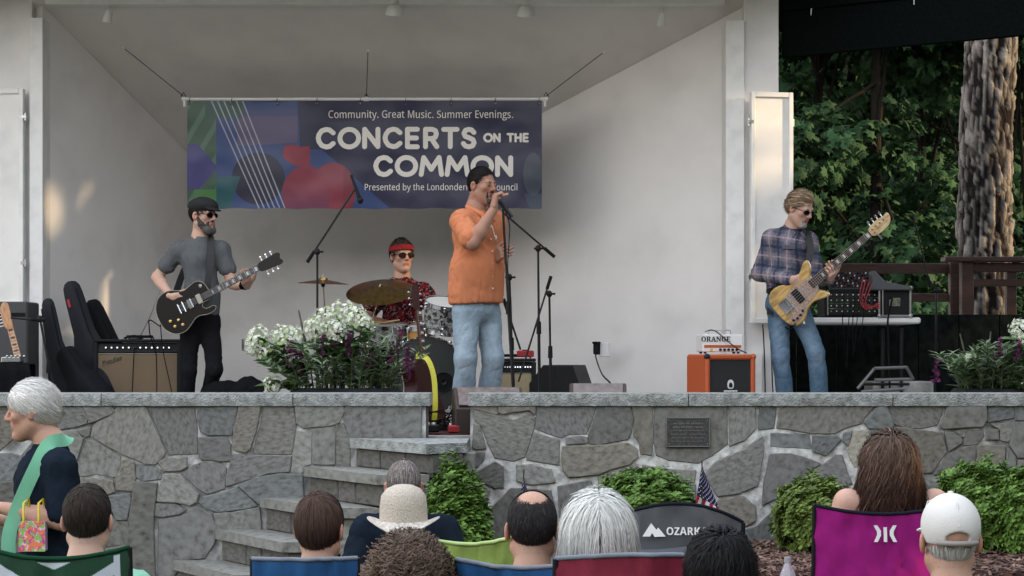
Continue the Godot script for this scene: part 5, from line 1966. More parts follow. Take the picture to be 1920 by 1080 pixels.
func build_guitars() -> void:
	# black single cutaway electric guitar
	var z := -3.1
	var x := Vector3(0.885, 0.45, 0.12).normalized()
	var y := Vector3(-0.45, 0.89, -0.1)
	y = (y - x * y.dot(x)).normalized()
	var t := thing("electric_guitar", "black single cutaway electric guitar with cream binding held by the capped guitarist", "guitar")
	t.transform = Transform3D(Basis(x, y, x.cross(y)), P(343, 578, z + 0.2))
	var body := mk("guitar_black", lin(0.012, 0.01, 0.009), 0.3, {"spec": 0.3})
	var cream := mk("cream_binding", lin(0.42, 0.38, 0.29), 0.4)
	var lp := spline(vv([-.2, 0, -.185, .085, -.13, .15, -.05, .165, .02, .135, .065, .112, .12, .122, .18, .13, .225, .1, .24, .04, .235, -.03, .17, -.035, .145, -.06, .17, -.088, .22, -.09, .238, -.108, .215, -.128, .16, -.13, .1, -.112, .06, -.114, .02, -.135, -.05, -.165, -.13, -.15, -.185, -.085]), 3)
	var mb := MB.new()
	mb.prism(lp, -0.025, 0.022, 0.006)
	put("body", mb, body, t)
	mb = MB.new()
	var ring := []
	for q in lp: ring.append(Vector3(q.x, q.y, 0.019))
	ring.append(ring[0])
	mb.tube(ring, 0.0019, 5, false)
	put("binding", mb, cream, t)
	neck_parts(t, 0.19, 0.655, 0.028, 0.022, 0.028, 12, mk("ebony", lin(0.02, 0.014, 0.01), 0.5), mk("neck_dark", lin(0.03, 0.012, 0.008), 0.35), mk("pearl", lin(0.6, 0.6, 0.56), 0.25))
	mb = MB.new()
	mb.xf = Transform3D(Basis(Vector3(0, 1, 0), 0.14), Vector3(0.655, 0, 0.018))
	mb.prism(spline(vv([0, -.022, .03, -.036, .1, -.042, .16, -.046, .185, -.03, .172, 0, .185, .03, .16, .046, .1, .042, .03, .036, 0, .022]), 3), -0.014, 0.002, 0.002)
	var hs := put("headstock", mb, body, t)
	for s in [-1, 1]:
		for k in 3:
			mb = MB.new()
			mb.tube([Vector3(0.695 + k * 0.042, s * 0.03, -0.004), Vector3(0.695 + k * 0.042, s * 0.062, -0.006)], 0.004, 6)
			mb.ball(Vector3(0.695 + k * 0.042, s * 0.07, -0.006), Vector3(0.009, 0.01, 0.005))
			put("tuner", mb, M.chrome, hs)
	for k in [[0.075, "neck"], [-0.002, "bridge"]]:
		mb = MB.new()
		mb.box(Vector3(0.0 + (0.15 if k[1] == "neck" else 0.07), 0, 0.028), Vector3(0.036, 0.072, 0.012), 0.003)
		put("pickup", mb, cream if k[1] == "neck" else M.chrome, t)
	mb = MB.new()
	mb.tube([Vector3(0.02, -0.04, 0.034), Vector3(0.02, 0.04, 0.034)], 0.006, 6)
	mb.box(Vector3(-0.02, 0, 0.032), Vector3(0.012, 0.08, 0.012), 0.004)
	put("bridge", mb, M.chrome, t)
	for k in [Vector2(-0.06, -0.07), Vector2(-0.12, -0.05), Vector2(-0.045, -0.115), Vector2(-0.105, -0.1)]:
		mb = MB.new()
		mb.lathe(Vector3(k.x, k.y, 0.022), [Vector2(0.012, 0), Vector2(0.011, 0.012), Vector2(0.0, 0.013)], 12, Basis(Vector3.RIGHT, PI / 2))
		put("knob", mb, M.gold, t)
	mb = MB.new()
	mb.lathe(Vector3(0.2, 0.085, 0.022), [Vector2(0.014, 0), Vector2(0.014, 0.003), Vector2(0.004, 0.003), Vector2(0.003, 0.016), Vector2(0.0, 0.016)], 12, Basis(Vector3.RIGHT, PI / 2))
	put("toggle_switch", mb, M.chrome, t)
	guitar_strings(t, 6, -0.02, 0.66, 0.0085, 0.0065, 0.036)
	# strap over his left shoulder
	mb = MB.new()
	strap(mb, [P(388, 542, z + 0.17), P(394, 500, z + 0.16), P(395, 462, z + 0.11), P(393, 444, z + 0.02), P(372, 455, z - 0.13), P(340, 520, z - 0.17), P(318, 590, z + 0.05)], 0.026)
	mb.xf = Transform3D()
	var st := put("strap", mb, mk("strap_black", lin(0.012, 0.012, 0.012), 0.7), t)
	st.transform = t.transform.affine_inverse()
	# natural five string bass
	x = Vector3(0.647, 0.60, 0.40).normalized()
	y = Vector3(-0.62, 0.77, -0.1)
	y = (y - x * y.dot(x)).normalized()
	t = thing("bass_guitar", "natural wood bass guitar with pale pickguard held by the bassist", "guitar")
	t.transform = Transform3D(Basis(x, y, x.cross(y)), P(1484, 566, z + 0.2))
	var ash := mk("ash_wood", lin(0.66, 0.42, 0.15), 0.3, {"tex": "grain", "tri": Vector3(1, 5, 1), "coat": 0.5})
	var maple := mk("maple_neck", lin(0.66, 0.52, 0.32), 0.35, {"tex": "wood", "tri": Vector3(2, 10, 2)})
	var bo := spline(vv([-.14, 0, -.13, .1, -.07, .155, .01, .15, .08, .108, .14, .1, .21, .13, .27, .162, .3, .15, .285, .1, .245, .06, .235, .03, .235, -.03, .22, -.06, .245, -.095, .262, -.13, .245, -.148, .2, -.132, .13, -.108, .06, -.122, 0, -.16, -.07, -.165, -.125, -.11]), 3)
	mb = MB.new()
	mb.prism(bo, -0.022, 0.02, 0.009)
	put("body", mb, ash, t)
	mb = MB.new()
	mb.prism(spline(vv([-.05, .03, .05, .07, .16, .06, .235, .045, .24, -.045, .18, -.075, .08, -.095, .03, -.125, -.03, -.14, -.085, -.13, -.09, -.09, -.03, -.05]), 3), 0.0205, 0.023, 0.0008)
	put("pickguard", mb, mk("shell_guard", lin(0.5, 0.36, 0.3), 0.3, {"tex": "grain", "tri": 8.0}), t)
	neck_parts(t, 0.2, 0.79, 0.034, 0.024, 0.024, 20, mk("rosewood", lin(0.05, 0.025, 0.015), 0.5), maple, M.pearl)
	mb = MB.new()
	mb.xf = Transform3D(Basis(Vector3(0, 1, 0), 0.0), Vector3(0.79, 0, 0.01))
	mb.prism(spline(vv([0, -.024, .03, -.04, .09, -.045, .14, -.04, .175, -.015, .19, .02, .18, .04, .15, .035, .1, .045, .03, .04, 0, .024]), 3), -0.012, 0.003, 0.002)
	hs = put("headstock", mb, maple, t)
	for k in 5:
		mb = MB.new()
		var s := 1.0 if k < 4 else -1.0
		var xx := 0.82 + (k % 4) * 0.036
		mb.tube([Vector3(xx, s * 0.02, 0.0), Vector3(xx, s * 0.06, -0.006)], 0.004, 6)
		mb.box(Vector3(xx, s * 0.072, -0.008), Vector3(0.016, 0.022, 0.006), 0.002)
		mb.tube([Vector3(xx, s * 0.014, 0.012), Vector3(xx, s * 0.014, 0.028)], 0.006, 8)
		put("tuner", mb, M.chrome, hs)
	mb = MB.new()
	mb.box(Vector3(0.075, 0, 0.028), Vector3(0.055, 0.105, 0.014), 0.004)
	put("pickup", mb, M.black_plastic, t)
	mb = MB.new()
	mb.box(Vector3(-0.045, 0, 0.026), Vector3(0.085, 0.1, 0.008), 0.003)
	mb.box(Vector3(-0.03, 0, 0.034), Vector3(0.03, 0.09, 0.012), 0.003)
	put("bridge", mb, M.chrome, t)
	for k in [Vector2(0.03, -0.105), Vector2(-0.005, -0.118), Vector2(-0.04, -0.122), Vector2(-0.072, -0.115)]:
		mb = MB.new()
		mb.lathe(Vector3(k.x, k.y, 0.023), [Vector2(0.0095, 0), Vector2(0.009, 0.014), Vector2(0.0, 0.015)], 12, Basis(Vector3.RIGHT, PI / 2))
		put("knob", mb, M.black_plastic, t)
	guitar_strings(t, 5, -0.04, 0.79, 0.018, 0.0095, 0.036)
	mb = MB.new()
	strap(mb, [P(1513, 497, z + 0.2), P(1520, 470, z + 0.12), P(1512, 437, z + 0.02), P(1490, 445, z - 0.14), P(1455, 510, z - 0.14), P(1444, 590, z + 0.1)], 0.026)
	st = put("strap", mb, M.strap_black, t)
	st.transform = t.transform.affine_inverse()
	mb = MB.new()
	mb.tube([Vector3(-0.02, -0.15, 0), Vector3(-0.035, -0.185, 0.0)], 0.007, 8)
	put("cable_plug", mb, M.white_plastic, t)
	# acoustic guitar on a stand by the gap, with a yellow strap
	t = thing("acoustic_guitar", "dark red acoustic guitar with a yellow strap standing by the gap", "guitar")
	var gz := -1.35
	var base := P(793, 760, gz)
	var top := P(771, 548, gz - 0.1)
	y = (top - base).normalized()
	x = Vector3(0.5, 0.0, -0.86)
	x = (x - y * x.dot(y)).normalized()
	var zc := x.cross(y)
	# neck runs along the local x axis as in the other guitars
	t.transform = Transform3D(Basis(y, zc.cross(y), zc), base)
	var mahog := mk("mahogany", lin(0.045, 0.01, 0.009), 0.35, {"tex": "wood", "tri": Vector3(2, 12, 2), "spec": 0.3})
	var ac := spline(vv([-.2, 0, -.19, .11, -.12, .185, -.03, .19, .06, .15, .12, .125, .18, .13, .24, .14, .29, .1, .3, 0, .29, -.1, .24, -.14, .18, -.13, .12, -.125, .06, -.15, -.03, -.19, -.12, -.185, -.19, -.11]), 3)
	mb = MB.new()
	mb.prism(ac, -0.055, 0.05, 0.008)
	put("body", mb, mahog, t)
	mb = MB.new()
	ring = []
	for q in ac: ring.append(Vector3(q.x, q.y, -0.052))
	ring.append(ring[0])
	mb.tube(ring, 0.004, 5, false)
	put("binding", mb, cream, t)
	neck_parts(t, 0.27, 0.63, 0.028, 0.024, 0.05, 10, M.rosewood, mahog, M.pearl)
	mb = MB.new()
	mb.xf = Transform3D(Basis(), Vector3(0.63, 0, 0.035))
	mb.prism(spline(vv([0, -.024, .03, -.035, .16, -.04, .175, 0, .16, .04, .03, .035, 0, .024]), 3), -0.012, 0.002, 0.002)
	hs = put("headstock", mb, mahog, t)
	for s in [-1, 1]:
		for k in 3:
			mb = MB.new()
			mb.tube([Vector3(0.665 + k * 0.042, s * 0.028, 0.028), Vector3(0.665 + k * 0.042, s * 0.06, 0.026)], 0.004, 6)
			mb.ball(Vector3(0.665 + k * 0.042, s * 0.068, 0.026), Vector3(0.008, 0.012, 0.006))
			put("tuner", mb, M.chrome, hs)
	mb = MB.new()
	strap(mb, [P(780, 668, gz + 0.08), P(800, 672, gz + 0.14), P(813, 705, gz + 0.2), P(816, 760, gz + 0.26), P(812, 800, gz + 0.24), P(804, 812, gz + 0.18), P(801, 796, gz + 0.12)], 0.017, Vector3(0.25, 0, 1))
	st = put("strap", mb, mk("strap_yellow", lin(0.68, 0.62, 0.04), 0.6, {"tex": "fine", "tri": 4.0}), t)
	st.transform = t.transform.affine_inverse()
	# stand of the acoustic guitar
	var gs := thing("guitar_stand", "black folding stand carrying the dark red acoustic guitar", "stand")
	mb = MB.new()
	var fl := Vector3(base.x, 0.0, gz)
	mb.tube([fl + Vector3(-0.12, 0.01, 0.16), fl + Vector3(0, 0.22, -0.08)], 0.008, 7)
	mb.tube([fl + Vector3(0.12, 0.01, 0.16), fl + Vector3(0, 0.22, -0.08)], 0.008, 7)
	mb.tube([fl + Vector3(0.0, 0.01, -0.25), fl + Vector3(0, 0.3, -0.08)], 0.008, 7)
	mb.tube([fl + Vector3(-0.1, 0.06, 0.13), fl + Vector3(0.1, 0.06, 0.13)], 0.01, 7)
	put("frame", mb, M.black_metal, gs)
	# headstock and neck of a guitar standing at the left edge
	t = thing("electric_guitar", "honey coloured guitar neck and headstock standing at the left picture edge", "guitar")
	base = P(52, 745, -2.6)
	top = P(8, 575, -2.65)
	y = (top - base).normalized()
	zc = Vector3(0.35, 0, 0.94)
	zc = (zc - y * zc.dot(y)).normalized()
	t.transform = Transform3D(Basis(y, zc.cross(y), zc), base)
	var honey := mk("honey_maple", lin(0.5, 0.24, 0.07), 0.3, {"tex": "wood", "tri": Vector3(2, 10, 2), "coat": 0.5})
	neck_parts(t, 0.0, 0.52, 0.028, 0.022, 0.028, 10, honey, honey, M.rosewood)
	mb = MB.new()
	mb.xf = Transform3D(Basis(), Vector3(0.52, 0, 0.02))
	mb.prism(spline(vv([0, -.022, .02, -.024, .13, -.032, .185, -.028, .2, 0, .18, .02, .15, .035, .06, .04, .02, .034, 0, .022]), 3), -0.014, 0.002, 0.003)
	hs = put("headstock", mb, honey, t)
	for k in 6:
		mb = MB.new()
		mb.tube([Vector3(0.55 + k * 0.024, 0.02, 0.0), Vector3(0.55 + k * 0.024, 0.058, -0.002)], 0.004, 6)
		mb.ball(Vector3(0.55 + k * 0.024, 0.066, -0.002), Vector3(0.008, 0.01, 0.006))
		put("tuner", mb, M.chrome, hs)
	mb = MB.new()
	mb.prism(spline(vv([-.43, 0, -.4, .13, -.28, .16, -.16, .11, -.05, .13, .03, .1, .01, .03, .01, -.03, -.02, -.06, .03, -.1, -.05, -.13, -.16, -.11, -.28, -.16, -.4, -.13]), 3), -0.022, 0.02, 0.006)
	put("body", mb, mk("butterscotch", lin(0.5, 0.3, 0.08), 0.3, {"coat": 0.6}), t)

func neck_parts(t: Node, x0: float, x1: float, w0: float, w1: float, zt: float, frets: int, board: Material, wood: Material, inlay: Material) -> void:
	var mb := MB.new()
	mb.prism(PackedVector2Array([Vector2(x0, -w0), Vector2(x1, -w1), Vector2(x1, w1), Vector2(x0, w0)]), zt - 0.004, zt + 0.003, 0.001)
	var fb := put("fingerboard", mb, board, t)
	mb = MB.new()
	var pts := []
	for s in 2:
		var x := x0 if s == 0 else x1
		pts.append(Vector3(x, 0, zt - 0.01))
	mb.tube(pts, [w0 * 0.8, w1 * 0.85], 12)
	for i in mb.v.size(): mb.v[i].z = minf(mb.v[i].z, zt - 0.003)
	put("neck", mb, wood, t)
	mb = MB.new()
	var L := x1 + 0.03
	for k in range(1, frets + 1):
		var x := x1 - (x1 + 0.03) * (1.0 - pow(2.0, -k / 12.0))
		if x < x0: break
		var w := lerpf(w0, w1, (x - x0) / (x1 - x0))
		mb.box(Vector3(x, 0, zt + 0.0035), Vector3(0.0025, w * 2 - 0.002, 0.003), 0.0005)
	put("frets", mb, M.steel, fb)
	mb = MB.new()
	for k in [1, 3, 5, 7, 9, 12, 15]:
		var a := x1 - (x1 + 0.03) * (1.0 - pow(2.0, -k / 12.0))
		var b := x1 - (x1 + 0.03) * (1.0 - pow(2.0, -(k - 1) / 12.0))
		if a < x0: break
		mb.box(Vector3((a + b) / 2, 0, zt + 0.003), Vector3((b - a) * 0.5, w1 * 1.3, 0.0012), 0.0002)
	if mb.v.size() > 0: put("inlays", mb, inlay, fb).set_meta("kind", "stuff")

func guitar_strings(t: Node, n: int, x0: float, x1: float, s0: float, s1: float, z: float) -> void:
	var mb := MB.new()
	for k in n:
		var u := k - (n - 1) * 0.5
		mb.tube([Vector3(x0, u * s0 * 1.1, z), Vector3(x1, u * s1, z - 0.004)], 0.0009, 4, false)
	put("strings", mb, M.steel, t)

func strap(mb: MB, pts: Array, half: float, hint := Vector3.ZERO) -> void:
	var c := Curve3D.new()
	for i in pts.size():
		var a: Vector3 = pts[maxi(0, i - 1)]
		var b: Vector3 = pts[mini(pts.size() - 1, i + 1)]
		c.add_point(pts[i], (a - b) / 6.0, (b - a) / 6.0)
	var l := c.get_baked_length()
	var rows := []
	for k in 33:
		var q := c.sample_baked(l * k / 32.0, true)
		var d := (c.sample_baked(minf(l, l * k / 32.0 + 0.01), true) - c.sample_baked(maxf(0, l * k / 32.0 - 0.01), true)).normalized()
		var s := d.cross(Vector3(0, 0.2, 1.0) if hint == Vector3.ZERO else hint).normalized()
		rows.append([q - s * half, q, q + s * half])
	mb.sheet(rows, 0.003)

func cable(called: String, label: String, pts: Array, r := 0.004, m: Material = null, group := "cables") -> void:
	var c := Curve3D.new()
	for i in pts.size():
		var a: Vector3 = pts[maxi(0, i - 1)]
		var b: Vector3 = pts[mini(pts.size() - 1, i + 1)]
		c.add_point(pts[i], (a - b) / 6.0, (b - a) / 6.0)
	var l := c.get_baked_length()
	var q := []
	var n := maxi(8, int(l / 0.03))
	for k in n + 1: q.append(c.sample_baked(l * k / n, true))
	var mb := MB.new()
	mb.tube(q, r, 6)
	tag(put(called, mb, m if m else M.black_rubber), label, "cable", group)

func combo_amp(label: String, at: Vector3, w: float, h: float, d: float, turn: float, badge: bool, grille: Material) -> Node3D:
	var t := thing("guitar_amplifier", label, "amplifier", at, turn, "guitar amplifiers")
	var mb := MB.new()
	mb.box(Vector3(0, h - 0.012, 0), Vector3(w, 0.024, d), 0.008)
	mb.box(Vector3(0, 0.012, 0), Vector3(w, 0.024, d), 0.008)
	for s in [-1, 1]: mb.box(Vector3(s * (w / 2 - 0.016), h / 2, 0), Vector3(0.032, h - 0.05, d - 0.002), 0.006)
	mb.box(Vector3(0, h / 2, -d / 2 + 0.01), Vector3(w - 0.06, h - 0.05, 0.02), 0.002)
	put("cabinet", mb, M.tolex, t)
	mb = MB.new()
	mb.box(Vector3(0, (h - 0.1) / 2 + 0.01, d / 2 - 0.03), Vector3(w - 0.064, h - 0.14, 0.02), 0.004)
	put("grille_cloth", mb, grille, t)
	mb = MB.new()
	mb.box(Vector3(0, h - 0.068, d / 2 - 0.035), Vector3(w - 0.064, 0.075, 0.02), 0.002, Basis(Vector3.RIGHT, -0.25))
	var cp := put("control_panel", mb, M.black_plastic, t)
	mb = MB.new()
	mb.box(Vector3(0, h - 0.112, d / 2 - 0.022), Vector3(w - 0.064, 0.008, 0.012), 0.002)
	put("trim_strip", mb, M.steel, t)
	for k in 12:
		mb = MB.new()
		var x := lerpf(-w * 0.36, w * 0.36, k / 11.0)
		mb.lathe(Vector3(x, h - 0.066, d / 2 - 0.026), [Vector2(0.014, 0), Vector2(0.012, 0.016), Vector2(0.009, 0.018), Vector2(0.0, 0.018)], 10, Basis(Vector3.RIGHT, PI / 2 - 0.25))
		put("knob", mb, M.black_plastic, cp)
		mb = MB.new()
		mb.lathe(Vector3(x, h - 0.066, d / 2 - 0.008), [Vector2(0.007, 0), Vector2(0.0065, 0.002), Vector2(0.0, 0.0022)], 10, Basis(Vector3.RIGHT, PI / 2 - 0.25))
		put("knob_cap", mb, M.chrome, cp)
	mb = MB.new()
	mb.tube([Vector3(-0.11, h, 0), Vector3(-0.1, h + 0.022, 0), Vector3(0.1, h + 0.022, 0), Vector3(0.11, h, 0)], [0.006, 0.012, 0.012, 0.006], 8)
	put("handle", mb, M.black_rubber, t)
	if badge:
		var tm := text_mesh("Fender", 0.045, "Droid Serif", 700, 0.006)
		var o := put("badge", tm, M.chrome, t)
		o.transform = Transform3D(Basis(Vector3(0, 0, 1), 0.3) * Basis(Vector3(1, 0, 0), Vector3(0.25, 1, 0), Vector3(0, 0, 1)), Vector3(-w * 0.29, h - 0.165, d / 2 - 0.015))
	return t

func text_mesh(s: String, size: float, font := "Droid Sans", weight := 400, depth := 0.004, spacing := 0.0) -> TextMesh:
	var f := SystemFont.new()
	f.font_names = PackedStringArray([font])
	f.font_weight = weight
	var ff: Font = f
	if spacing != 0.0:
		var fv := FontVariation.new()
		fv.base_font = f
		fv.spacing_glyph = int(spacing)
		ff = fv
	var tm := TextMesh.new()
	tm.font = ff
	tm.font_size = 64
	tm.pixel_size = size / 64.0
	tm.text = s
	tm.depth = depth
	tm.curve_step = 1.0
	return tm

func mic_stand(label: String, foot: Vector3, top: Vector3, boom0: Vector3, boom1: Vector3, mic: bool, legs := true) -> void:
	var t := thing("microphone_stand", label, "microphone stand", Vector3.ZERO, 0.0, "microphone stands")
	var mb := MB.new()
	var mid := foot.lerp(top, 0.55)
	mb.tube([foot + Vector3(0, 0.05, 0), mid], 0.0115, 9)
	mb.tube([mid, top], 0.0085, 9)
	put("pole", mb, M.black_metal, t)
	mb = MB.new()
	mb.tube([mid - Vector3(0, 0.05, 0), mid + Vector3(0, 0.04, 0)], [0.019, 0.016], 10)
	put("clutch", mb, M.black_plastic, t)
	if legs:
		for k in 3:
			mb = MB.new()
			var a := 0.6 + TAU * k / 3.0
			mb.tube([foot + Vector3(0, 0.16, 0), foot + Vector3(cos(a) * 0.3, 0.012, sin(a) * 0.3)], 0.009, 7)
			put("leg", mb, M.black_metal, t)
	else:
		mb = MB.new()
		mb.lathe(foot, [Vector2(0.0, 0.0), Vector2(0.125, 0.0), Vector2(0.125, 0.012), Vector2(0.1, 0.025), Vector2(0.03, 0.035), Vector2(0.012, 0.06)], 24)
		put("base", mb, M.black_metal, t)
	if boom0 != boom1:
		mb = MB.new()
		mb.tube([boom0, boom1], 0.0075, 8)
		put("boom_arm", mb, M.black_metal, t)
		mb = MB.new()
		var e := (boom1 - boom0).normalized()
		mb.tube([boom0, boom0 + e * 0.1], 0.013, 9)
		put("counterweight", mb, M.black_rubber, t)
		mb = MB.new()
		mb.ball(top, Vector3(0.022, 0.026, 0.022))
		mb.tube([top - Vector3(0.03, 0, 0), top + Vector3(0.045, 0, 0.01)], 0.008, 8)
		put("swivel", mb, M.black_plastic, t)
		if mic:
			mb = MB.new()
			var dn := (Vector3(0.2, -1, 0.1) + e * 0.2).normalized()
			mb.tube([boom1 - dn * 0.1, boom1 + dn * 0.06, boom1 + dn * 0.075], [0.01, 0.013, 0.018], 10)
			mb.ball(boom1 + dn * 0.1, Vector3(0.023, 0.028, 0.023))
			put("microphone", mb, M.black_plastic, t)

func drum(called: String, label: String, o: Vector3, r: float, h: float, b: Basis, shell: Material, head: Material, lugs: int, group := "drums of the kit") -> Node3D:
	var t := thing(called, label, "drum", o, 0.0, group)
	t.basis = b
	var mb := MB.new()
	mb.lathe(Vector3.ZERO, [Vector2(r, -h / 2), Vector2(r, h / 2)], 32)
	put("shell", mb, shell, t)
	for s in [-1, 1]:
		mb = MB.new()
		mb.lathe(Vector3(0, s * h / 2, 0), [Vector2(r + 0.002, -0.014), Vector2(r + 0.012, -0.014), Vector2(r + 0.012, 0.014), Vector2(r + 0.002, 0.014)], 32)
		put("hoop", mb, M.chrome if r < 0.25 else shell, t)
		mb = MB.new()
		mb.lathe(Vector3(0, s * (h / 2 + 0.004), 0), [Vector2(0, s * 0.004), Vector2(r + 0.001, 0.0)], 32)
		put("drum_head", mb, head, t)
	for k in lugs:
		var a := TAU * (k + 0.5) / lugs
		var e := Vector3(cos(a), 0, sin(a))
		mb = MB.new()
		mb.tube([e * (r + 0.016) + Vector3(0, -h / 2, 0), e * (r + 0.016) + Vector3(0, h / 2, 0)], 0.004, 6)
		for s in [-1, 1]: mb.box(e * (r + 0.014) + Vector3(0, s * h * 0.34, 0), Vector3(0.02, 0.035, 0.02), 0.005, Basis(Vector3.UP, -a))
		for s in [-1, 1]: mb.box(e * (r + 0.016) + Vector3(0, s * h * 0.5, 0), Vector3(0.022, 0.018, 0.022), 0.004, Basis(Vector3.UP, -a))
		put("lug", mb, M.chrome, t)
	return t

func cymbal(label: String, o: Vector3, r: float, tilt: Basis, foot: Vector3) -> void:
	var t := thing("cymbal", label, "cymbal", o, 0.0, "cymbals")
	var mb := MB.new()
	var pr := [Vector2(0.005, 0.026), Vector2(0.03, 0.024), Vector2(r * 0.2, 0.008)]
	for k in range(1, 9): pr.append(Vector2(lerpf(r * 0.2, r, k / 8.0), lerpf(0.008, -0.02, pow(k / 8.0, 1.3)) + 0.0006 * (k % 2)))
	for k in range(8, -1, -1): pr.append(Vector2(lerpf(r * 0.2, r, k / 8.0) - 0.0005, lerpf(0.008, -0.02, pow(k / 8.0, 1.3)) - 0.0015))
	mb.lathe(Vector3.ZERO, pr, 40, tilt)
	put("disc", mb, M.brass, t)
	mb = MB.new()
	mb.tube([tilt * Vector3(0, -0.03, 0), tilt * Vector3(0, 0.05, 0)], 0.006, 7)
	mb.lathe(Vector3.ZERO, [Vector2(0.012, 0.026), Vector2(0.014, 0.034), Vector2(0.0, 0.036)], 10, tilt)
	put("wing_nut", mb, M.chrome, t)
	var s := thing("cymbal_stand", "chrome stand carrying the " + label, "stand", Vector3.ZERO, 0.0, "cymbal stands")
	mb = MB.new()
	var top := o + tilt * Vector3(0, -0.03, 0)
	var kn := foot + Vector3(0, (top.y - foot.y) * 0.72, 0)
	mb.tube([foot + Vector3(0, 0.1, 0), kn], 0.011, 8)
	mb.tube([kn, top], 0.007, 8)
	put("tube", mb, M.chrome, s)
	mb = MB.new()
	mb.ball(kn, Vector3(0.018, 0.022, 0.018))
	mb.ball(top, Vector3(0.016, 0.02, 0.016))
	put("clamp", mb, M.black_metal, s)
	for k in 3:
		mb = MB.new()
		var a := 0.3 + TAU * k / 3.0
		mb.tube([foot + Vector3(0, 0.22, 0), foot + Vector3(cos(a) * 0.28, 0.012, sin(a) * 0.28)], 0.008, 6)
		put("leg", mb, M.chrome, s)

func case_shape(mb: MB, pts: Array, w: float, base: Vector3, top: Vector3, side: Vector3, depth: float) -> void:
	# soft bag: outline widths along its axis, rounded section
	var y := (top - base).normalized()
	var z := side.cross(y).normalized()
	var L := (top - base).length()
	var rows := []
	for i in pts.size():
		var row := []
		for k in 25:
			var a := TAU * k / 24.0
			var ca := signf(cos(a)) * pow(absf(cos(a)), 0.55)
			var sa := signf(sin(a)) * pow(absf(sin(a)), 0.55)
			row.append(base + y * (pts[i].x * L) + side * (ca * pts[i].y * w) + z * (sa * depth * minf(1.0, pts[i].y * 2.0 + 0.2)))
		rows.append(row)
	mb.sheet(rows)
	for e in [0, pts.size() - 1]:
		var c: Vector3 = base + y * (pts[e].x * L)
		for k in 24: mb.tri(c, rows[e][k], rows[e][k + 1], y * (-1.0 if e == 0 else 1.0))

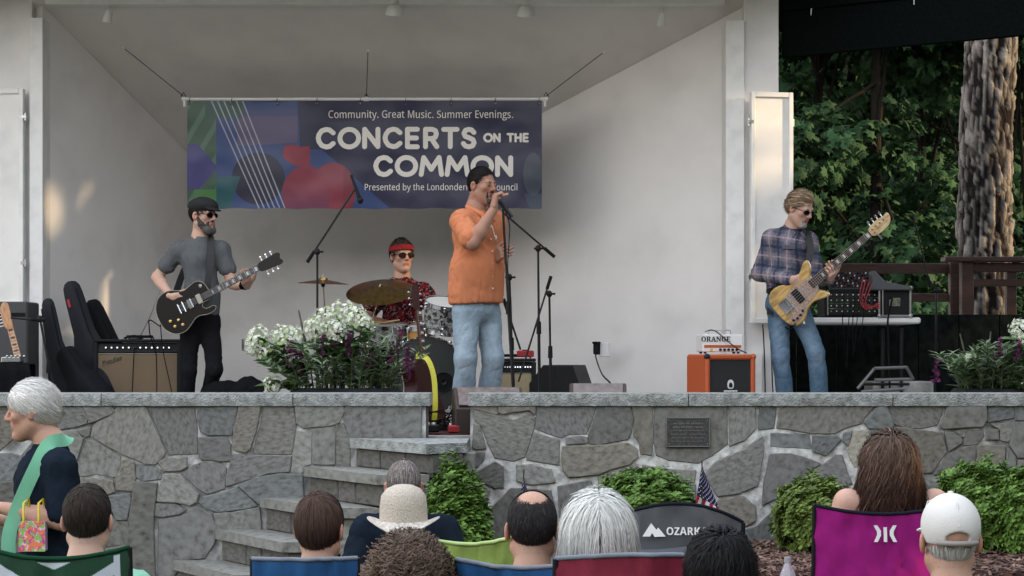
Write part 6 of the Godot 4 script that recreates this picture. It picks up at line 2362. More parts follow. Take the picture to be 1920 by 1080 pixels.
func build_gear() -> void:
	var tweed := mk("tweed_grille", lin(0.27, 0.195, 0.12), 0.9, {"tex": "fine", "tri": 9.0, "nrm": "n_cloth", "ns": 0.6})
	var at := P(262, 0, -3.75)
	var a1 := combo_amp("large black combo amplifier with brown grille cloth behind the capped guitarist", Vector3(at.x, 0, -3.75), 0.68, 0.62, 0.27, 0.06, true, tweed)
	# cables on and in front of it
	cable("cable", "thin cable hanging down the left of the brown amplifier grille", [P(252, 648, -3.6), P(250, 690, -3.58), P(246, 760, -3.5), P(240, 785, -3.3)])
	cable("cable", "cable with a plug running from the black guitar past the amplifier", [P(300, 612, -2.95), P(281, 600, -3.1), P(282, 630, -3.3), P(292, 660, -3.45), P(294, 715, -3.3), P(294, 735, -3.25)], 0.0045)
	cable("cable", "cable dropping from the black guitar to the stage floor", [P(301, 608, -2.95), P(306, 660, -3.1), P(322, 735, -3.0), P(330, 790, -2.9)])
	cable("cable", "coiled black cable lying on the brown amplifier", [P(232, 634, -3.7), P(250, 629, -3.75), P(268, 634, -3.7), P(246, 636, -3.62), P(240, 632, -3.72)], 0.006)
	cable("cable", "grey lead rising from the amplifier top to the guitarist's back", [P(263, 630, -3.78), P(285, 585, -3.5), P(318, 492, -3.32)], 0.003, M.steel)
	# bags leaning in the corner
	var nyl := mk("bag_nylon", lin(0.026, 0.028, 0.033), 0.85, {"spec": 0.15, "hgt": "h_fine", "hs": 0.15, "tri": 5.0})
	var nyl2 := mk("bag_black", lin(0.013, 0.013, 0.015), 0.8, {"spec": 0.15, "hgt": "h_fine", "hs": 0.2, "tri": 4.0})
	var bags := [["padded black guitar case with a red zip tag leaning against the wall", 203, 760, 131, 528, -3.72, nyl, 0.34, 0.09], ["rounded dark guitar case leaning behind the brown amplifier", 262, 740, 170, 563, -3.95, nyl2, 0.32, 0.09], ["thin grey gig bag leaning on the left pilaster", 128, 780, 88, 560, -3.5, nyl, 0.3, 0.05], ["bulging black gig bag lying in front of the leaning cases", 190, 800, 118, 655, -3.3, nyl2, 0.42, 0.1]]
	for b in bags:
		var t := thing("guitar_case", b[0], "guitar case", Vector3.ZERO, 0.0, "guitar cases and bags in the corner")
		var lo := P(b[1], b[2], b[5])
		lo.y = 0.02
		var hi := P(b[3], b[4], b[5] - 0.12)
		var y := (hi - lo).normalized()
		var side := Vector3(0.75, 0, 0.66)
		side = (side - y * side.dot(y)).normalized()
		var mb := MB.new()
		case_shape(mb, vv([0.0, 0.3, 0.02, 0.42, 0.08, 0.5, 0.25, 0.5, 0.4, 0.42, 0.52, 0.36, 0.62, 0.26, 0.9, 0.22, 0.96, 0.19, 0.99, 0.12, 1.0, 0.04]), b[7], lo, hi, side, b[8])
		put("shell", mb, b[6], t)
		mb = MB.new()
		var zc := side.cross(y).normalized()
		for s in [-1.0, 1.0]: mb.tube([lo + y * 0.1 + side * s * b[7] * 0.51 + zc * 0.02, lo.lerp(hi, 0.4) + side * s * b[7] * 0.43 + zc * 0.02, lo.lerp(hi, 0.62) + side * s * b[7] * 0.27 + zc * 0.02, lo.lerp(hi, 0.93) + side * s * b[7] * 0.22 + zc * 0.02], 0.006, 5)
		put("piping", mb, M.black_rubber, t)
		if b[1] == 203:
			mb = MB.new()
			var o: Vector3 = lo.lerp(hi, 0.84) + zc * (b[8] * 0.72)
			if zc.z < 0: o = lo.lerp(hi, 0.84) - zc * (b[8] * 0.72)
			mb.box(o, Vector3(0.03, 0.07, 0.012), 0.004, Basis(side, y, side.cross(y)))
			put("zip_tag", mb, mk("tag_red", lin(0.3, 0.01, 0.02), 0.6), t)
	# left edge: dark speaker cabinet, cloth covered case, boom stand
	var t := thing("speaker_cabinet", "dark grey speaker cabinet at the left picture edge", "speaker", P(10, 0, -3.3) * Vector3(1, 0, 1))
	var mb := MB.new()
	mb.box(Vector3(0, 0.41, 0), Vector3(0.43, 0.98, 0.35), 0.012)
	put("cabinet", mb, mk("cab_grey", lin(0.05, 0.05, 0.052), 0.7, {"hgt": "h_fine", "hs": 0.1, "tri": 6.0}), t)
	mb = MB.new()
	mb.box(Vector3(0.1, 0.8, 0.176), Vector3(0.2, 0.03, 0.006), 0.003)
	put("slot_handle", mb, M.black_rubber, t)
	t = thing("covered_case", "black cloth draped over a low case at the left picture edge", "case")
	mb = MB.new()
	var rows := []
	for j in 9:
		var row := []
		for i in 31:
			var u := i / 30.0
			var px := lerpf(-60, 62, u)
			var v := j / 8.0
			var x := P(px, 0, -2.35).x
			var drop := 0.42 * maxf(0.0, v - 0.25) / 0.75
			var fl := sin(u * 26.0) * 0.02 * v
			row.append(Vector3(x + 0.1 * maxf(0.0, v - 0.25) * (1.0 if u > 0.9 else 0.2), 0.44 - drop, -2.62 + 0.36 * minf(1.0, v / 0.25) + fl + 0.06 * v))
		rows.append(row)
	mb.sheet(rows)
	mb.box(Vector3(P(0, 0, -2.5).x, 0.215, -2.5), Vector3(0.44, 0.43, 0.3), 0.01)
	put("cloth", mb, M.black_cloth, t)
	mb = MB.new()
	mb.box(Vector3(P(25, 0, -2.5).x, 0.46, -2.48), Vector3(0.14, 0.04, 0.1), 0.006)
	for k in 5: mb.ball(Vector3(P(12 + k * 8, 0, -2.4).x, 0.485, -2.42), Vector3(0.01, 0.01, 0.01))
	put("pedal", mb, M.steel, t)
	mic_stand("low black boom stand standing beside the cloth covered case", Vector3(P(112, 0, -2.5).x, 0.0, -2.5), P(75, 598, -2.5), P(85, 601, -2.5), P(20, 596, -2.45), false)
	# black jacket on the floor behind the planter
	t = thing("cloth_bundle", "black cloth bundle lying on the floor between guitarist and planter", "cloth")
	var b2 := Blob.new()
	for k in 9: b2.ell(P(400 + k * 11, 0, -2.9 + rr(-.06, .06)) * Vector3(1, 0, 1) + Vector3(0, 0.13 + rr(0, 0.06), 0), Vector3(0.11, 0.13 + rr(-.02, .03), 0.1), Basis(), 0.03)
	mb = MB.new()
	b2.build(mb, 0.012, [{"normal": Vector3(0, -1, 0), "d": 0.0}], drape)
	put("cloth", mb, M.black_cloth, t)
	# wall sockets
	outlet(P(460, 646, -5.6), "white socket box on the wall left of the hydrangeas", false)
	outlet(Vector3(P(1130, 656, -4.75).x, P(1130, 656, -4.75).y, -4.75), "grey socket box with a plugged cord on the wall right of the singer", true)
	# overhead microphone on a tall stand beside the planter
	mic_stand("tall boom stand leaning its microphone in front of the banner's apple", Vector3(P(595, 0, -2.7).x, 0, -2.7), P(595, 472, -2.7), P(576, 492, -2.7), P(667, 352, -2.75), true)
	# singer's straight stand and the stands behind him
	mic_stand("straight microphone stand gripped by the singer's left hand", Vector3(P(966, 0, -1.78).x, 0, -1.78), P(943, 392, -1.83), Vector3.ZERO, Vector3.ZERO, false, false)
	mic_stand("tall boom stand right of the singer with its arm sloping to his chest", Vector3(P(1012, 0, -2.6).x, 0, -2.6), P(1009, 466, -2.6), P(1040, 482, -2.6), P(945, 400, -2.55), false)
	mic_stand("short boom stand with its arm tilted down to the singer's feet", Vector3(P(1034, 0, -2.9).x, 0, -2.9), P(1030, 551, -2.9), P(1033, 518, -2.9), P(972, 716, -2.8), false)
	mic_stand("boom stand behind the singer's stand, folded steeply down", Vector3(P(965, 0, -2.45).x, 0, -2.45), P(955, 520, -2.45), P(944, 560, -2.45), P(976, 656, -2.45), false)
	cable("cable", "looped microphone cable below the singer's hand", [P(941, 380, -1.78), P(955, 420, -1.74), P(952, 500, -1.74), P(958, 560, -1.76), P(962, 700, -1.74), P(966, 800, -1.7)], 0.0035)
	# amplifier behind the singer
	combo_amp("small cream grille amplifier half hidden behind the singer's legs", Vector3(P(968, 0, -3.3).x, 0, -3.3), 0.3, 0.47, 0.24, 0.0, false, mk("cream_grille", lin(0.42, 0.34, 0.2), 0.9, {"tex": "fine", "tri": 9.0}))
	t = thing("pedal_box", "small red box lying on the cream amplifier", "box", Vector3(P(985, 0, -3.25).x, 0.505, -3.25))
	mb = MB.new()
	mb.box(Vector3.ZERO, Vector3(0.13, 0.05, 0.1), 0.008)
	put("case", mb, mk("box_red", lin(0.32, 0.015, 0.02), 0.45), t)
	mb = MB.new()
	mb.box(Vector3(0.0, 0.028, 0.02), Vector3(0.05, 0.008, 0.03), 0.003)
	put("footswitch", mb, M.black_plastic, t)
	# floor wedge
	t = thing("monitor_speaker", "black floor monitor speaker with chamfered corners right of the stands", "speaker", Vector3(P(1062, 0, -3.3).x, 0, -3.3), -0.3)
	mb = MB.new()
	mb.prism(PackedVector2Array([Vector2(-0.24, 0), Vector2(0.25, 0), Vector2(0.1, 0.42), Vector2(-0.13, 0.42), Vector2(-0.24, 0.28)]), -0.2, 0.2, 0.012)
	put("cabinet", mb, M.black_plastic, t)
	mb = MB.new()
	mb.box(Vector3(0.0, 0.12, 0.203), Vector3(0.08, 0.04, 0.01), 0.004)
	put("handle", mb, M.black_rubber, t)
	# two floodlights set down behind the coping
	for q in [["low bronze floodlight housing at the singer's feet", 916, 727, 0.44, 0.1], ["low bronze floodlight housing on the stage edge right of the singer", 1121, 719, 0.36, -0.05]]:
		var fl := thing("floodlight", q[0], "floodlight", Vector3(P(q[1], 0, -0.75).x, 0, -0.75), q[4], "floodlights behind the coping")
		var hy: float = P(0, q[2], -0.75).y
		mb = MB.new()
		mb.prism(PackedVector2Array([Vector2(-0.2, 0.0), Vector2(0.16, 0.0), Vector2(0.16, hy * 0.55), Vector2(-0.08, hy), Vector2(-0.2, hy * 0.8)]), -q[3] / 2, q[3] / 2, 0.008, Transform3D(Basis(Vector3(0, 0, 1), Vector3(0, 1, 0), Vector3(-1, 0, 0)), Vector3.ZERO))
		put("housing", mb, mk("bronze_housing", lin(0.055, 0.04, 0.035), 0.45, {"metal": 0.4}), fl)
		mb = MB.new()
		mb.box(Vector3(0, hy * 0.8 + 0.004, 0.045), Vector3(q[3] - 0.05, 0.012, 0.22), 0.004, Basis(Vector3.RIGHT, atan2(hy * 0.45, 0.24)))
		put("cover_glass", mb, mk("frosted_cover", lin(0.2, 0.155, 0.14), 0.3, {"tex": "grain", "tri": 2.0}), fl)
	cable("cable", "black cord from the wall socket to the floodlight", [P(1118, 650, -4.62), P(1117, 668, -4.5), P(1128, 700, -3.2), P(1144, 718, -1.0), P(1148, 730, -0.85)], 0.006)
	# orange cabinet and its small white head
	orange_stack()
	# drums
	var oyster := mk("oyster_pearl", lin(0.4, 0.4, 0.38), 0.25, {"tex": "oyster", "tri": 4.0, "coat": 0.6})
	var batter := mk("drum_skin", lin(0.6, 0.58, 0.52), 0.6)
	var black_head := mk("kick_head", lin(0.025, 0.028, 0.027), 0.4)
	var k := drum("bass_drum", "big bass drum with black front head beside the singer's legs", P(797, 703, -2.98), 0.28, 0.4, Basis(Vector3.RIGHT, PI / 2).rotated(Vector3.UP, 0.12), oyster, black_head, 10)
	mb = MB.new()
	mb.lathe(Vector3(0.12, 0.213, 0.05), [Vector2(0.0, 0.0), Vector2(0.065, 0.0), Vector2(0.07, -0.008)], 24)
	put("port_hole", mb, M.black_rubber, k)
	mb = MB.new()
	mb.lathe(Vector3(0.12, 0.216, 0.05), [Vector2(0.012, 0.0), Vector2(0.02, 0.006), Vector2(0.022, -0.003)], 16)
	mb.lathe(Vector3(0.12, 0.215, 0.05), [Vector2(0.066, 0.0), Vector2(0.07, 0.006), Vector2(0.074, 0.0)], 24)
	put("port_ring", mb, M.black_metal, k)
	drum("tom_drum", "pearl tom drum mounted left of the singer's hip", P(834, 592, -3.05), 0.155, 0.2, Basis(Vector3.RIGHT, 0.3).rotated(Vector3.BACK, -0.12), oyster, batter, 6)
	drum("snare_drum", "chrome snare drum in front of the drummer behind the white flowers", P(722, 628, -3.25), 0.178, 0.14, Basis(Vector3.RIGHT, 0.12), mk("snare_steel", lin(0.42, 0.42, 0.4), 0.25, {"metal": 0.9}), batter, 8)
	drum("small_drum", "small amber wooden drum between the tom and the drummer", P(790, 628, -3.15), 0.1, 0.12, Basis(Vector3.RIGHT, 0.2), mk("amber_shell", lin(0.42, 0.2, 0.04), 0.3, {"coat": 0.6}), batter, 6)
	drum("floor_tom", "floor tom hidden mostly behind the drummer's knee and flowers", P(672, 690, -3.4), 0.2, 0.4, Basis(), oyster, batter, 6)
	cymbal("large brass cymbal tilted in front of the drummer's chest", P(713, 543, -3.2), 0.262, Basis(Vector3.RIGHT, 0.42).rotated(Vector3.BACK, 0.06), Vector3(P(690, 0, -3.1).x, 0, -3.1))
	cymbal("thin dark cymbal seen edge on beside the tall boom stand", P(606, 527, -3.3), 0.195, Basis(Vector3.RIGHT, 0.03).rotated(Vector3.BACK, -0.03), Vector3(P(611, 0, -3.3).x, 0, -3.3))
	t = thing("drum_throne", "low black drum stool under the drummer", "stool", Vector3(P(752, 0, -3.85).x, 0, -3.85))
	mb = MB.new()
	mb.lathe(Vector3.ZERO, [Vector2(0.0, 0.47), Vector2(0.15, 0.47), Vector2(0.17, 0.44), Vector2(0.16, 0.4), Vector2(0.0, 0.4)], 20)
	put("seat", mb, M.black_cloth, t)
	for j in 3:
		mb = MB.new()
		var an := TAU * j / 3.0
		mb.tube([Vector3(0, 0.38, 0), Vector3(cos(an) * 0.2, 0.01, sin(an) * 0.2)], 0.01, 7)
		put("leg", mb, M.chrome, t)
	# rug and pedals in the gap
	t = thing("rug", "worn red patterned rug on the stage floor in the gap", "rug")
	mb = MB.new()
	rows = []
	for j in 13:
		var row := []
		for i in 25:
			row.append(Vector3(lerpf(-1.3, 0.3, i / 24.0), 0.006 + 0.004 * sin(i * 1.7 + j), lerpf(-3.0, -0.5, j / 12.0)))
		rows.append(row)
	mb.sheet(rows, 0.005)
	put("weave", mb, mk("rug_red", lin(0.2, 0.045, 0.035), 0.95, {"tex": "mulch", "tri": 3.0}), t)
	for q in [["small black effects pedal on the rug in the gap", -0.5, -0.72, 0.25], ["second effects pedal behind the yellow strap on the rug", -0.42, -1.0, -0.3], ["red effects pedal beside the right wall end on the rug", -0.36, -0.62, 0.1]]:
		var pd := thing("effects_pedal", q[0], "pedal", Vector3(q[1], 0.012, q[2]), q[3], "effects pedals on the rug")
		mb = MB.new()
		mb.box(Vector3(0, 0.022, 0), Vector3(0.07, 0.045, 0.11), 0.006)
		put("case", mb, M.box_red if q[1] == -0.36 else M.black_plastic, pd)
		for s in [-1, 1]:
			mb = MB.new()
			mb.lathe(Vector3(s * 0.018, 0.045, -0.03), [Vector2(0.009, 0), Vector2(0.008, 0.012), Vector2(0, 0.012)], 10)
			put("knob", mb, M.white_plastic, pd)
	for q in 6:
		var o := Vector3(-0.42 + rr(-.1, .1), 0.03, -0.8 + rr(-.3, .2))
		cable("cable", ["black cable looped on the rug nearest the steps", "black cable arching over the pedals", "black cable loop behind the yellow strap", "black cable beside the right wall end", "black cable crossing the rug's middle", "black cable tangled at the rug's back"][q], [o, o + Vector3(rr(-.1, .1), rr(0.02, 0.14), 0.05), o + Vector3(rr(-.15, .15), rr(0.02, 0.1), -0.05), o + Vector3(rr(-.2, .2), 0.0, rr(-.2, .1))], 0.0045)
	# the microphone cable pole dangling by the wall's end
	mixing_table()
	banner()
	ceiling_lamps()

func outlet(o: Vector3, label: String, plugged: bool) -> void:
	var t := thing("socket_box", label, "socket", o, 0.5 if not plugged else -0.55, "wall sockets")
	var mb := MB.new()
	mb.box(Vector3(0.02, 0, 0), Vector3(0.09, 0.12, 0.05), 0.006)
	put("box", mb, M.white_plastic, t)
	if plugged:
		mb = MB.new()
		mb.box(Vector3(-0.03, 0.01, 0.05), Vector3(0.045, 0.1, 0.06), 0.01)
		mb.box(Vector3(-0.03, 0.06, 0.055), Vector3(0.06, 0.02, 0.06), 0.008)
		put("plug", mb, M.black_rubber, t)
	else:
		mb = MB.new()
		mb.box(Vector3(-0.035, 0, 0.028), Vector3(0.02, 0.1, 0.01), 0.003)
		put("cover", mb, M.steel, t)

func orange_stack() -> void:
	var z := -3.0
	var x := P(1352, 0, z).x
	var t := thing("speaker_cabinet", "orange speaker cabinet with black grille cloth beside the bassist", "speaker", Vector3(x, 0, z), 0.42)
	var or_t := mk("orange_tolex", lin(0.46, 0.085, 0.022), 0.5, {"hgt": "h_fine", "hs": 0.1, "tri": 7.0})
	var w := 0.43
	var h := 0.5
	var d := 0.3
	var mb := MB.new()
	for s in [-1, 1]:
		mb.box(Vector3(s * (w / 2 - 0.02), h / 2, 0), Vector3(0.04, h, d), 0.014)
	mb.box(Vector3(0, h - 0.02, 0), Vector3(w - 0.07, 0.04, d - 0.002), 0.012)
	mb.box(Vector3(0, 0.02, 0), Vector3(w - 0.07, 0.04, d - 0.002), 0.012)
	mb.box(Vector3(0, h / 2, -d / 2 + 0.012), Vector3(w - 0.076, h - 0.07, 0.02), 0.002)
	put("cabinet", mb, or_t, t)
	mb = MB.new()
	mb.box(Vector3(0, h / 2, d / 2 - 0.025), Vector3(w - 0.082, h - 0.082, 0.02), 0.003)
	put("grille_cloth", mb, mk("black_grille", lin(0.02, 0.021, 0.022), 0.9, {"nrm": "n_cloth", "ns": 0.8, "tri": 5.0}), t)
	for s in [-1, 1]:
		for q in [0.0, 1.0]:
			mb = MB.new()
			mb.ball(Vector3(s * (w / 2 - 0.018), lerpf(0.018, h - 0.018, q), d / 2 - 0.018), Vector3(0.024, 0.024, 0.024))
			put("corner_guard", mb, M.black_metal if q == 1.0 and s == -1 else or_t, t)
	# crest and name plate
	var wh := mk("badge_white", lin(0.68, 0.68, 0.66), 0.5)
	mb = MB.new()
	mb.prism(spline(vv([-.022, .0, -.028, .03, -.018, .055, 0, .062, .018, .055, .028, .03, .022, 0, 0, -.006]), 4), 0, 0.003, 0.0006, Transform3D(Basis(), Vector3(0, h * 0.5 + 0.0, d / 2 - 0.013)))
	var cr := put("crest", mb, wh, t)
	mb = MB.new()
	mb.prism(spline(vv([-.012, .006, -.014, .028, 0, .042, .014, .028, .012, .006]), 4), 0.0032, 0.005, 0.0, Transform3D(Basis(), Vector3(0, h * 0.5 + 0.0, d / 2 - 0.013)))
	put("crest_motif", mb, M.black_plastic, cr)
	mb = MB.new()
	mb.box(Vector3(0, h * 0.5 - 0.035, d / 2 - 0.012), Vector3(0.115, 0.036, 0.004), 0.001)
	var np := put("name_plate", mb, wh, t)
	var o := put("lettering", text_mesh("orange", 0.036, "Droid Serif", 700, 0.003), M.black_plastic, np)
	o.position = Vector3(0, h * 0.5 - 0.033, d / 2 - 0.009)
	# amplifier head
	var hd := thing("amplifier_head", "small white amplifier head with orange stripe on the orange cabinet", "amplifier", Vector3(x - 0.012, h + 0.005, z), 0.22)
	mb = MB.new()
	mb.box(Vector3(0, 0.078, 0), Vector3(0.315, 0.13, 0.15), 0.005)
	put("case", mb, mk("amp_white", lin(0.74, 0.73, 0.7), 0.35), hd)
	mb = MB.new()
	mb.box(Vector3(0, 0.055, 0.076), Vector3(0.29, 0.02, 0.004), 0.001)
	put("stripe", mb, or_t, hd)
	o = put("lettering", text_mesh("ORANGE", 0.052, "Droid Serif", 700, 0.003), M.black_plastic, hd)
	o.position = Vector3(-0.055, 0.108, 0.077)
	for k in 5:
		mb = MB.new()
		mb.lathe(Vector3(-0.02 + k * 0.032, 0.03, 0.075), [Vector2(0.01, 0), Vector2(0.009, 0.014), Vector2(0, 0.015)], 10, Basis(Vector3.RIGHT, PI / 2))
		put("knob", mb, M.black_plastic, hd)
	mb = MB.new()
	mb.lathe(Vector3(-0.09, 0.03, 0.075), [Vector2(0.012, 0), Vector2(0.011, 0.006), Vector2(0, 0.006)], 12, Basis(Vector3.RIGHT, PI / 2))
	put("pilot_jewel", mb, mk("jewel", lin(0.7, 0.45, 0.1), 0.2), hd)
	mb = MB.new()
	mb.tube([Vector3(-0.09, 0.14, 0), Vector3(-0.085, 0.175, 0), Vector3(0.085, 0.175, 0), Vector3(0.09, 0.14, 0)], 0.006, 8)
	put("handle", mb, M.steel, hd)
	for s in [-1, 1]:
		for q in [-1, 1]:
			mb = MB.new()
			mb.lathe(Vector3(s * 0.13, 0, q * 0.05), [Vector2(0.0, 0.0), Vector2(0.011, 0.0), Vector2(0.012, 0.014)], 10)
			put("foot", mb, M.black_rubber, hd)
	cable("cable", "black lead laid over the white amplifier head", [P(1322, 622, z + 0.02), P(1340, 620, z + 0.06), P(1372, 646, z + 0.11), P(1385, 655, z + 0.1), P(1400, 662, z - 0.05)], 0.004)
	cable("cable", "black cord hanging beside the pilaster behind the bassist", [P(1430, 608, -3.7), P(1433, 660, -3.7), P(1436, 790, -3.6)], 0.005)
	cable("cable", "instrument cable hanging from the bass behind the bassist's leg", [P(1492, 606, -2.9), P(1480, 618, -2.95), P(1448, 600, -3.2), P(1447, 680, -3.2), P(1452, 785, -3.1)], 0.005)

func mixing_table() -> void:
	var z := -4.25
	var t := thing("folding_table", "white folding table carrying mixing gear behind the bassist", "table")
	var a := P(1530, 593, z)
	var b := P(1726, 609, z)
	var mb := MB.new()
	mb.box(Vector3((a.x + b.x) / 2 - 0.25, (a.y + b.y) / 2, z - 0.36), Vector3(b.x - a.x + 0.5, 0.05, 0.75), 0.012)
	put("tabletop", mb, M.white_plastic, t)
	var ty := b.y - 0.025
	for px in [1655, 1690]:
		mb = MB.new()
		mb.tube([P(px, 0, z - 0.1) * Vector3(1, 0, 1) + Vector3(0, 0.02, 0), P(px, 0, z - 0.1) * Vector3(1, 0, 1) + Vector3(0, ty, 0)], 0.015, 9)
		put("leg", mb, M.black_metal, t)
	for q in [[1612, 1712, 0.03], [1615, 1705, 0.26]]:
		mb = MB.new()
		mb.tube([P(q[0], 0, z + 0.02) * Vector3(1, 0, 1) + Vector3(0, q[2], 0), P(q[1], 0, z + 0.02) * Vector3(1, 0, 1) + Vector3(0, q[2], 0)], 0.013, 8)
		put("foot_bar", mb, M.black_metal, t)
	# rack with mixer
	t = thing("equipment_rack", "open equipment rack of black mixing units on the white table", "rack")
	mb = MB.new()
	var r0 := P(1546, 592, z - 0.1)
	var r1 := P(1648, 545, z - 0.1)
	var w := r1.x - r0.x
	var h := r1.y - r0.y
	var c := (r0 + r1) / 2
	mb.box(c + Vector3(0, -h / 2 + 0.012, -0.12), Vector3(w, 0.02, 0.36), 0.004)
	mb.box(c + Vector3(0, h / 2 - 0.008, -0.12), Vector3(w, 0.016, 0.36), 0.004)
	for s in [-1, 1]: mb.box(c + Vector3(s * w / 2, 0, -0.12), Vector3(0.02, h, 0.36), 0.004)
	put("frame", mb, M.black_plastic, t)
	for k in 4:
		mb = MB.new()
		mb.box(c + Vector3(0, -h / 2 + 0.035 + k * 0.045, 0.04), Vector3(w - 0.03, 0.038, 0.03), 0.003)
		var u := put("rack_unit", mb, M.black_metal, t)
		for j in 9:
			mb = MB.new()
			mb.ball(c + Vector3(lerpf(-w * 0.4, w * 0.4, j / 8.0), -h / 2 + 0.035 + k * 0.045, 0.058), Vector3(0.006, 0.006, 0.005), Basis(), 5, 7)
			put("knob", mb, M.steel if (j + k) % 3 == 0 else M.white_plastic, u)
	for e in [[r0.x, 1], [r1.x, 1]]:
		mb = MB.new()
		mb.tube([Vector3(e[0], r0.y, z + 0.06), Vector3(e[0], r1.y, z + 0.06)], 0.006, 6)
		put("edge_trim", mb, M.steel, t)
	# slanted mixer on top
	t = thing("mixing_console", "slanted black mixing console with rows of knobs on the rack", "mixer")
	var mb0 := P(1600, 530, z - 0.15)
	var bb := Basis(Vector3.RIGHT, 0.6)
	mb = MB.new()
	mb.box(mb0, Vector3(0.42, 0.05, 0.26), 0.008, bb)
	put("case", mb, M.black_metal, t)
	for i in 12:
		for j in 6:
			mb = MB.new()
			mb.lathe(mb0 + bb * Vector3(lerpf(-0.18, 0.18, i / 11.0), 0.025, lerpf(-0.1, 0.1, j / 5.0)), [Vector2(0.006, 0), Vector2(0.005, 0.012), Vector2(0, 0.012)], 6, bb)
			put("knob", mb, [M.steel, M.white_plastic, M.box_red, M.black_rubber][(i * 5 + j * 3) % 4], t)
	# wired loudspeaker horn leaning on the right
	t = thing("case_cover", "grey tilted case cover lying on the rack's right end", "case")
	mb = MB.new()
	mb.prism(PackedVector2Array([Vector2(0, 0), Vector2(0.03, 0.16), Vector2(0.12, 0.07), Vector2(0.32, 0.03), Vector2(0.34, 0.0)]), -0.14, 0.12, 0.008, Transform3D(Basis(), P(1628, 545, z - 0.05)))
	put("lid", mb, mk("lid_grey", lin(0.06, 0.065, 0.07), 0.55), t)
	# aluminium edged case
	t = thing("flight_case", "small flight case with aluminium edges on the table's right end", "case")
	var f0 := P(1648, 592, z)
	var f1 := P(1706, 540, z)
	var fw := f1.x - f0.x
	var fh := f1.y - f0.y
	var fc := (f0 + f1) / 2 + Vector3(0, 0, -0.12)
	mb = MB.new()
	mb.box(fc, Vector3(fw - 0.012, fh - 0.012, 0.27), 0.004)
	put("panel", mb, M.black_plastic, t)
	for s in [-1, 1]:
		for q in [-1, 1]:
			mb = MB.new()
			mb.box(fc + Vector3(0, s * fh / 2, q * 0.135), Vector3(fw, 0.018, 0.018), 0.004)
			put("edge", mb, M.steel, t)
			mb = MB.new()
			mb.box(fc + Vector3(s * fw / 2, 0, q * 0.135), Vector3(0.018, fh - 0.02, 0.018), 0.004)
			put("edge", mb, M.steel, t)
			mb = MB.new()
			mb.ball(fc + Vector3(s * fw / 2, q * fh / 2, 0.135), Vector3(0.018, 0.018, 0.018), Basis(), 7, 9)
			put("corner", mb, M.steel, t)
	mb = MB.new()
	mb.box(fc + Vector3(0, 0, 0.138), Vector3(0.09, 0.07, 0.008), 0.003)
	mb.box(fc + Vector3(0.02, -0.005, 0.145), Vector3(0.03, 0.05, 0.012), 0.004)
	put("latch", mb, M.chrome, t)
	# hanging cables
	var names := ["thin black cable hanging longest below the table", "black cable with a plug hanging left of the table legs", "cable loop hanging in front of the rack", "thick cable running down the right table leg", "pale cable end hanging under the rack", "short cable with a silver plug under the table"]
	var xs := [1592, 1607, 1580, 1668, 1600, 1616]
	var ends := [690, 660, 640, 730, 668, 640]
	for k in 6:
		var s := P(xs[k], 560, z + 0.08)
		cable("cable", names[k], [s, s + Vector3(0.01, 0.0, 0.05), P(xs[k] + rr(-4, 8), 600, z + 0.1), P(xs[k] + rr(-6, 6), ends[k], z + 0.08)], 0.004 if k != 3 else 0.008)
	for k in 4:
		var s := P(1618 + k * 6, 520 + k * 4, z + 0.1)
		cable("cable", ["red patch cable looping highest over the rack", "red patch cable beside the flight case", "red patch cable at the rack's middle", "red patch cable lowest on the rack"][k], [s, P(1612 + k * 4, 560, z + 0.12), P(1625, 580 - k * 3, z + 0.13), P(1650, 566 + k * 4, z + 0.1)], 0.004, M.box_red, "red patch cables")
	# metal stand frame and clutter under the table
	t = thing("folded_stand", "folded grey metal stand lying under the table", "stand")
	mb = MB.new()
	for q in [[1608, 728, 1640, 690], [1615, 734, 1695, 728], [1640, 690, 1700, 688], [1700, 688, 1712, 710], [1640, 712, 1710, 710]]:
		mb.tube([P(q[0], q[1] + 45, z + 0.25) + Vector3(0, 0.19, 0), P(q[2], q[3] + 45, z + 0.2) + Vector3(0, 0.19, 0)], 0.014, 7)
	put("frame", mb, mk("dull_metal", lin(0.2, 0.2, 0.2), 0.45, {"metal": 0.6}), t)
	t = thing("grey_step", "low grey block on the floor right of the table", "block", Vector3(P(1680, 0, -4.6).x, 0, -4.6))
	mb = MB.new()
	mb.box(Vector3(0.02, 0.14, 0), Vector3(0.5, 0.28, 0.4), 0.01)
	put("block", mb, M.concrete, t)
	# boom stand in front of the woods
	mic_stand("boom stand with hanging microphone in front of the dark woods", Vector3(P(1752, 0, -4.7).x, 0, -4.7), P(1756, 545, -4.7), P(1745, 540, -4.7), P(1712, 402, -4.7), false)

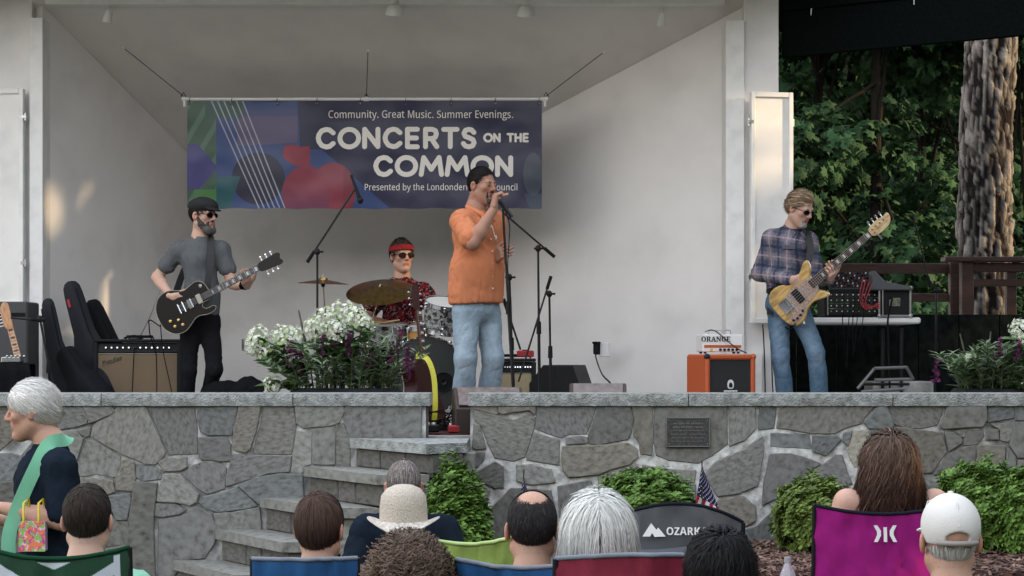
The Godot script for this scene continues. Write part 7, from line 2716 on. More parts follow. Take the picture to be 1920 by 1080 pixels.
func banner() -> void:
	var z := -4.55
	var tl := P(351, 189, z)
	var br := P(1016, 391, z)
	var w := br.x - tl.x
	var h := tl.y - br.y
	var t := thing("banner", "blue printed concert banner with an apple and guitar design above the band", "banner", Vector3((tl.x + br.x) / 2, (tl.y + br.y) / 2, z))
	# printed cloth: flat shapes of the design, in fractions of the banner
	var W := 1024
	var Hh := int(W * h / w)
	var img := Image.create(W, Hh, false, Image.FORMAT_RGB8)
	var navy := Color(0.155, 0.15, 0.31)
	var blue := Color(0.22, 0.32, 0.56)
	var teal := Color(0.13, 0.42, 0.42)
	var green := Color(0.31, 0.47, 0.37)
	var dark := Color(0.12, 0.13, 0.25)
	var purple := Color(0.29, 0.27, 0.55)
	var red := Color(0.66, 0.2, 0.29)
	var mauve := Color(0.47, 0.38, 0.5)
	for j in Hh:
		for i in W:
			var x := float(i) / W
			var y := float(j) / Hh
			var c := navy
			# slanted guitar shape on the left
			if x < 0.31 + 0.02 * y or (y > 0.45 and x < 0.38 + (y - 0.45) * 0.35): c = blue
			if x < 0.31 and x > 0.14 and y < 0.32 - (x - 0.14) * 0.2 + 0.1 and y > 0.08: c = c.lerp(mauve, 0.75 * (1.0 if y > 0.14 else 0.4))
			var a := (x - 0.2)
			var b2 := (y - 0.72) * 0.31
			if a * a + b2 * b2 < 0.0056: c = dark
			if y > 0.7 and x > 0.05 and x < 0.2 and x + y * 0.1 < 0.22: c = c.lerp(teal, 0.85)
			if x < 0.082:
				c = green.darkened(0.15)
				var v := fposmod(x * 9.0 + y * 1.6, 0.5)
				if v < 0.16: c = green.lightened(0.1)
				if y > 0.4 and y < 0.82 and x < 0.085 - absf(y - 0.62) * 0.25: c = purple
				if y > 0.82 and x > 0.02: c = Color(0.36, 0.58, 0.32)
			if x > 0.05 and x < 0.16 and y < 0.16: c = Color(0.22, 0.38, 0.33)
			if x > 0.27 and x < 0.345 and absf(y - (0.5 + (x - 0.3) * 0.8)) < 0.075 * (1.0 - pow((x - 0.305) / 0.045, 2.0)) + 0.02: c = red
			if x > 0.322 and x < 0.345 and y > 0.42 and y < 0.66: c = red
			var ea := (x - 0.335) / 0.068
			var eb := (y - 0.86) / 0.26
			var fa := (x - 0.41) / 0.065
			var fb := (y - 0.84) / 0.27
			if ea * ea + eb * eb < 1.0 or fa * fa + fb * fb < 1.0: c = red.lerp(purple, 0.35 * clampf((y - 0.75) * 4.0, 0.0, 1.0) if x < 0.4 and y > 0.8 else 0.05)
			if fa * fa + fb * fb < 1.0 and x > 0.44: c = red.darkened(0.12)
			# leaves at the right end
			var la := (x - 0.975) / 0.028
			var lb := (y - 0.68) / 0.2
			if la * la + lb * lb < 1.0: c = Color(0.3, 0.34, 0.4)
			if x > 0.95 and y > 0.86 and x - 0.95 > (y - 0.86) * 0.1: c = c.lerp(Color(0.25, 0.36, 0.42), 0.7)
			# guitar strings
			for s in 6:
				var sx := 0.068 + s * 0.0175 + y * (0.135 - 0.003 * s)
				if absf(x - sx) < 0.0019: c = Color(0.8, 0.79, 0.85)
			img.set_pixel(i, j, Color(c.r * 0.8, c.g * 0.8, c.b * 0.8))
	var m := StandardMaterial3D.new()
	m.resource_name = "banner_print"
	m.albedo_texture = ImageTexture.create_from_image(img)
	m.roughness = 0.42
	m.metallic_specular = 0.5
	m.backlight_enabled = true
	m.backlight = Color(0.06, 0.06, 0.08)
	var wave := func(x: float, y: float) -> float:
		return 0.008 * sin(x * 4.1 + y * 3.0) + 0.006 * sin(x * 9.0 - y * 5.0 + 1.0) + 0.004 * sin(y * 14.0 + x * 2.0) + 0.012 * folds.get_noise_2d(x * 1.6, y * 2.4)
	var rows := []
	for j in 25:
		var row := []
		for i in 81:
			var x := lerpf(-w / 2, w / 2, i / 80.0)
			var y := lerpf(h / 2, -h / 2, j / 24.0)
			row.append(Vector3(x, y + 0.004 * sin(i * 0.7) * (1.0 if j == 24 else 0.0), wave.call(x, y)))
		rows.append(row)
	var mb := MB.new()
	mb.sheet(rows)
	put("cloth", mb, m, t)
	# lettering printed on it: thin sheets that follow the cloth
	var ink := mk("print_white", lin(0.78, 0.74, 0.68), 0.6)
	var line := func(s: String, px0: float, px1: float, py0: float, py1: float, wt: int) -> void:
		var tm := text_mesh(s, 0.2, "Droid Sans", wt, 0.0)
		var ar := tm.get_mesh_arrays()
		var v: PackedVector3Array = ar[Mesh.ARRAY_VERTEX]
		var ix: PackedInt32Array = ar[Mesh.ARRAY_INDEX]
		var lo := Vector2(1e9, 1e9)
		var hi := -lo
		for p in v:
			lo = lo.min(Vector2(p.x, p.y))
			hi = hi.max(Vector2(p.x, p.y))
		var a := P(px0, py1, z) - t.position
		var b := P(px1, py0, z) - t.position
		var q := MB.new()
		for p in v:
			var x := remap(p.x, lo.x, hi.x, a.x, b.x)
			var y := remap(p.y, lo.y, hi.y, a.y, b.y)
			q.vert(Vector3(x, y, wave.call(x, y) + 0.004), Vector3(0, 0, 1))
		for k in range(0, ix.size(), 3): q.t3(ix[k], ix[k + 1], ix[k + 2])
		put("lettering", q, ink, t)
	line.call("Community. Great Music. Summer Evenings.", 616, 962, 207, 226, 400)
	line.call("Presented by the Londonderry Arts Council", 684, 970, 344, 361, 400)
	# the title: rounded heavy strokes
	title(t, z, wave, ink, "CONCERTS", 592, 896, 238, 280, 9.2)
	title(t, z, wave, ink, "ON THE", 906, 993, 249, 267, 4.4)
	title(t, z, wave, ink, "COMMON", 700, 965, 291, 332, 9.2)
	# grommets and the pole it hangs from
	for px in [434, 519, 594, 675, 760, 845, 928, 1010, 355]:
		mb = MB.new()
		mb.lathe(P(px, 194, z) - t.position + Vector3(0, 0, 0.012), [Vector2(0.004, 0.0), Vector2(0.009, 0.003), Vector2(0.011, -0.002)], 10, Basis(Vector3.RIGHT, PI / 2))
		put("grommet", mb, M.steel, t)
		mb = MB.new()
		mb.tube([P(px, 194, z) - t.position + Vector3(0, 0, 0.012), P(px, 187, z) - t.position + Vector3(0.005, 0.012, 0.012)], 0.003, 5)
		put("tie", mb, M.black_rubber, t)
	var pole := thing("banner_pole", "white pipe from which the banner hangs", "pipe")
	mb = MB.new()
	mb.tube([P(344, 186, z), P(1024, 186, z)], 0.013, 12)
	put("pipe", mb, M.white_plastic, pole)
	for px in [346, 687, 1022]:
		mb = MB.new()
		mb.tube([P(px - 5, 186, z), P(px + 5, 186, z)], 0.02, 12)
		if px != 687: mb.tube([P(px, 186, z), P(px, 200, z)], 0.012, 8)
		put("pipe_fitting", mb, M.white_plastic, pole)
	for q in [[344, 180, 232, 90, "wire holding the banner pole's left end"], [687, 182, 690, 95, "wire holding the middle of the banner pole"], [1024, 180, 1132, 98, "wire holding the banner pole's right end"]]:
		var wi := thing("hanging_wire", q[4], "wire", Vector3.ZERO, 0.0, "wires of the banner pole")
		mb = MB.new()
		var e := ceil_point(q[2], q[3])
		mb.tube([P(q[0], q[1], z), e], 0.0035, 5)
		put("strand", mb, M.black_metal, wi)
		mb = MB.new()
		mb.tube([P(q[0], q[1], z) + Vector3(-0.02, -0.005, 0), P(q[0], q[1], z) + Vector3(0, 0.03, 0), P(q[0], q[1], z) + Vector3(0.02, -0.005, 0)], 0.005, 6)
		put("hook", mb, M.black_metal, wi)
		mb = MB.new()
		mb.ball(e, Vector3(0.014, 0.014, 0.014))
		put("screw_eye", mb, M.white_plastic, wi)

# where the ray through the survey point meets the sloping ceiling
func ceil_point(px: float, py: float) -> Vector3:
	var a := P(80, 10, -4.0)
	var b := P(1400, 10, -4.0)
	var c := P(365, 300, -6.2)
	var pl := Plane(a, b, c)
	var d := (P(px, py, 0.0) - EYE).normalized()
	var hit = pl.intersects_ray(EYE, d)
	if hit == null: return P(px, py, -4.3)
	return hit

const STROKES := {
	"C": [[0.93, 0.2, 0.7, 0.03, 0.5, 0.0, 0.22, 0.08, 0.05, 0.3, 0.0, 0.5, 0.05, 0.7, 0.22, 0.92, 0.5, 1.0, 0.7, 0.97, 0.93, 0.8]],
	"O": [[0.5, 0, 0.2, 0.08, 0.03, 0.3, 0.0, 0.5, 0.03, 0.7, 0.2, 0.92, 0.5, 1.0, 0.8, 0.92, 0.97, 0.7, 1.0, 0.5, 0.97, 0.3, 0.8, 0.08, 0.5, 0]],
	"N": [[0.03, 0, 0.03, 1], [0.03, 1, 0.9, 0], [0.9, 0, 0.9, 1]],
	"E": [[0.05, 0, 0.05, 1], [0.05, 1, 0.85, 1], [0.05, 0.5, 0.78, 0.5], [0.05, 0, 0.85, 0]],
	"R": [[0.05, 0, 0.05, 1], [0.05, 1, 0.55, 1, 0.8, 0.93, 0.88, 0.75, 0.8, 0.55, 0.55, 0.47, 0.05, 0.47], [0.5, 0.47, 0.92, 0]],
	"T": [[0.0, 1, 1.0, 1], [0.5, 1, 0.5, 0]],
	"S": [[0.88, 0.83, 0.7, 0.97, 0.48, 1.0, 0.22, 0.95, 0.1, 0.77, 0.2, 0.6, 0.5, 0.52, 0.8, 0.42, 0.9, 0.25, 0.78, 0.06, 0.5, 0.0, 0.22, 0.04, 0.05, 0.19]],
	"H": [[0.05, 0, 0.05, 1], [0.9, 0, 0.9, 1], [0.05, 0.5, 0.9, 0.5]],
	"M": [[0.0, 0, 0.12, 1], [0.12, 1, 0.5, 0.3], [0.5, 0.3, 0.88, 1], [0.88, 1, 1.0, 0]],
}
const WIDTHS := {"C": 0.86, "O": 1.0, "N": 0.82, "E": 0.66, "R": 0.7, "T": 0.72, "S": 0.68, "H": 0.8, "M": 1.1, " ": 0.42}

func title(t: Node3D, z: float, wave, ink: Material, s: String, px0: float, px1: float, py0: float, py1: float, stroke: float) -> void:
	var gap := 0.3
	var total := 0.0
	for c in s: total += WIDTHS[c] + gap
	total -= gap
	var x := 0.0
	for c in s:
		if c != " ":
			var mb := MB.new()
			var layer := 0
			for st in STROKES[c]:
				var pts := []
				for k in range(0, st.size(), 2):
					var fx: float = (x + st[k] * WIDTHS[c]) / total
					pts.append(Vector2(lerpf(px0 + stroke / 2, px1 - stroke / 2, fx), lerpf(py1 - stroke / 2, py0 + stroke / 2, st[k + 1])))
				var pl := PackedVector2Array(pts)
				var rings := Geometry2D.offset_polyline(pl, stroke / 2, Geometry2D.JOIN_ROUND, Geometry2D.END_ROUND if pts[0].distance_to(pts[-1]) > 0.1 else Geometry2D.END_JOINED)
				var faces := []
				if rings.size() == 2:
					# closed ring: outer and inner outline bridged strip by strip
					var oc: Vector2 = (pts[0] + pts[pts.size() / 2]) / 2
					for k in 48:
						var q := []
						for e in 2:
							var an := TAU * (k + e) / 48.0
							var dir := Vector2(cos(an), sin(an))
							var hw := Vector2((px1 - px0 - stroke) * WIDTHS[c] / total / 2, (py1 - py0 - stroke) / 2)
							q.append(oc + dir * (hw + Vector2.ONE * stroke / 2))
							q.append(oc + dir * (hw - Vector2.ONE * stroke / 2))
						faces.append([q[0], q[2], q[3]])
						faces.append([q[0], q[3], q[1]])
				else:
					for r in rings:
						var tr := Geometry2D.triangulate_polygon(r)
						for k in range(0, tr.size(), 3): faces.append([r[tr[k]], r[tr[k + 1]], r[tr[k + 2]]])
				for f in faces:
					var id := []
					for p in f:
						var w3 := P(p.x, p.y, z) - t.position
						id.append(mb.vert(Vector3(w3.x, w3.y, wave.call(w3.x, w3.y) + 0.004 + layer * 0.0006), Vector3(0, 0, 1)))
					mb.t3(id[0], id[1], id[2])
				layer += 1
			put("lettering", mb, ink, t)
		x += WIDTHS[c] + gap

func ceiling_lamps() -> void:
	for q in [[740, 4, "round white ceiling lamp nearest the top centre"], [986, 6, "round white ceiling lamp above the banner's right half"]]:
		var o := ceil_point(q[0], q[1])
		var t := thing("ceiling_lamp", q[2], "lamp", o, 0.0, "lamps under the shell ceiling")
		var mb := MB.new()
		mb.lathe(Vector3.ZERO, [Vector2(0.05, 0.02), Vector2(0.05, -0.02), Vector2(0.03, -0.03)], 20)
		put("base", mb, M.white_plastic, t)
		mb = MB.new()
		mb.lathe(Vector3(0, -0.06, 0.02), [Vector2(0.03, 0.04), Vector2(0.06, 0.01), Vector2(0.075, -0.04), Vector2(0.068, -0.04), Vector2(0.05, 0.005)], 22, Basis(Vector3.RIGHT, 0.4))
		put("shade", mb, M.white_plastic, t)
	for q in [[1241, 18, "small white spot lamp hanging from the ceiling at the upper right"], [203, 12, "small white spot lamp on the ceiling at the upper left"]]:
		var o := ceil_point(q[0], q[1])
		var t := thing("spot_lamp", q[2], "lamp", o, 0.0, "lamps under the shell ceiling")
		var mb := MB.new()
		mb.tube([Vector3(0, 0.02, 0), Vector3(0, -0.05, 0)], 0.008, 8)
		put("stem", mb, M.white_plastic, t)
		mb = MB.new()
		mb.tube([Vector3(0.01, -0.04, 0.01), Vector3(-0.01, -0.14, 0.02)], [0.03, 0.036], 14)
		put("barrel", mb, M.white_plastic, t)

# ---------------------------------------------------------------- plants on and in front of the stage
func boxwood(label: String, o: Vector3, r: Vector3, tone: Vector3, n: int, leaf: Mesh) -> void:
	var t := thing("boxwood_bush", label, "bush", o, 0.0, "bushes below the stone wall")
	var mb := MB.new()
	mb.tint(Color(0.08, 0.06, 0.04))
	for k in 14:
		var d := rnd_dir()
		mb.tube([Vector3(d.x * 0.03, -0.05, d.z * 0.03), Vector3(d.x * r.x * 0.4, r.y * 0.7, d.z * r.z * 0.4), Vector3(d.x * r.x * 0.8, r.y + d.y * r.y * 0.8, d.z * r.z * 0.8)], [0.014, 0.009, 0.003], 5, false)
	put("stem", mb, M.bark, t)
	var xfs := []
	var cols := []
	for i in n:
		# leaves sit in small upright sprigs spread through the outer half of the volume
		var d := rnd_dir()
		if d.y < -0.75: continue
		var k := 1.0 + folds.get_noise_3d(d.x * 2.4 + o.x, d.y * 2.4, d.z * 2.4) * (0.22 if r.y > 0.3 else 0.4)
		var q := Vector3(0, r.y * 0.95, 0) + d * r * k * pow(rng.randf(), 0.22)
		var up := (d + Vector3(0, 0.9, 0.1) + rnd_dir() * 0.4).normalized()
		var tk := rr(0.55, 1.35)
		for j in 6:
			var a := j * 2.4
			var side := up.cross(Vector3(0.3, 0.2, 0.9)).normalized().rotated(up, a)
			var nn := (up * 0.7 + side).normalized()
			var y := (side + up * 0.6).normalized()
			var x := y.cross(nn).normalized()
			var sz := rr(0.026, 0.044)
			xfs.append(Transform3D(Basis(x, y, x.cross(y)).scaled(Vector3.ONE * sz), q + side * sz * 0.4 + up * (j * 0.007)))
			var kk := tk * rr(0.85, 1.15)
			cols.append(Color(tone.x * kk, tone.y * kk, tone.z * kk))
	swarm("foliage", leaf, M.leaf, xfs, cols, t)

func flag(label: String, base: Vector3, top: Vector3, w: float) -> void:
	var t := thing("small_flag", label, "flag", Vector3.ZERO, 0.0, "small flags stuck in the bed")
	var mb := MB.new()
	mb.tube([base, top], 0.004, 7)
	mb.ball(top, Vector3(0.005, 0.014, 0.005))
	put("staff", mb, mk("staff_wood", lin(0.05, 0.04, 0.03), 0.5), t)
	# hanging cloth: star field above, stripes below, gathered in folds along the staff
	mb = MB.new()
	var d := (top - base).normalized()
	var R := 40
	var C := 24
	var rows := []
	for j in R + 1:
		var v := j / float(R)
		var row := []
		for i in C + 1:
			var u := i / float(C)
			var spread := w * (0.15 + 0.85 * v) * u
			row.append(top - d * (0.02 + v * 0.26 + u * 0.05) + Vector3(spread * 0.9 - w * 0.25 * v, -u * 0.02, 0.012 * sin(u * 9.0 + v * 2.0) * (0.3 + v)))
		rows.append(row)
	for j in R:
		for i in C:
			var v := (j + 0.5) / R
			var u := (i + 0.5) / C
			var c := Color(0.02, 0.022, 0.06)
			if v < 0.62:
				if (i % 4 == 1 and j % 4 == 1) or (i % 4 == 3 and j % 4 == 3): c = Color(0.65, 0.65, 0.68)
			else:
				var s := int((u * 1.0 + (v - 0.62) * 0.5) * 7.0)
				c = Color(0.33, 0.02, 0.035) if s % 2 == 0 else Color(0.66, 0.63, 0.62)
			mb.tint(c)
			mb.quad(rows[j][i], rows[j][i + 1], rows[j + 1][i + 1], rows[j + 1][i], Vector3(0, 0, 1))
	put("cloth", mb, M.painted_cloth, t)

func flower_head(parent: Node, o: Vector3, r: float, floret: Mesh, white: Vector3) -> void:
	var xfs := []
	var cols := []
	for i in int(1900.0 * r):
		var d := rnd_dir()
		var bump := 1.0 + folds.get_noise_3d(d.x * 2.0 + o.x * 9.0, d.y * 2.0, d.z * 2.0) * 0.35
		var q := o + d * r * Vector3(1, 1.05, 0.9) * bump * rr(0.75, 1.0)
		xfs.append(Transform3D(facing(d + rnd_dir() * 0.5, rr(0, TAU), rr(0.02, 0.032)), q))
		var k := rr(0.8, 1.05)
		var c := white
		if rng.randf() < 0.16: c = Vector3(0.45, 0.55, 0.22)
		cols.append(Color(c.x * k, c.y * k, c.z * k))
	swarm("flower_head", floret, M.petal, xfs, cols, parent)

func planter(label: String, z: float, px0: float, px1: float, py_top: float, heads: Array, spikes: Array, seed_n: int, tall: Array) -> void:
	var x0 := P(px0, 0, z).x
	var x1 := P(px1, 0, z).x
	var t := thing("planter", label, "planter", Vector3.ZERO, 0.0, "flower planters on the stage")
	var mb := MB.new()
	var c := (x0 + x1) / 2
	var hw := (x1 - x0) / 2
	mb.box(Vector3(c, 0.14, z), Vector3(hw * 1.55, 0.28, 0.34), 0.02)
	put("pot", mb, M.black_plastic, t)
	var lance := leaf_mesh("lance")
	var oval := leaf_mesh("oval")
	var stem := MB.new()
	stem.tint(Color(0.06, 0.1, 0.035))
	var xfs := []
	var cols := []
	var top_y := P(0, py_top, z).y
	var n := 70
	for i in n:
		# arching leafy stem
		var bx := rr(-0.75, 0.75)
		var b := Vector3(c + bx * hw, 0.26, z + rr(-0.14, 0.14))
		var lean := Vector3(bx * 0.35 + rr(-0.3, 0.3), 0, rr(-0.2, 0.35))
		var hgt := (top_y - 0.26) * rr(0.45, 1.02) * (1.0 - 0.25 * absf(bx))
		var pts := []
		for s in 7:
			var u := s / 6.0
			pts.append(b + lean * u * u * 0.45 + Vector3(0, hgt * u, 0))
		stem.tube(pts, [0.004, 0.004, 0.0035, 0.003, 0.0026, 0.002, 0.001], 5, false)
		var tk := rr(0.6, 1.3)
		for s in 26:
			var u := rr(0.1, 1.0)
			var p: Vector3 = pts[mini(5, int(u * 6))].lerp(pts[mini(6, int(u * 6) + 1)], fposmod(u * 6.0, 1.0))
			var a := rr(0, TAU)
			var dir := Vector3(cos(a), rr(0.1, 0.9), sin(a)).normalized()
			var x := dir.cross(Vector3(0.1, 1, 0.2)).normalized()
			var sz := rr(0.06, 0.11)
			xfs.append(Transform3D(Basis(x, dir, x.cross(dir)).scaled(Vector3.ONE * sz), p))
			var k := tk * rr(0.8, 1.2)
			cols.append(Color(0.14 * k, 0.2 * k, 0.095 * k) if rng.randf() < 0.7 else Color(0.14 * k, 0.18 * k, 0.12 * k))
	put("stem", stem, M.leaf, t)
	swarm("foliage", lance, M.leaf, xfs, cols, t)
	# broad leaves under the flower heads
	xfs = []
	cols = []
	var fs := MB.new()
	fs.tint(Color(0.07, 0.1, 0.04))
	var floret := leaf_mesh("floret")
	for h in heads:
		var o := P(h[0], h[1], z + h[3])
		flower_head(t, o, h[2] / 270.0, floret, Vector3(0.78, 0.8, 0.68))
		fs.tube([Vector3(lerpf(o.x, c, 0.4), 0.25, z), o.lerp(Vector3(c, 0.3, z), 0.3), o], [0.006, 0.005, 0.004], 6, false)
		for k in 16:
			var p := o.lerp(Vector3(lerpf(o.x, c, 0.4), 0.25, z), rr(0.08, 0.6))
			var a := rr(0, TAU)
			var dir := Vector3(cos(a), rr(-0.1, 0.6), sin(a)).normalized()
			var x := dir.cross(Vector3(0.1, 1, 0.3)).normalized()
			xfs.append(Transform3D(Basis(x, dir, x.cross(dir)).scaled(Vector3.ONE * rr(0.09, 0.15)), p))
			var k2 := rr(0.7, 1.3)
			cols.append(Color(0.075 * k2, 0.15 * k2, 0.045 * k2))
	put("flower_stalk", fs, M.leaf, t)
	if xfs.size() > 0: swarm("broad_leaves", oval, M.leaf, xfs, cols, t)
	# magenta flower spikes
	for s in spikes:
		var o := P(s[0], s[1], z + 0.12)
		xfs = []
		cols = []
		for k in 34:
			var u := rng.randf()
			var q := o + Vector3(rr(-.02, .02) * (1.2 - u), (u - 0.5) * 0.14, rr(-.02, .02)) + Vector3(0.02 * u, 0, 0)
			xfs.append(Transform3D(facing(rnd_dir(), rr(0, TAU), rr(0.02, 0.034)), q))
			var k2 := rr(0.6, 1.2)
			cols.append(Color(0.12 * k2, 0.012 * k2, 0.08 * k2))
		swarm("flower_spike", floret, M.petal, xfs, cols, t)
	for q in tall:
		mb = MB.new()
		mb.tint(Color(0.05, 0.055, 0.035))
		mb.tube([P(q[0], q[1], z), P(q[2], q[3], z + 0.05)], [0.005, 0.009], 5)
		put("seed_spike", mb, M.leaf, t)

func build_plants() -> void:
	var lf := leaf_mesh("box")
	var bright := Vector3(0.115, 0.21, 0.035)
	for b in [["tall cone shaped bush at the end of the stone steps", 852, 1.0, 862, 1010, 70, 0.95], ["rounded bush under the bronze plaque", 1208, 0.55, 884, 1015, 92, 0.8], ["small leafy bush left of the woman in the pink chair", 1525, 0.6, 900, 1030, 66, 0.85], ["wide bush against the wall at the lower right", 1835, 0.55, 872, 1012, 78, 0.85], ["bush cut off by the right picture edge", 1925, 0.7, 884, 1020, 60, 0.85]]:
		var z: float = b[2]
		var top := P(b[1], b[3], z)
		var gy := ground_y(top.x, z)
		var ry := (top.y - gy) / 2.0
		var rx: float = b[5] * (EYE.z - z) / FOC
		var tone := bright
		if b[1] == 1525: tone = Vector3(0.14, 0.2, 0.04)
		boxwood(b[0], Vector3(top.x, gy, z), Vector3(rx, ry, rx * b[6]), tone, 4200, lf)
	flag("small stars and stripes flag under the bronze plaque", Vector3(P(1319, 0, 0.75).x, ground_y(1.0, 0.75) - 0.05, 0.75), P(1316, 866, 0.75), 0.2)
	flag("small flag half hidden behind the balding man's head", Vector3(P(975, 0, 0.8).x, GROUND, 0.8), P(982, 884, 0.8), 0.14)
	planter("long planter with white hydrangeas and purple spikes left of the gap", -0.95, 520, 778, 618, [[640, 590, 26, 0.0], [612, 606, 24, 0.06], [665, 598, 24, 0.05], [590, 615, 20, 0.08], [682, 605, 16, 0.1], [630, 622, 20, 0.1], [548, 632, 22, 0.0], [526, 628, 18, 0.04], [486, 632, 20, 0.0], [478, 648, 18, 0.03], [500, 660, 14, 0.05], [512, 722, 16, 0.1], [532, 640, 16, 0.06]], [[548, 668, 0], [560, 678, 0], [626, 640, 0], [600, 650, 0], [650, 645, 0], [696, 650, 0], [730, 660, 0], [760, 672, 0], [745, 640, 0], [540, 660, 0], [768, 690, 0], [690, 668, 0]], 3, [[560, 582, 572, 640], [742, 615, 748, 680]])
	planter("planter with tall spiky leaves and a white flower at the right edge", -0.9, 1775, 1935, 640, [[1912, 618, 18, 0.0], [1925, 640, 14, 0.03], [1815, 672, 7, 0.1], [1917, 728, 9, 0.12]], [[1870, 654, 0], [1905, 660, 0], [1752, 695, 0]], 9, [[1800, 626, 1815, 690], [1858, 622, 1850, 690], [1782, 668, 1800, 720]])

# ---------------------------------------------------------------- audience
# camp chair: at = point on the ground under the seat, facing the stage (-z)
func camp_chair(label: String, at: Vector3, turn: float, w: float, top: float, cloth: Material, edge: Material, sag := 0.03, arch := false, lean := 0.14) -> Node3D:
	var t := thing("camp_chair", label, "chair", at, turn, "folding chairs of the audience")
	var seat := 0.4
	var backz := func(y: float) -> float: return 0.2 + (y - seat) * lean
	var edge_y := func(u: float) -> float: return top + (0.09 * (1.0 - u * u) - 0.09 if arch else -sag * (1.0 - u * u))
	var rows := []
	for j in 15:
		var row := []
		for i in 25:
			var u := i / 12.0 - 1.0
			var ytop: float = edge_y.call(u)
			var y := lerpf(seat - 0.03, ytop, 1.0 - j / 14.0)
			var bow := 0.055 * (1.0 - u * u)
			row.append(Vector3(u * w / 2, y, backz.call(y) + bow + folds.get_noise_2d(u * 3.0 + at.x * 7.0, y * 7.0) * 0.02))
		rows.append(row)
	var mb := MB.new()
	mb.sheet(rows, 0.004)
	put("backrest", mb, cloth, t)
	mb = MB.new()
	var ep := []
	for i in 25: ep.append(rows[0][i])
	mb.tube(ep, 0.008, 6)
	put("top_binding", mb, edge, t)
	mb = MB.new()
	var sr := []
	for j in 7:
		var row := []
		for i in 13:
			var u := i / 6.0 - 1.0
			row.append(Vector3(u * w * 0.46, seat - 0.03 * (1 - u * u) + 0.03 * (j / 6.0), 0.2 - 0.48 * j / 6.0))
		sr.append(row)
	mb.sheet(sr, 0.004)
	put("seat", mb, cloth, t)
	for s in [-1, 1]:
		mb = MB.new()
		mb.tube([Vector3(s * w / 2, 0.0, 0.28), Vector3(s * w / 2, seat, 0.21), Vector3(s * w / 2, edge_y.call(1.0), backz.call(top))], 0.0095, 8)
		put("back_post", mb, M.black_metal, t)
		mb = MB.new()
		mb.tube([Vector3(s * w / 2, 0.0, -0.3), Vector3(s * w / 2, seat + 0.22, -0.22)], 0.0095, 8)
		put("front_leg", mb, M.black_metal, t)
		mb = MB.new()
		mb.tube([Vector3(s * w / 2, 0.02, -0.28), Vector3(-s * w / 2, seat, 0.2)], 0.008, 7)
		put("cross_brace", mb, M.black_metal, t)
		mb = MB.new()
		mb.box(Vector3(s * (w / 2 + 0.02), seat + 0.23, -0.0), Vector3(0.075, 0.016, 0.46), 0.007)
		put("armrest", mb, cloth, t)
	return t

# a seated listener seen from behind
func listener(label: String, hp: Vector2, z: float, skin: Material, shirt: Material, o := {}) -> Node3D:
	var p := thing("person", label, "person", Vector3.ZERO, 0.0, "people in the audience")
	var yaw: float = PI + o.get("yaw", 0.0)
	var c := P(hp.x, hp.y, z)
	var H := head_frame(c, yaw, o.get("pitch", 0.0), o.get("roll", 0.0))
	var f := Vector3(sin(yaw), 0, cos(yaw))
	var r := Vector3(f.z, 0, -f.x)
	var g := ground_y(c.x, z)
	var sw: float = o.get("sh", 0.17)
	var nk: Vector3 = c + Vector3(0, -o.get("nd", 0.155), 0) - f * 0.035
	var J := {"neck": nk, "chest": nk + Vector3(0, -0.17, 0) - f * 0.02, "belly": nk + Vector3(0, -0.36, 0) - f * 0.0, "pelvis": Vector3(nk.x, g + 0.5, nk.z) + f * 0.03}
	J.hem = J.pelvis
	for s in [["R", -1.0], ["L", 1.0]]:
		var q: Vector3 = r * s[1]
		J["s" + s[0]] = nk + Vector3(0, -0.09, 0) + q * sw - f * 0.01
		J["e" + s[0]] = nk + Vector3(0, -0.36, 0) + q * (sw + o.get("elbow", 0.07)) + f * 0.03
		J["w" + s[0]] = nk + Vector3(0, -0.42, 0) + q * (sw - 0.02) + f * 0.27
		J["h" + s[0]] = J.pelvis + q * 0.09
		J["k" + s[0]] = J.pelvis + q * 0.13 + f * 0.42 + Vector3(0, 0.03, 0)
		J["a" + s[0]] = Vector3(J.pelvis.x, g + 0.09, J.pelvis.z) + q * 0.14 + f * 0.4
	var hands := []
	for s in [["R", -1.0], ["L", 1.0]]: hands.append([J["w" + s[0]], f + Vector3(0, -0.3, 0) - r * s[1] * 0.4, Vector3(0, -1, 0.1), -r * s[1], [0.3, 0.35, 0.4, 0.4], 0.3])
	var bo := {"hands": hands, "w": o.get("w", 1.0), "limb": o.get("limb", 1.0)}
	put("body", body_mesh(J, H, bo), skin, p)
	var mb := MB.new()
	var so := {"girth": o.get("girth", 1.05), "sleeve": o.get("sleeve", 0.6), "tb": Basis(Vector3.UP, yaw)}
	if o.has("tank"):
		var b := Blob.new()
		b.ell(J.chest + Vector3(0, 0.03, 0), Vector3(0.16, 0.15, 0.115), Basis(Vector3.UP, yaw), 0.06)
		b.ell(J.belly, Vector3(0.17, 0.18, 0.125), Basis(Vector3.UP, yaw), 0.08)
		for s in [-1.0, 1.0]: b.cap(J.chest - f * 0.06 + r * s * 0.09, nk + Vector3(0, -0.04, 0) + r * s * 0.105, 0.06, 0.045, 0.04)
		b.build(mb, 0.01, [], drape)
	else:
		shirt_blob(J, so).build(mb, 0.011, [], drape)
	put("shirt", mb, shirt, p)
	mb = MB.new()
	trousers_blob(J, {"tb": Basis(Vector3.UP, yaw)}).build(mb, 0.014, [], denim)
	put("trousers", mb, M.dark_trousers, p)
	for s in ["R", "L"]:
		var sb := Blob.new()
		var a: Vector3 = J["a" + s] + Vector3(0, -0.045, 0)
		sb.cap(a - f * 0.05, a + f * 0.13, 0.043, 0.038, 0.02)
		mb = MB.new()
		sb.build(mb, 0.014)
		put("shoe", mb, M.leather_black, p)
	heads_done.append([p, H])
	return p

var heads_done := []

func seat_under(hp: Vector2, z: float) -> Vector3:
	var c := P(hp.x, hp.y, z)
	return Vector3(c.x, ground_y(c.x, z), z - 0.02)

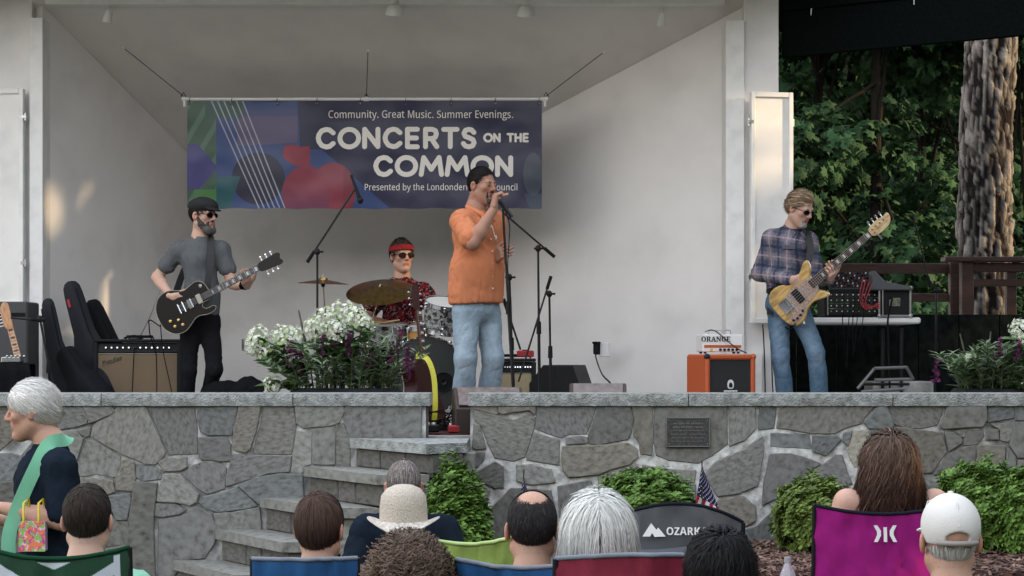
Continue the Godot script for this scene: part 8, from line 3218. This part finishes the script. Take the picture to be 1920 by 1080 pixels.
func build_audience() -> void:
	cloth_mat("mint_shirt", lin(0.25, 0.5, 0.36))
	cloth_mat("peach_shirt", lin(0.6, 0.25, 0.14))
	cloth_mat("white_shirt", lin(0.6, 0.58, 0.56))
	cloth_mat("black_top", lin(0.012, 0.012, 0.014))
	cloth_mat("brown_top", lin(0.1, 0.07, 0.06))
	var blue := cloth_mat("chair_blue", lin(0.03, 0.1, 0.24), {"tri": 3.0})
	var lime := cloth_mat("chair_lime", lin(0.4, 0.55, 0.14))
	var grey := cloth_mat("chair_grey", lin(0.12, 0.13, 0.14))
	var red := cloth_mat("chair_red", lin(0.25, 0.035, 0.06))
	var pink := cloth_mat("chair_pink", lin(0.34, 0.02, 0.2))
	var edge_grey := cloth_mat("edge_grey", lin(0.2, 0.22, 0.25))
	var edge_dark := cloth_mat("edge_dark", lin(0.015, 0.017, 0.025))
	# green and white striped chair with a dark haired man
	var z := 4.2
	var hp := Vector2(165, 976)
	listener("man with short dark hair in the green striped chair at the lower left", hp, z, M.skin_pale, M.mint_shirt, {"w": 1.02})
	hair(heads_done[-1][0], heads_done[-1][1], Vector3(0.035, 0.026, 0.021), {"n": 2200, "len": 0.028, "low": -0.085, "lift": 0.005, "thick": 0.0022})
	# chair back height that brings its top edge to the measured line
	var gt := func(px: float, py: float, zz: float) -> float: return P(px, py, zz).y - ground_y(P(px, 0, zz).x, zz)
	var stripes := print_mat("striped_cloth", 256, 192, 0.9, func(x: float, v: float) -> Color:
		var w := absf(x * 2.0 - 1.0)
		var q := fposmod(v - (1.0 - w) * 0.17 - 0.02, 0.2)
		if w > 0.95 or v < 0.02: return Color(0.012, 0.05, 0.025)
		return Color(0.55, 0.6, 0.66) if (q < 0.07 and w < 0.86) or (w > 0.8 and w < 0.88) else Color(0.012, 0.055, 0.028))
	camp_chair("dark green camp chair with broad white stripes at the lower left", seat_under(hp, z) + Vector3(-0.02, 0, 0.1), 0.0, 0.49, gt.call(160, 1024, z + 0.35), stripes, cloth_mat("edge_green", lin(0.012, 0.05, 0.025)), 0.035)
	# blue chair with a brown haired listener
	z = 4.1
	hp = Vector2(601, 992)
	listener("listener with smooth brown hair in the left blue chair", hp, z, M.skin_warm, M.navy_tee, {"w": 1.03, "sh": 0.14, "yaw": -0.25})
	hair(heads_done[-1][0], heads_done[-1][1], Vector3(0.075, 0.045, 0.034), {"n": 2600, "len": 0.07, "low": -0.09, "lift": 0.007, "thick": 0.0022, "mess": 0.08})
	camp_chair("blue camp chair holding the brown haired listener", seat_under(hp, z) + Vector3(-0.03, 0, 0.1), 0.05, 0.36, gt.call(590, 1042, z + 0.33), blue, edge_grey, 0.0)
	# man bowing his head towards the camera at the foot of the steps
	z = 1.9
	var c := P(757, 915, z)
	var p := thing("person", "man in a navy T-shirt bowing his grey head at the foot of the steps", "person", Vector3.ZERO, 0.0, "people in the audience")
	var H := head_frame(c, 0.05, 0.62)
	var nk := c + Vector3(0, -0.12, -0.12)
	var g := GROUND
	var J := {"neck": nk, "chest": nk + Vector3(0, -0.17, -0.05), "belly": nk + Vector3(0.02, -0.36, -0.06), "pelvis": Vector3(nk.x, g + 0.42, nk.z - 0.06), "hem": Vector3(nk.x, g + 0.46, nk.z - 0.06),
		"sR": nk + Vector3(-0.19, -0.1, -0.02), "eR": nk + Vector3(-0.27, -0.36, 0.08), "wR": nk + Vector3(-0.1, -0.44, 0.26), "sL": nk + Vector3(0.19, -0.1, -0.02), "eL": nk + Vector3(0.29, -0.36, 0.05), "wL": nk + Vector3(0.1, -0.45, 0.26)}
	for s in [["R", -1.0], ["L", 1.0]]:
		J["h" + s[0]] = J.pelvis + Vector3(s[1] * 0.09, 0, 0)
		J["k" + s[0]] = J.pelvis + Vector3(s[1] * 0.16, 0.04, 0.42)
		J["a" + s[0]] = Vector3(J.pelvis.x + s[1] * 0.16, g + 0.09, J.pelvis.z + 0.4)
	put("body", body_mesh(J, H, {"w": 1.06, "hands": [[J.wR, Vector3(0.4, -0.2, 0.8), Vector3(0.2, -0.9, 0.1), Vector3(0.9, 0.1, -0.3), [0.5], 0.5], [J.wL, Vector3(-0.4, -0.2, 0.8), Vector3(-0.2, -0.9, 0.1), Vector3(-0.9, 0.1, -0.3), [0.5], 0.5]]}), M.skin_pale, p)
	var mb := MB.new()
	shirt_blob(J, {"girth": 1.2, "sleeve": 0.8, "sleeve_w": 1.25}).build(mb, 0.01, [], drape)
	put("shirt", mb, M.navy_tee, p)
	mb = MB.new()
	trousers_blob(J, {}).build(mb, 0.014, [], denim)
	put("trousers", mb, M.dark_trousers, p)
	hair(p, H, Vector3(0.16, 0.14, 0.13), {"n": 1500, "len": 0.035, "low": -0.08, "front": 0.09, "lift": 0.004, "thick": 0.0018, "nocap": 1, "grey": 0.35})
	brows(p, H, Vector3(0.15, 0.12, 0.1))
	# straw hat in front of him
	z = 3.1
	hp = Vector2(757, 978)
	listener("woman in a pale straw sun hat in front of the bowing man", hp, z, M.skin_pale, M.brown_top, {"sh": 0.15})
	H = heads_done[-1][1]
	var hat := thing("sun_hat", "pale straw sun hat with turned up brim", "hat", H.origin + Vector3(0, 0.035, 0.018))
	hat.scale = Vector3(0.88, 1, 1)
	var straw := mk("straw", lin(0.6, 0.52, 0.43), 0.85, {"tex": "fine", "tri": 3.0, "hgt": "h_fine", "hs": 0.3})
	mb = MB.new()
	mb.lathe(Vector3.ZERO, [Vector2(0.114, -0.03), Vector2(0.113, 0.03), Vector2(0.106, 0.075), Vector2(0.08, 0.105), Vector2(0.04, 0.12), Vector2(0.0, 0.124)], 32)
	put("crown", mb, straw, hat)
	mb = MB.new()
	var rows := []
	for j in 8:
		var row := []
		for i in 49:
			var a := TAU * i / 48.0
			var u := j / 7.0
			var up := 0.028 * u * u * absf(cos(a)) - 0.05 * u * (1.0 - absf(cos(a))) - 0.012 * u
			row.append(Vector3(cos(a) * lerpf(0.113, 0.172, u), -0.03 + up, sin(a) * lerpf(0.113, 0.175, u)))
		rows.append(row)
	mb.sheet(rows, 0.004)
	put("brim", mb, mk("straw_brim", lin(0.7, 0.63, 0.55), 0.85, {"tex": "grain", "tri": 6.0}), hat)
	# curly head
	z = 5.0
	hp = Vector2(766, 1100)
	listener("person with a big head of curly brown hair in the front row", hp, z, M.skin_pale, M.brown_top, {"sh": 0.15})
	hair(heads_done[-1][0], heads_done[-1][1], Vector3(0.11, 0.075, 0.055), {"n": 2000, "ring": 0.0105, "len": 0.05, "low": -0.1, "front": 0.03, "lift": 0.03, "vol": 0.085, "seg": 3, "thick": 0.0026, "mess": 0.35, "grav": 0.7, "stand": 0.05, "vary": 0.5})
	camp_chair("low dark chair under the curly haired person", seat_under(hp, z) + Vector3(0, 0, 0.08), 0.0, 0.5, 0.72, edge_dark, edge_dark)
	# lime chair turned aside
	camp_chair("lime green camp chair under the woman in the sun hat", Vector3(P(822, 0, 3.35).x, GROUND, 3.25), 0.45, 0.42, gt.call(890, 1000, 3.45), lime, cloth_mat("edge_lime", lin(0.5, 0.65, 0.25)), 0.03, false, 0.2)
	# balding man
	z = 4.6
	hp = Vector2(998, 992)
	listener("balding man with short dark hair in a peach shirt, right blue chair", hp, z, M.skin_warm, M.peach_shirt, {"w": 1.03, "sh": 0.19})
	hair(heads_done[-1][0], heads_done[-1][1], Vector3(0.028, 0.025, 0.025), {"n": 3200, "len": 0.015, "low": -0.09, "lift": 0.003, "thick": 0.0015, "w": 1.03, "bald": 0.05, "bald_z": -0.03, "nocap": 1, "grey": 0.1})
	hair(heads_done[-1][0], heads_done[-1][1], Vector3(0.05, 0.045, 0.045), {"n": 10, "len": 0.01, "low": -0.085, "w": 1.03, "bald": 0.056, "bald_z": -0.03, "lift": 0.002, "called": "cropped_hair"})
	camp_chair("blue camp chair holding the balding man in peach", seat_under(hp, z) + Vector3(-0.0, 0, 0.1), -0.12, 0.42, gt.call(985, 1046, z + 0.3), blue, edge_grey, 0.02)
	# white haired woman and the red chair
	z = 4.75
	hp = Vector2(1120, 1015)
	listener("woman with long white hair in the red chair", hp, z, M.skin_pale, M.white_shirt, {"sh": 0.15})
	hair(heads_done[-1][0], heads_done[-1][1], Vector3(0.66, 0.66, 0.62), {"n": 2600, "len": 0.26, "low": -0.06, "front": 0.05, "lift": 0.018, "vol": 0.055, "seg": 11, "thick": 0.0024, "mess": 0.2, "flare": 1.0, "vary": 0.2, "part": 0.5})
	camp_chair("red camp chair with grey edging in the front row", Vector3(P(1165, 0, 4.9).x, GROUND, 4.95), 0.1, 0.5, gt.call(1165, 1043, 5.2), red, edge_grey, -0.015)
	# grey chair with lettering, empty
	var gc := camp_chair("empty dark grey camp chair with white mountain logo below the plaque", Vector3(P(1264, 0, 2.4).x, GROUND, 2.2), 0.0, 0.61, gt.call(1272, 943, 2.5), grey, edge_dark, 0.03, true)
	chair_logo(gc, gt.call(1272, 943, 2.5))
	# black haired head close to the camera
	z = 5.5
	hp = Vector2(1350, 1088)
	listener("person with black hair nearest the camera right of the red chair", hp, z, M.skin_pale, M.black_top, {"sh": 0.16})
	hair(heads_done[-1][0], heads_done[-1][1], Vector3(0.012, 0.011, 0.012), {"n": 2200, "len": 0.09, "low": -0.09, "lift": 0.014, "vol": 0.02, "seg": 7, "thick": 0.0025, "curl": 0.004, "mess": 0.35, "vary": 0.5})
	camp_chair("low black chair under the black haired person", seat_under(hp, z) + Vector3(0, 0, 0.08), 0.0, 0.5, 0.6, edge_dark, edge_dark)
	# woman in a black top in the pink chair
	z = 2.3
	hp = Vector2(1667, 884)
	listener("woman with long wavy brown hair and black tank top in the pink chair", hp, z, M.skin_pale, M.black_top, {"tank": 1, "nd": 0.05, "sh": 0.2, "elbow": 0.1, "limb": 1.15})
	H = heads_done[-1][1]
	hair(heads_done[-1][0], H, Vector3(0.1, 0.064, 0.048), {"n": 2400, "len": 0.27, "lock": 14.0, "ramp": 0.12, "low": -0.06, "front": 0.05, "lift": 0.022, "vol": 0.07, "seg": 18, "thick": 0.0026, "curl": 0.013, "freq": 13.0, "mess": 0.14, "flare": 1.5, "vary": 0.5, "grey": 0.06})
	mb = MB.new()
	mb.tube([H * Vector3(0.075, 0.1, 0.04), H * Vector3(0.095, 0.085, -0.01), H * Vector3(0.1, 0.05, -0.05)], 0.005, 7)
	put("hair_clip", mb, M.steel, heads_done[-1][0])
	var pc := camp_chair("magenta pink camp chair with white emblem holding the wavy haired woman", Vector3(P(1656, 0, 2.75).x, GROUND, 2.46), 0.0, 0.6, gt.call(1665, 947, 2.75), pink, edge_dark, 0.035)
	var by: float = gt.call(1665, 956, 2.75)
	mb = MB.new()
	for s in [-1, 1]:
		for q in [[Vector2(s * 0.014, 0.036), Vector2(s * 0.03, 0.036), Vector2(s * 0.045, 0.012), Vector2(s * 0.045, -0.008), Vector2(s * 0.03, -0.036), Vector2(s * 0.014, -0.036), Vector2(s * 0.028, -0.006), Vector2(s * 0.028, 0.008)]]:
			for k in q.size(): q[k].x = s * (0.064 - absf(q[k].x))
			mb.prism(PackedVector2Array(q), 0, 0.002, 0.0, Transform3D(Basis(Vector3.RIGHT, -0.14), Vector3(0, by - 0.1, 0.2 + (by - 0.5) * 0.14 + 0.064)))
	mb.box(Vector3(0, by - 0.1, 0.2 + (by - 0.5) * 0.14 + 0.065), Vector3(0.015, 0.072, 0.002), 0.0005, Basis(Vector3.RIGHT, -0.14))
	put("emblem", mb, M.white_plastic, pc)
	mb = MB.new()
	mb.prism(PackedVector2Array([Vector2(-0.235, by - 0.05), Vector2(-0.25, by - 0.32), Vector2(-0.19, by - 0.36)]), 0, 0.003, 0.0, Transform3D(Basis(Vector3.RIGHT, -0.14), Vector3(0, 0.02, 0.265)))
	put("side_panel", mb, edge_grey, pc)
	# man in the white cap
	z = 5.15
	hp = Vector2(1780, 1012)
	listener("white haired man in a cream baseball cap at the lower right", hp, z, M.skin_warm, M.white_shirt, {"w": 1.05})
	H = heads_done[-1][1]
	hair(heads_done[-1][0], H, Vector3(0.6, 0.59, 0.56), {"n": 1500, "len": 0.035, "low": -0.1, "below": -0.015, "lift": 0.004, "thick": 0.002, "w": 1.05})
	cap(H)
	camp_chair("low chair under the man in the cream cap", seat_under(hp, z) + Vector3(0, 0, 0.08), 0.0, 0.5, 0.66, edge_grey, edge_dark)
	# pink armrest pouch with a water bottle
	bottle(P(1477, 1062, 3.4))
	walking_woman()

func bottle(c: Vector3) -> void:
	var ch := camp_chair("pink camp chair mostly below the frame left of the pink chair with emblem", Vector3(c.x - 0.17, GROUND, 3.5), 0.2, 0.4, 0.5, M.chair_pink, M.chair_pink)
	var arm := MB.new()
	arm.box(c + Vector3(-0.06, -0.075, 0.02) - ch.position, Vector3(0.1, 0.03, 0.2), 0.012)
	arm.box(c + Vector3(0.1, -0.085, 0.06) - ch.position, Vector3(0.2, 0.03, 0.2), 0.012)
	var o := put("cup_holder", arm, M.chair_pink, ch)
	o.transform = Transform3D(Basis(Vector3.UP, 0.2)).affine_inverse()
	var t := thing("water_bottle", "clear plastic water bottle with grey cap in the chair's cup holder", "bottle", c)
	var mb := MB.new()
	mb.lathe(Vector3(0, -0.19, 0), [Vector2(0.0, 0.0), Vector2(0.03, 0.0), Vector2(0.033, 0.02), Vector2(0.032, 0.06), Vector2(0.033, 0.13), Vector2(0.031, 0.16), Vector2(0.014, 0.2), Vector2(0.0125, 0.21)], 24)
	put("flask", mb, mk("clear_plastic", lin(0.6, 0.62, 0.65), 0.15, {"alpha": 0.35}), t)
	mb = MB.new()
	mb.lathe(Vector3(0, 0.018, 0), [Vector2(0.0145, 0.0), Vector2(0.0145, 0.02), Vector2(0.0, 0.021)], 16)
	put("bottle_cap", mb, mk("cap_grey", lin(0.3, 0.31, 0.32), 0.4), t)
	mb = MB.new()
	mb.lathe(Vector3(0, -0.12, 0), [Vector2(0.0338, 0.0), Vector2(0.0338, 0.05)], 24)
	put("bottle_label", mb, mk("bottle_print", lin(0.45, 0.5, 0.58), 0.5), t)

func chair_logo(ch: Node3D, top: float) -> void:
	var m: Material = M.white_plastic
	var at := func(x: float, y: float) -> Vector3: return Vector3(x, y, 0.2 + (y - 0.4) * 0.14 + 0.07)
	var mb := MB.new()
	mb.prism(PackedVector2Array([Vector2(-0.075, -0.028), Vector2(-0.05, 0.01), Vector2(-0.035, 0.032), Vector2(-0.012, 0.002), Vector2(-0.004, 0.012), Vector2(0.03, -0.028), Vector2(-0.02, -0.03), Vector2(-0.032, -0.012), Vector2(-0.04, -0.028)]), 0, 0.002, 0.0, Transform3D(Basis(Vector3.RIGHT, -0.14), at.call(-0.08, top - 0.12)))
	put("mountain_logo", mb, m, ch)
	var o := put("lettering", text_mesh("OZARK TRAIL", 0.048, "Droid Sans", 700, 0.002), m, ch)
	o.transform = Transform3D(Basis(Vector3.RIGHT, -0.14), at.call(0.1, top - 0.125))
	mb = MB.new()
	var rows := []
	for j in 3:
		var row := []
		for i in 21:
			var u := i / 10.0 - 1.0
			var y := top - 0.2 - j * 0.016 + 0.03 * u + 0.02 * u * u
			row.append(Vector3(u * 0.24, y, 0.2 + (y - 0.4) * 0.14 + 0.055 * (1.0 - u * u * 0.7) + 0.012))
		rows.append(row)
	mb.sheet(rows, 0.002)
	put("reflective_band", mb, M.edge_grey, ch)

func cap(H: Transform3D) -> void:
	var t := thing("baseball_cap", "cream baseball cap with strap opening at the back", "cap", Vector3.ZERO)
	var cl := cloth_mat("cap_cream", lin(0.66, 0.64, 0.6))
	var b := Blob.new()
	b.ell(H * Vector3(0, 0.045, -0.018), Vector3(0.089, 0.1, 0.11), H.basis, 0.01)
	# opening above the strap
	b.ell(H * Vector3(0, 0.012, -0.125), Vector3(0.04, 0.022, 0.04), H.basis, 0.0, true)
	var mb := MB.new()
	b.build(mb, 0.005, [{"normal": -H.basis.y, "d": -H.basis.y.dot(H * Vector3(0, -0.008, 0))}])
	put("crown", mb, cl, t)
	mb = MB.new()
	mb.ball(H * Vector3(0, 0.146, -0.018), Vector3(0.009, 0.005, 0.009))
	put("top_button", mb, cl, t)
	mb = MB.new()
	var pts := []
	for k in 13:
		var a := -0.75 + 1.5 * k / 12.0
		pts.append(H * Vector3(sin(a) * 0.087, 0.0, -0.018 - cos(a) * 0.108))
	mb.tube(pts, 0.0085, 6)
	put("strap", mb, cloth_mat("cap_strap", lin(0.3, 0.28, 0.25)), t)
	mb = MB.new()
	for k in 3:
		var a := TAU * k / 3.0
		mb.tube([H * Vector3(0, 0.146, -0.018), H * Vector3(sin(a) * 0.07, 0.115, -0.018 - cos(a) * 0.085), H * Vector3(sin(a) * 0.0895, 0.05, -0.018 - cos(a) * 0.111)], 0.0022, 4, false)
	put("seam", mb, cl, t)
	mb = MB.new()
	b = Blob.new()
	b.ell(H * Vector3(0, 0.02, 0.12), Vector3(0.075, 0.008, 0.07), H.basis.rotated(H.basis.x, 0.2), 0.01)
	b.build(mb, 0.006)
	put("visor", mb, cl, t)

func walking_woman() -> void:
	var z := 2.6
	var p := thing("person", "white haired woman in a navy top and green scarf walking out on the left", "person", Vector3.ZERO, 0.0, "people in the audience")
	var H := head_frame(P(58, 770, z), -1.5, 0.1)
	var nk := P(96, 832, z)
	var J := {"neck": nk, "chest": P(88, 905, z), "belly": P(90, 985, z), "pelvis": P(98, 1080, z), "hem": P(98, 1075, z),
		"sR": P(98, 872, z - 0.17), "eR": P(96, 985, z - 0.2), "wR": P(0, 975, z - 0.12), "sL": P(112, 876, z + 0.16), "eL": P(116, 975, z + 0.2), "wL": P(2, 952, z + 0.15),
		"hR": P(95, 1090, z - 0.09), "kR": P(60, 1225, z - 0.09), "aR": P(40, 1362, z - 0.1), "hL": P(100, 1090, z + 0.09), "kL": P(110, 1225, z + 0.09), "aL": P(150, 1358, z + 0.09)}
	put("body", body_mesh(J, H, {"limb": 1.05, "hands": [[J.wL, Vector3(-1, 0.0, 0), Vector3(0, -0.8, -0.4), Vector3(0, 0.5, -0.9), [0.5, 0.55, 0.6, 0.6], 0.5, 0.92], [J.wR, Vector3(-1, 0.1, 0.1), Vector3(0, -0.8, 0.4), Vector3(0, 0.5, 0.9), [0.5], 0.5, 0.92]]}), M.skin_warm, p)
	var mb := MB.new()
	shirt_blob(J, {"girth": 1.15, "sleeve": 0.82, "sleeve_w": 1.08, "tb": Basis(Vector3.UP, -1.5)}).build(mb, 0.01, [], drape)
	put("shirt", mb, M.navy_tee, p)
	mb = MB.new()
	trousers_blob(J, {"tb": Basis(Vector3.UP, -1.5)}).build(mb, 0.014, [], denim)
	put("trousers", mb, M.dark_trousers, p)
	for s in ["R", "L"]:
		var sb := Blob.new()
		sb.cap(J["a" + s] + Vector3(0.04, -0.04, 0), J["a" + s] + Vector3(-0.13, -0.045, 0), 0.04, 0.036, 0.02)
		mb = MB.new()
		sb.build(mb, 0.014)
		put("shoe", mb, M.leather_black, p)
	hair(p, H, Vector3(0.76, 0.74, 0.7), {"n": 2600, "len": 0.085, "low": -0.09, "front": 0.06, "lift": 0.009, "vol": 0.006, "seg": 7, "thick": 0.0024, "comb": Vector3(0, -0.2, -0.9), "mess": 0.35, "vary": 0.25})
	brows(p, H, Vector3(0.2, 0.17, 0.14))
	# scarf round the neck and down the front
	mb = MB.new()
	strap(mb, [nk + Vector3(0.05, 0.03, -0.09), nk + Vector3(0.07, 0.02, 0.03), P(92, 832, z + 0.13), P(66, 878, z + 0.19), P(34, 950, z + 0.2), P(16, 1010, z + 0.22), P(20, 1075, z + 0.22)], 0.03, Vector3(0.3, 0.1, 1))
	var sc := cloth_mat("scarf_green", lin(0.2, 0.5, 0.32))
	put("scarf", mb, sc, p)
	# gift bag hanging on her forearm
	var t := thing("gift_bag", "small paper bag with bright floral print and yellow handles on her arm", "bag")
	var c := P(62, 1005, z + 0.24)
	mb = MB.new()
	var w := 0.115
	var h := 0.13
	var bagm := print_mat("bag_print", 96, 96, 0.6, func(u: float, v: float) -> Color:
		var n := folds.get_noise_2d(u * 3.1 + 4.0, v * 3.1)
		var q := folds.get_noise_2d(u * 3.3 + 40.0, v * 2.9)
		if n > 0.12: return Color(0.75, 0.2, 0.08)
		if n < -0.15: return Color(0.25, 0.45, 0.1)
		return Color(0.7, 0.5, 0.6) if q > 0.1 else Color(0.5, 0.04, 0.28))
	mb.sheet([[c + Vector3(-w / 2, h / 2, 0.02), c + Vector3(w / 2, h / 2, 0.02)], [c + Vector3(-w / 2, -h / 2, 0.02), c + Vector3(w / 2, -h / 2, 0.02)]])
	put("printed_face", mb, bagm, t)
	mb = MB.new()
	mb.tint(Color(0.4, 0.3, 0.45))
	mb.box(c + Vector3(0, 0, -0.004), Vector3(w - 0.002, h - 0.002, 0.044), 0.002)
	put("bag_body", mb, M.painted_cloth, t)
	for s in [-0.03, 0.035]:
		mb = MB.new()
		mb.tube([c + Vector3(s - 0.005, h * 0.45, 0.022), c + Vector3(s - 0.004, h * 0.45 + 0.085, 0.025), c + Vector3(s, h * 0.45 + 0.1, -0.04), c + Vector3(s + 0.004, h * 0.45, -0.05)], 0.0055, 6)
		put("handle", mb, mk("ribbon_yellow", lin(0.65, 0.5, 0.04), 0.6), t)

func build_all() -> void:
	make_people_materials()
	build_gear()
	stage("gear")
	build_guitars()
	build_guitarist()
	build_singer()
	build_drummer()
	build_bassist()
	stage("band")
	build_plants()
	stage("plants")
	build_audience()
	stage("audience")
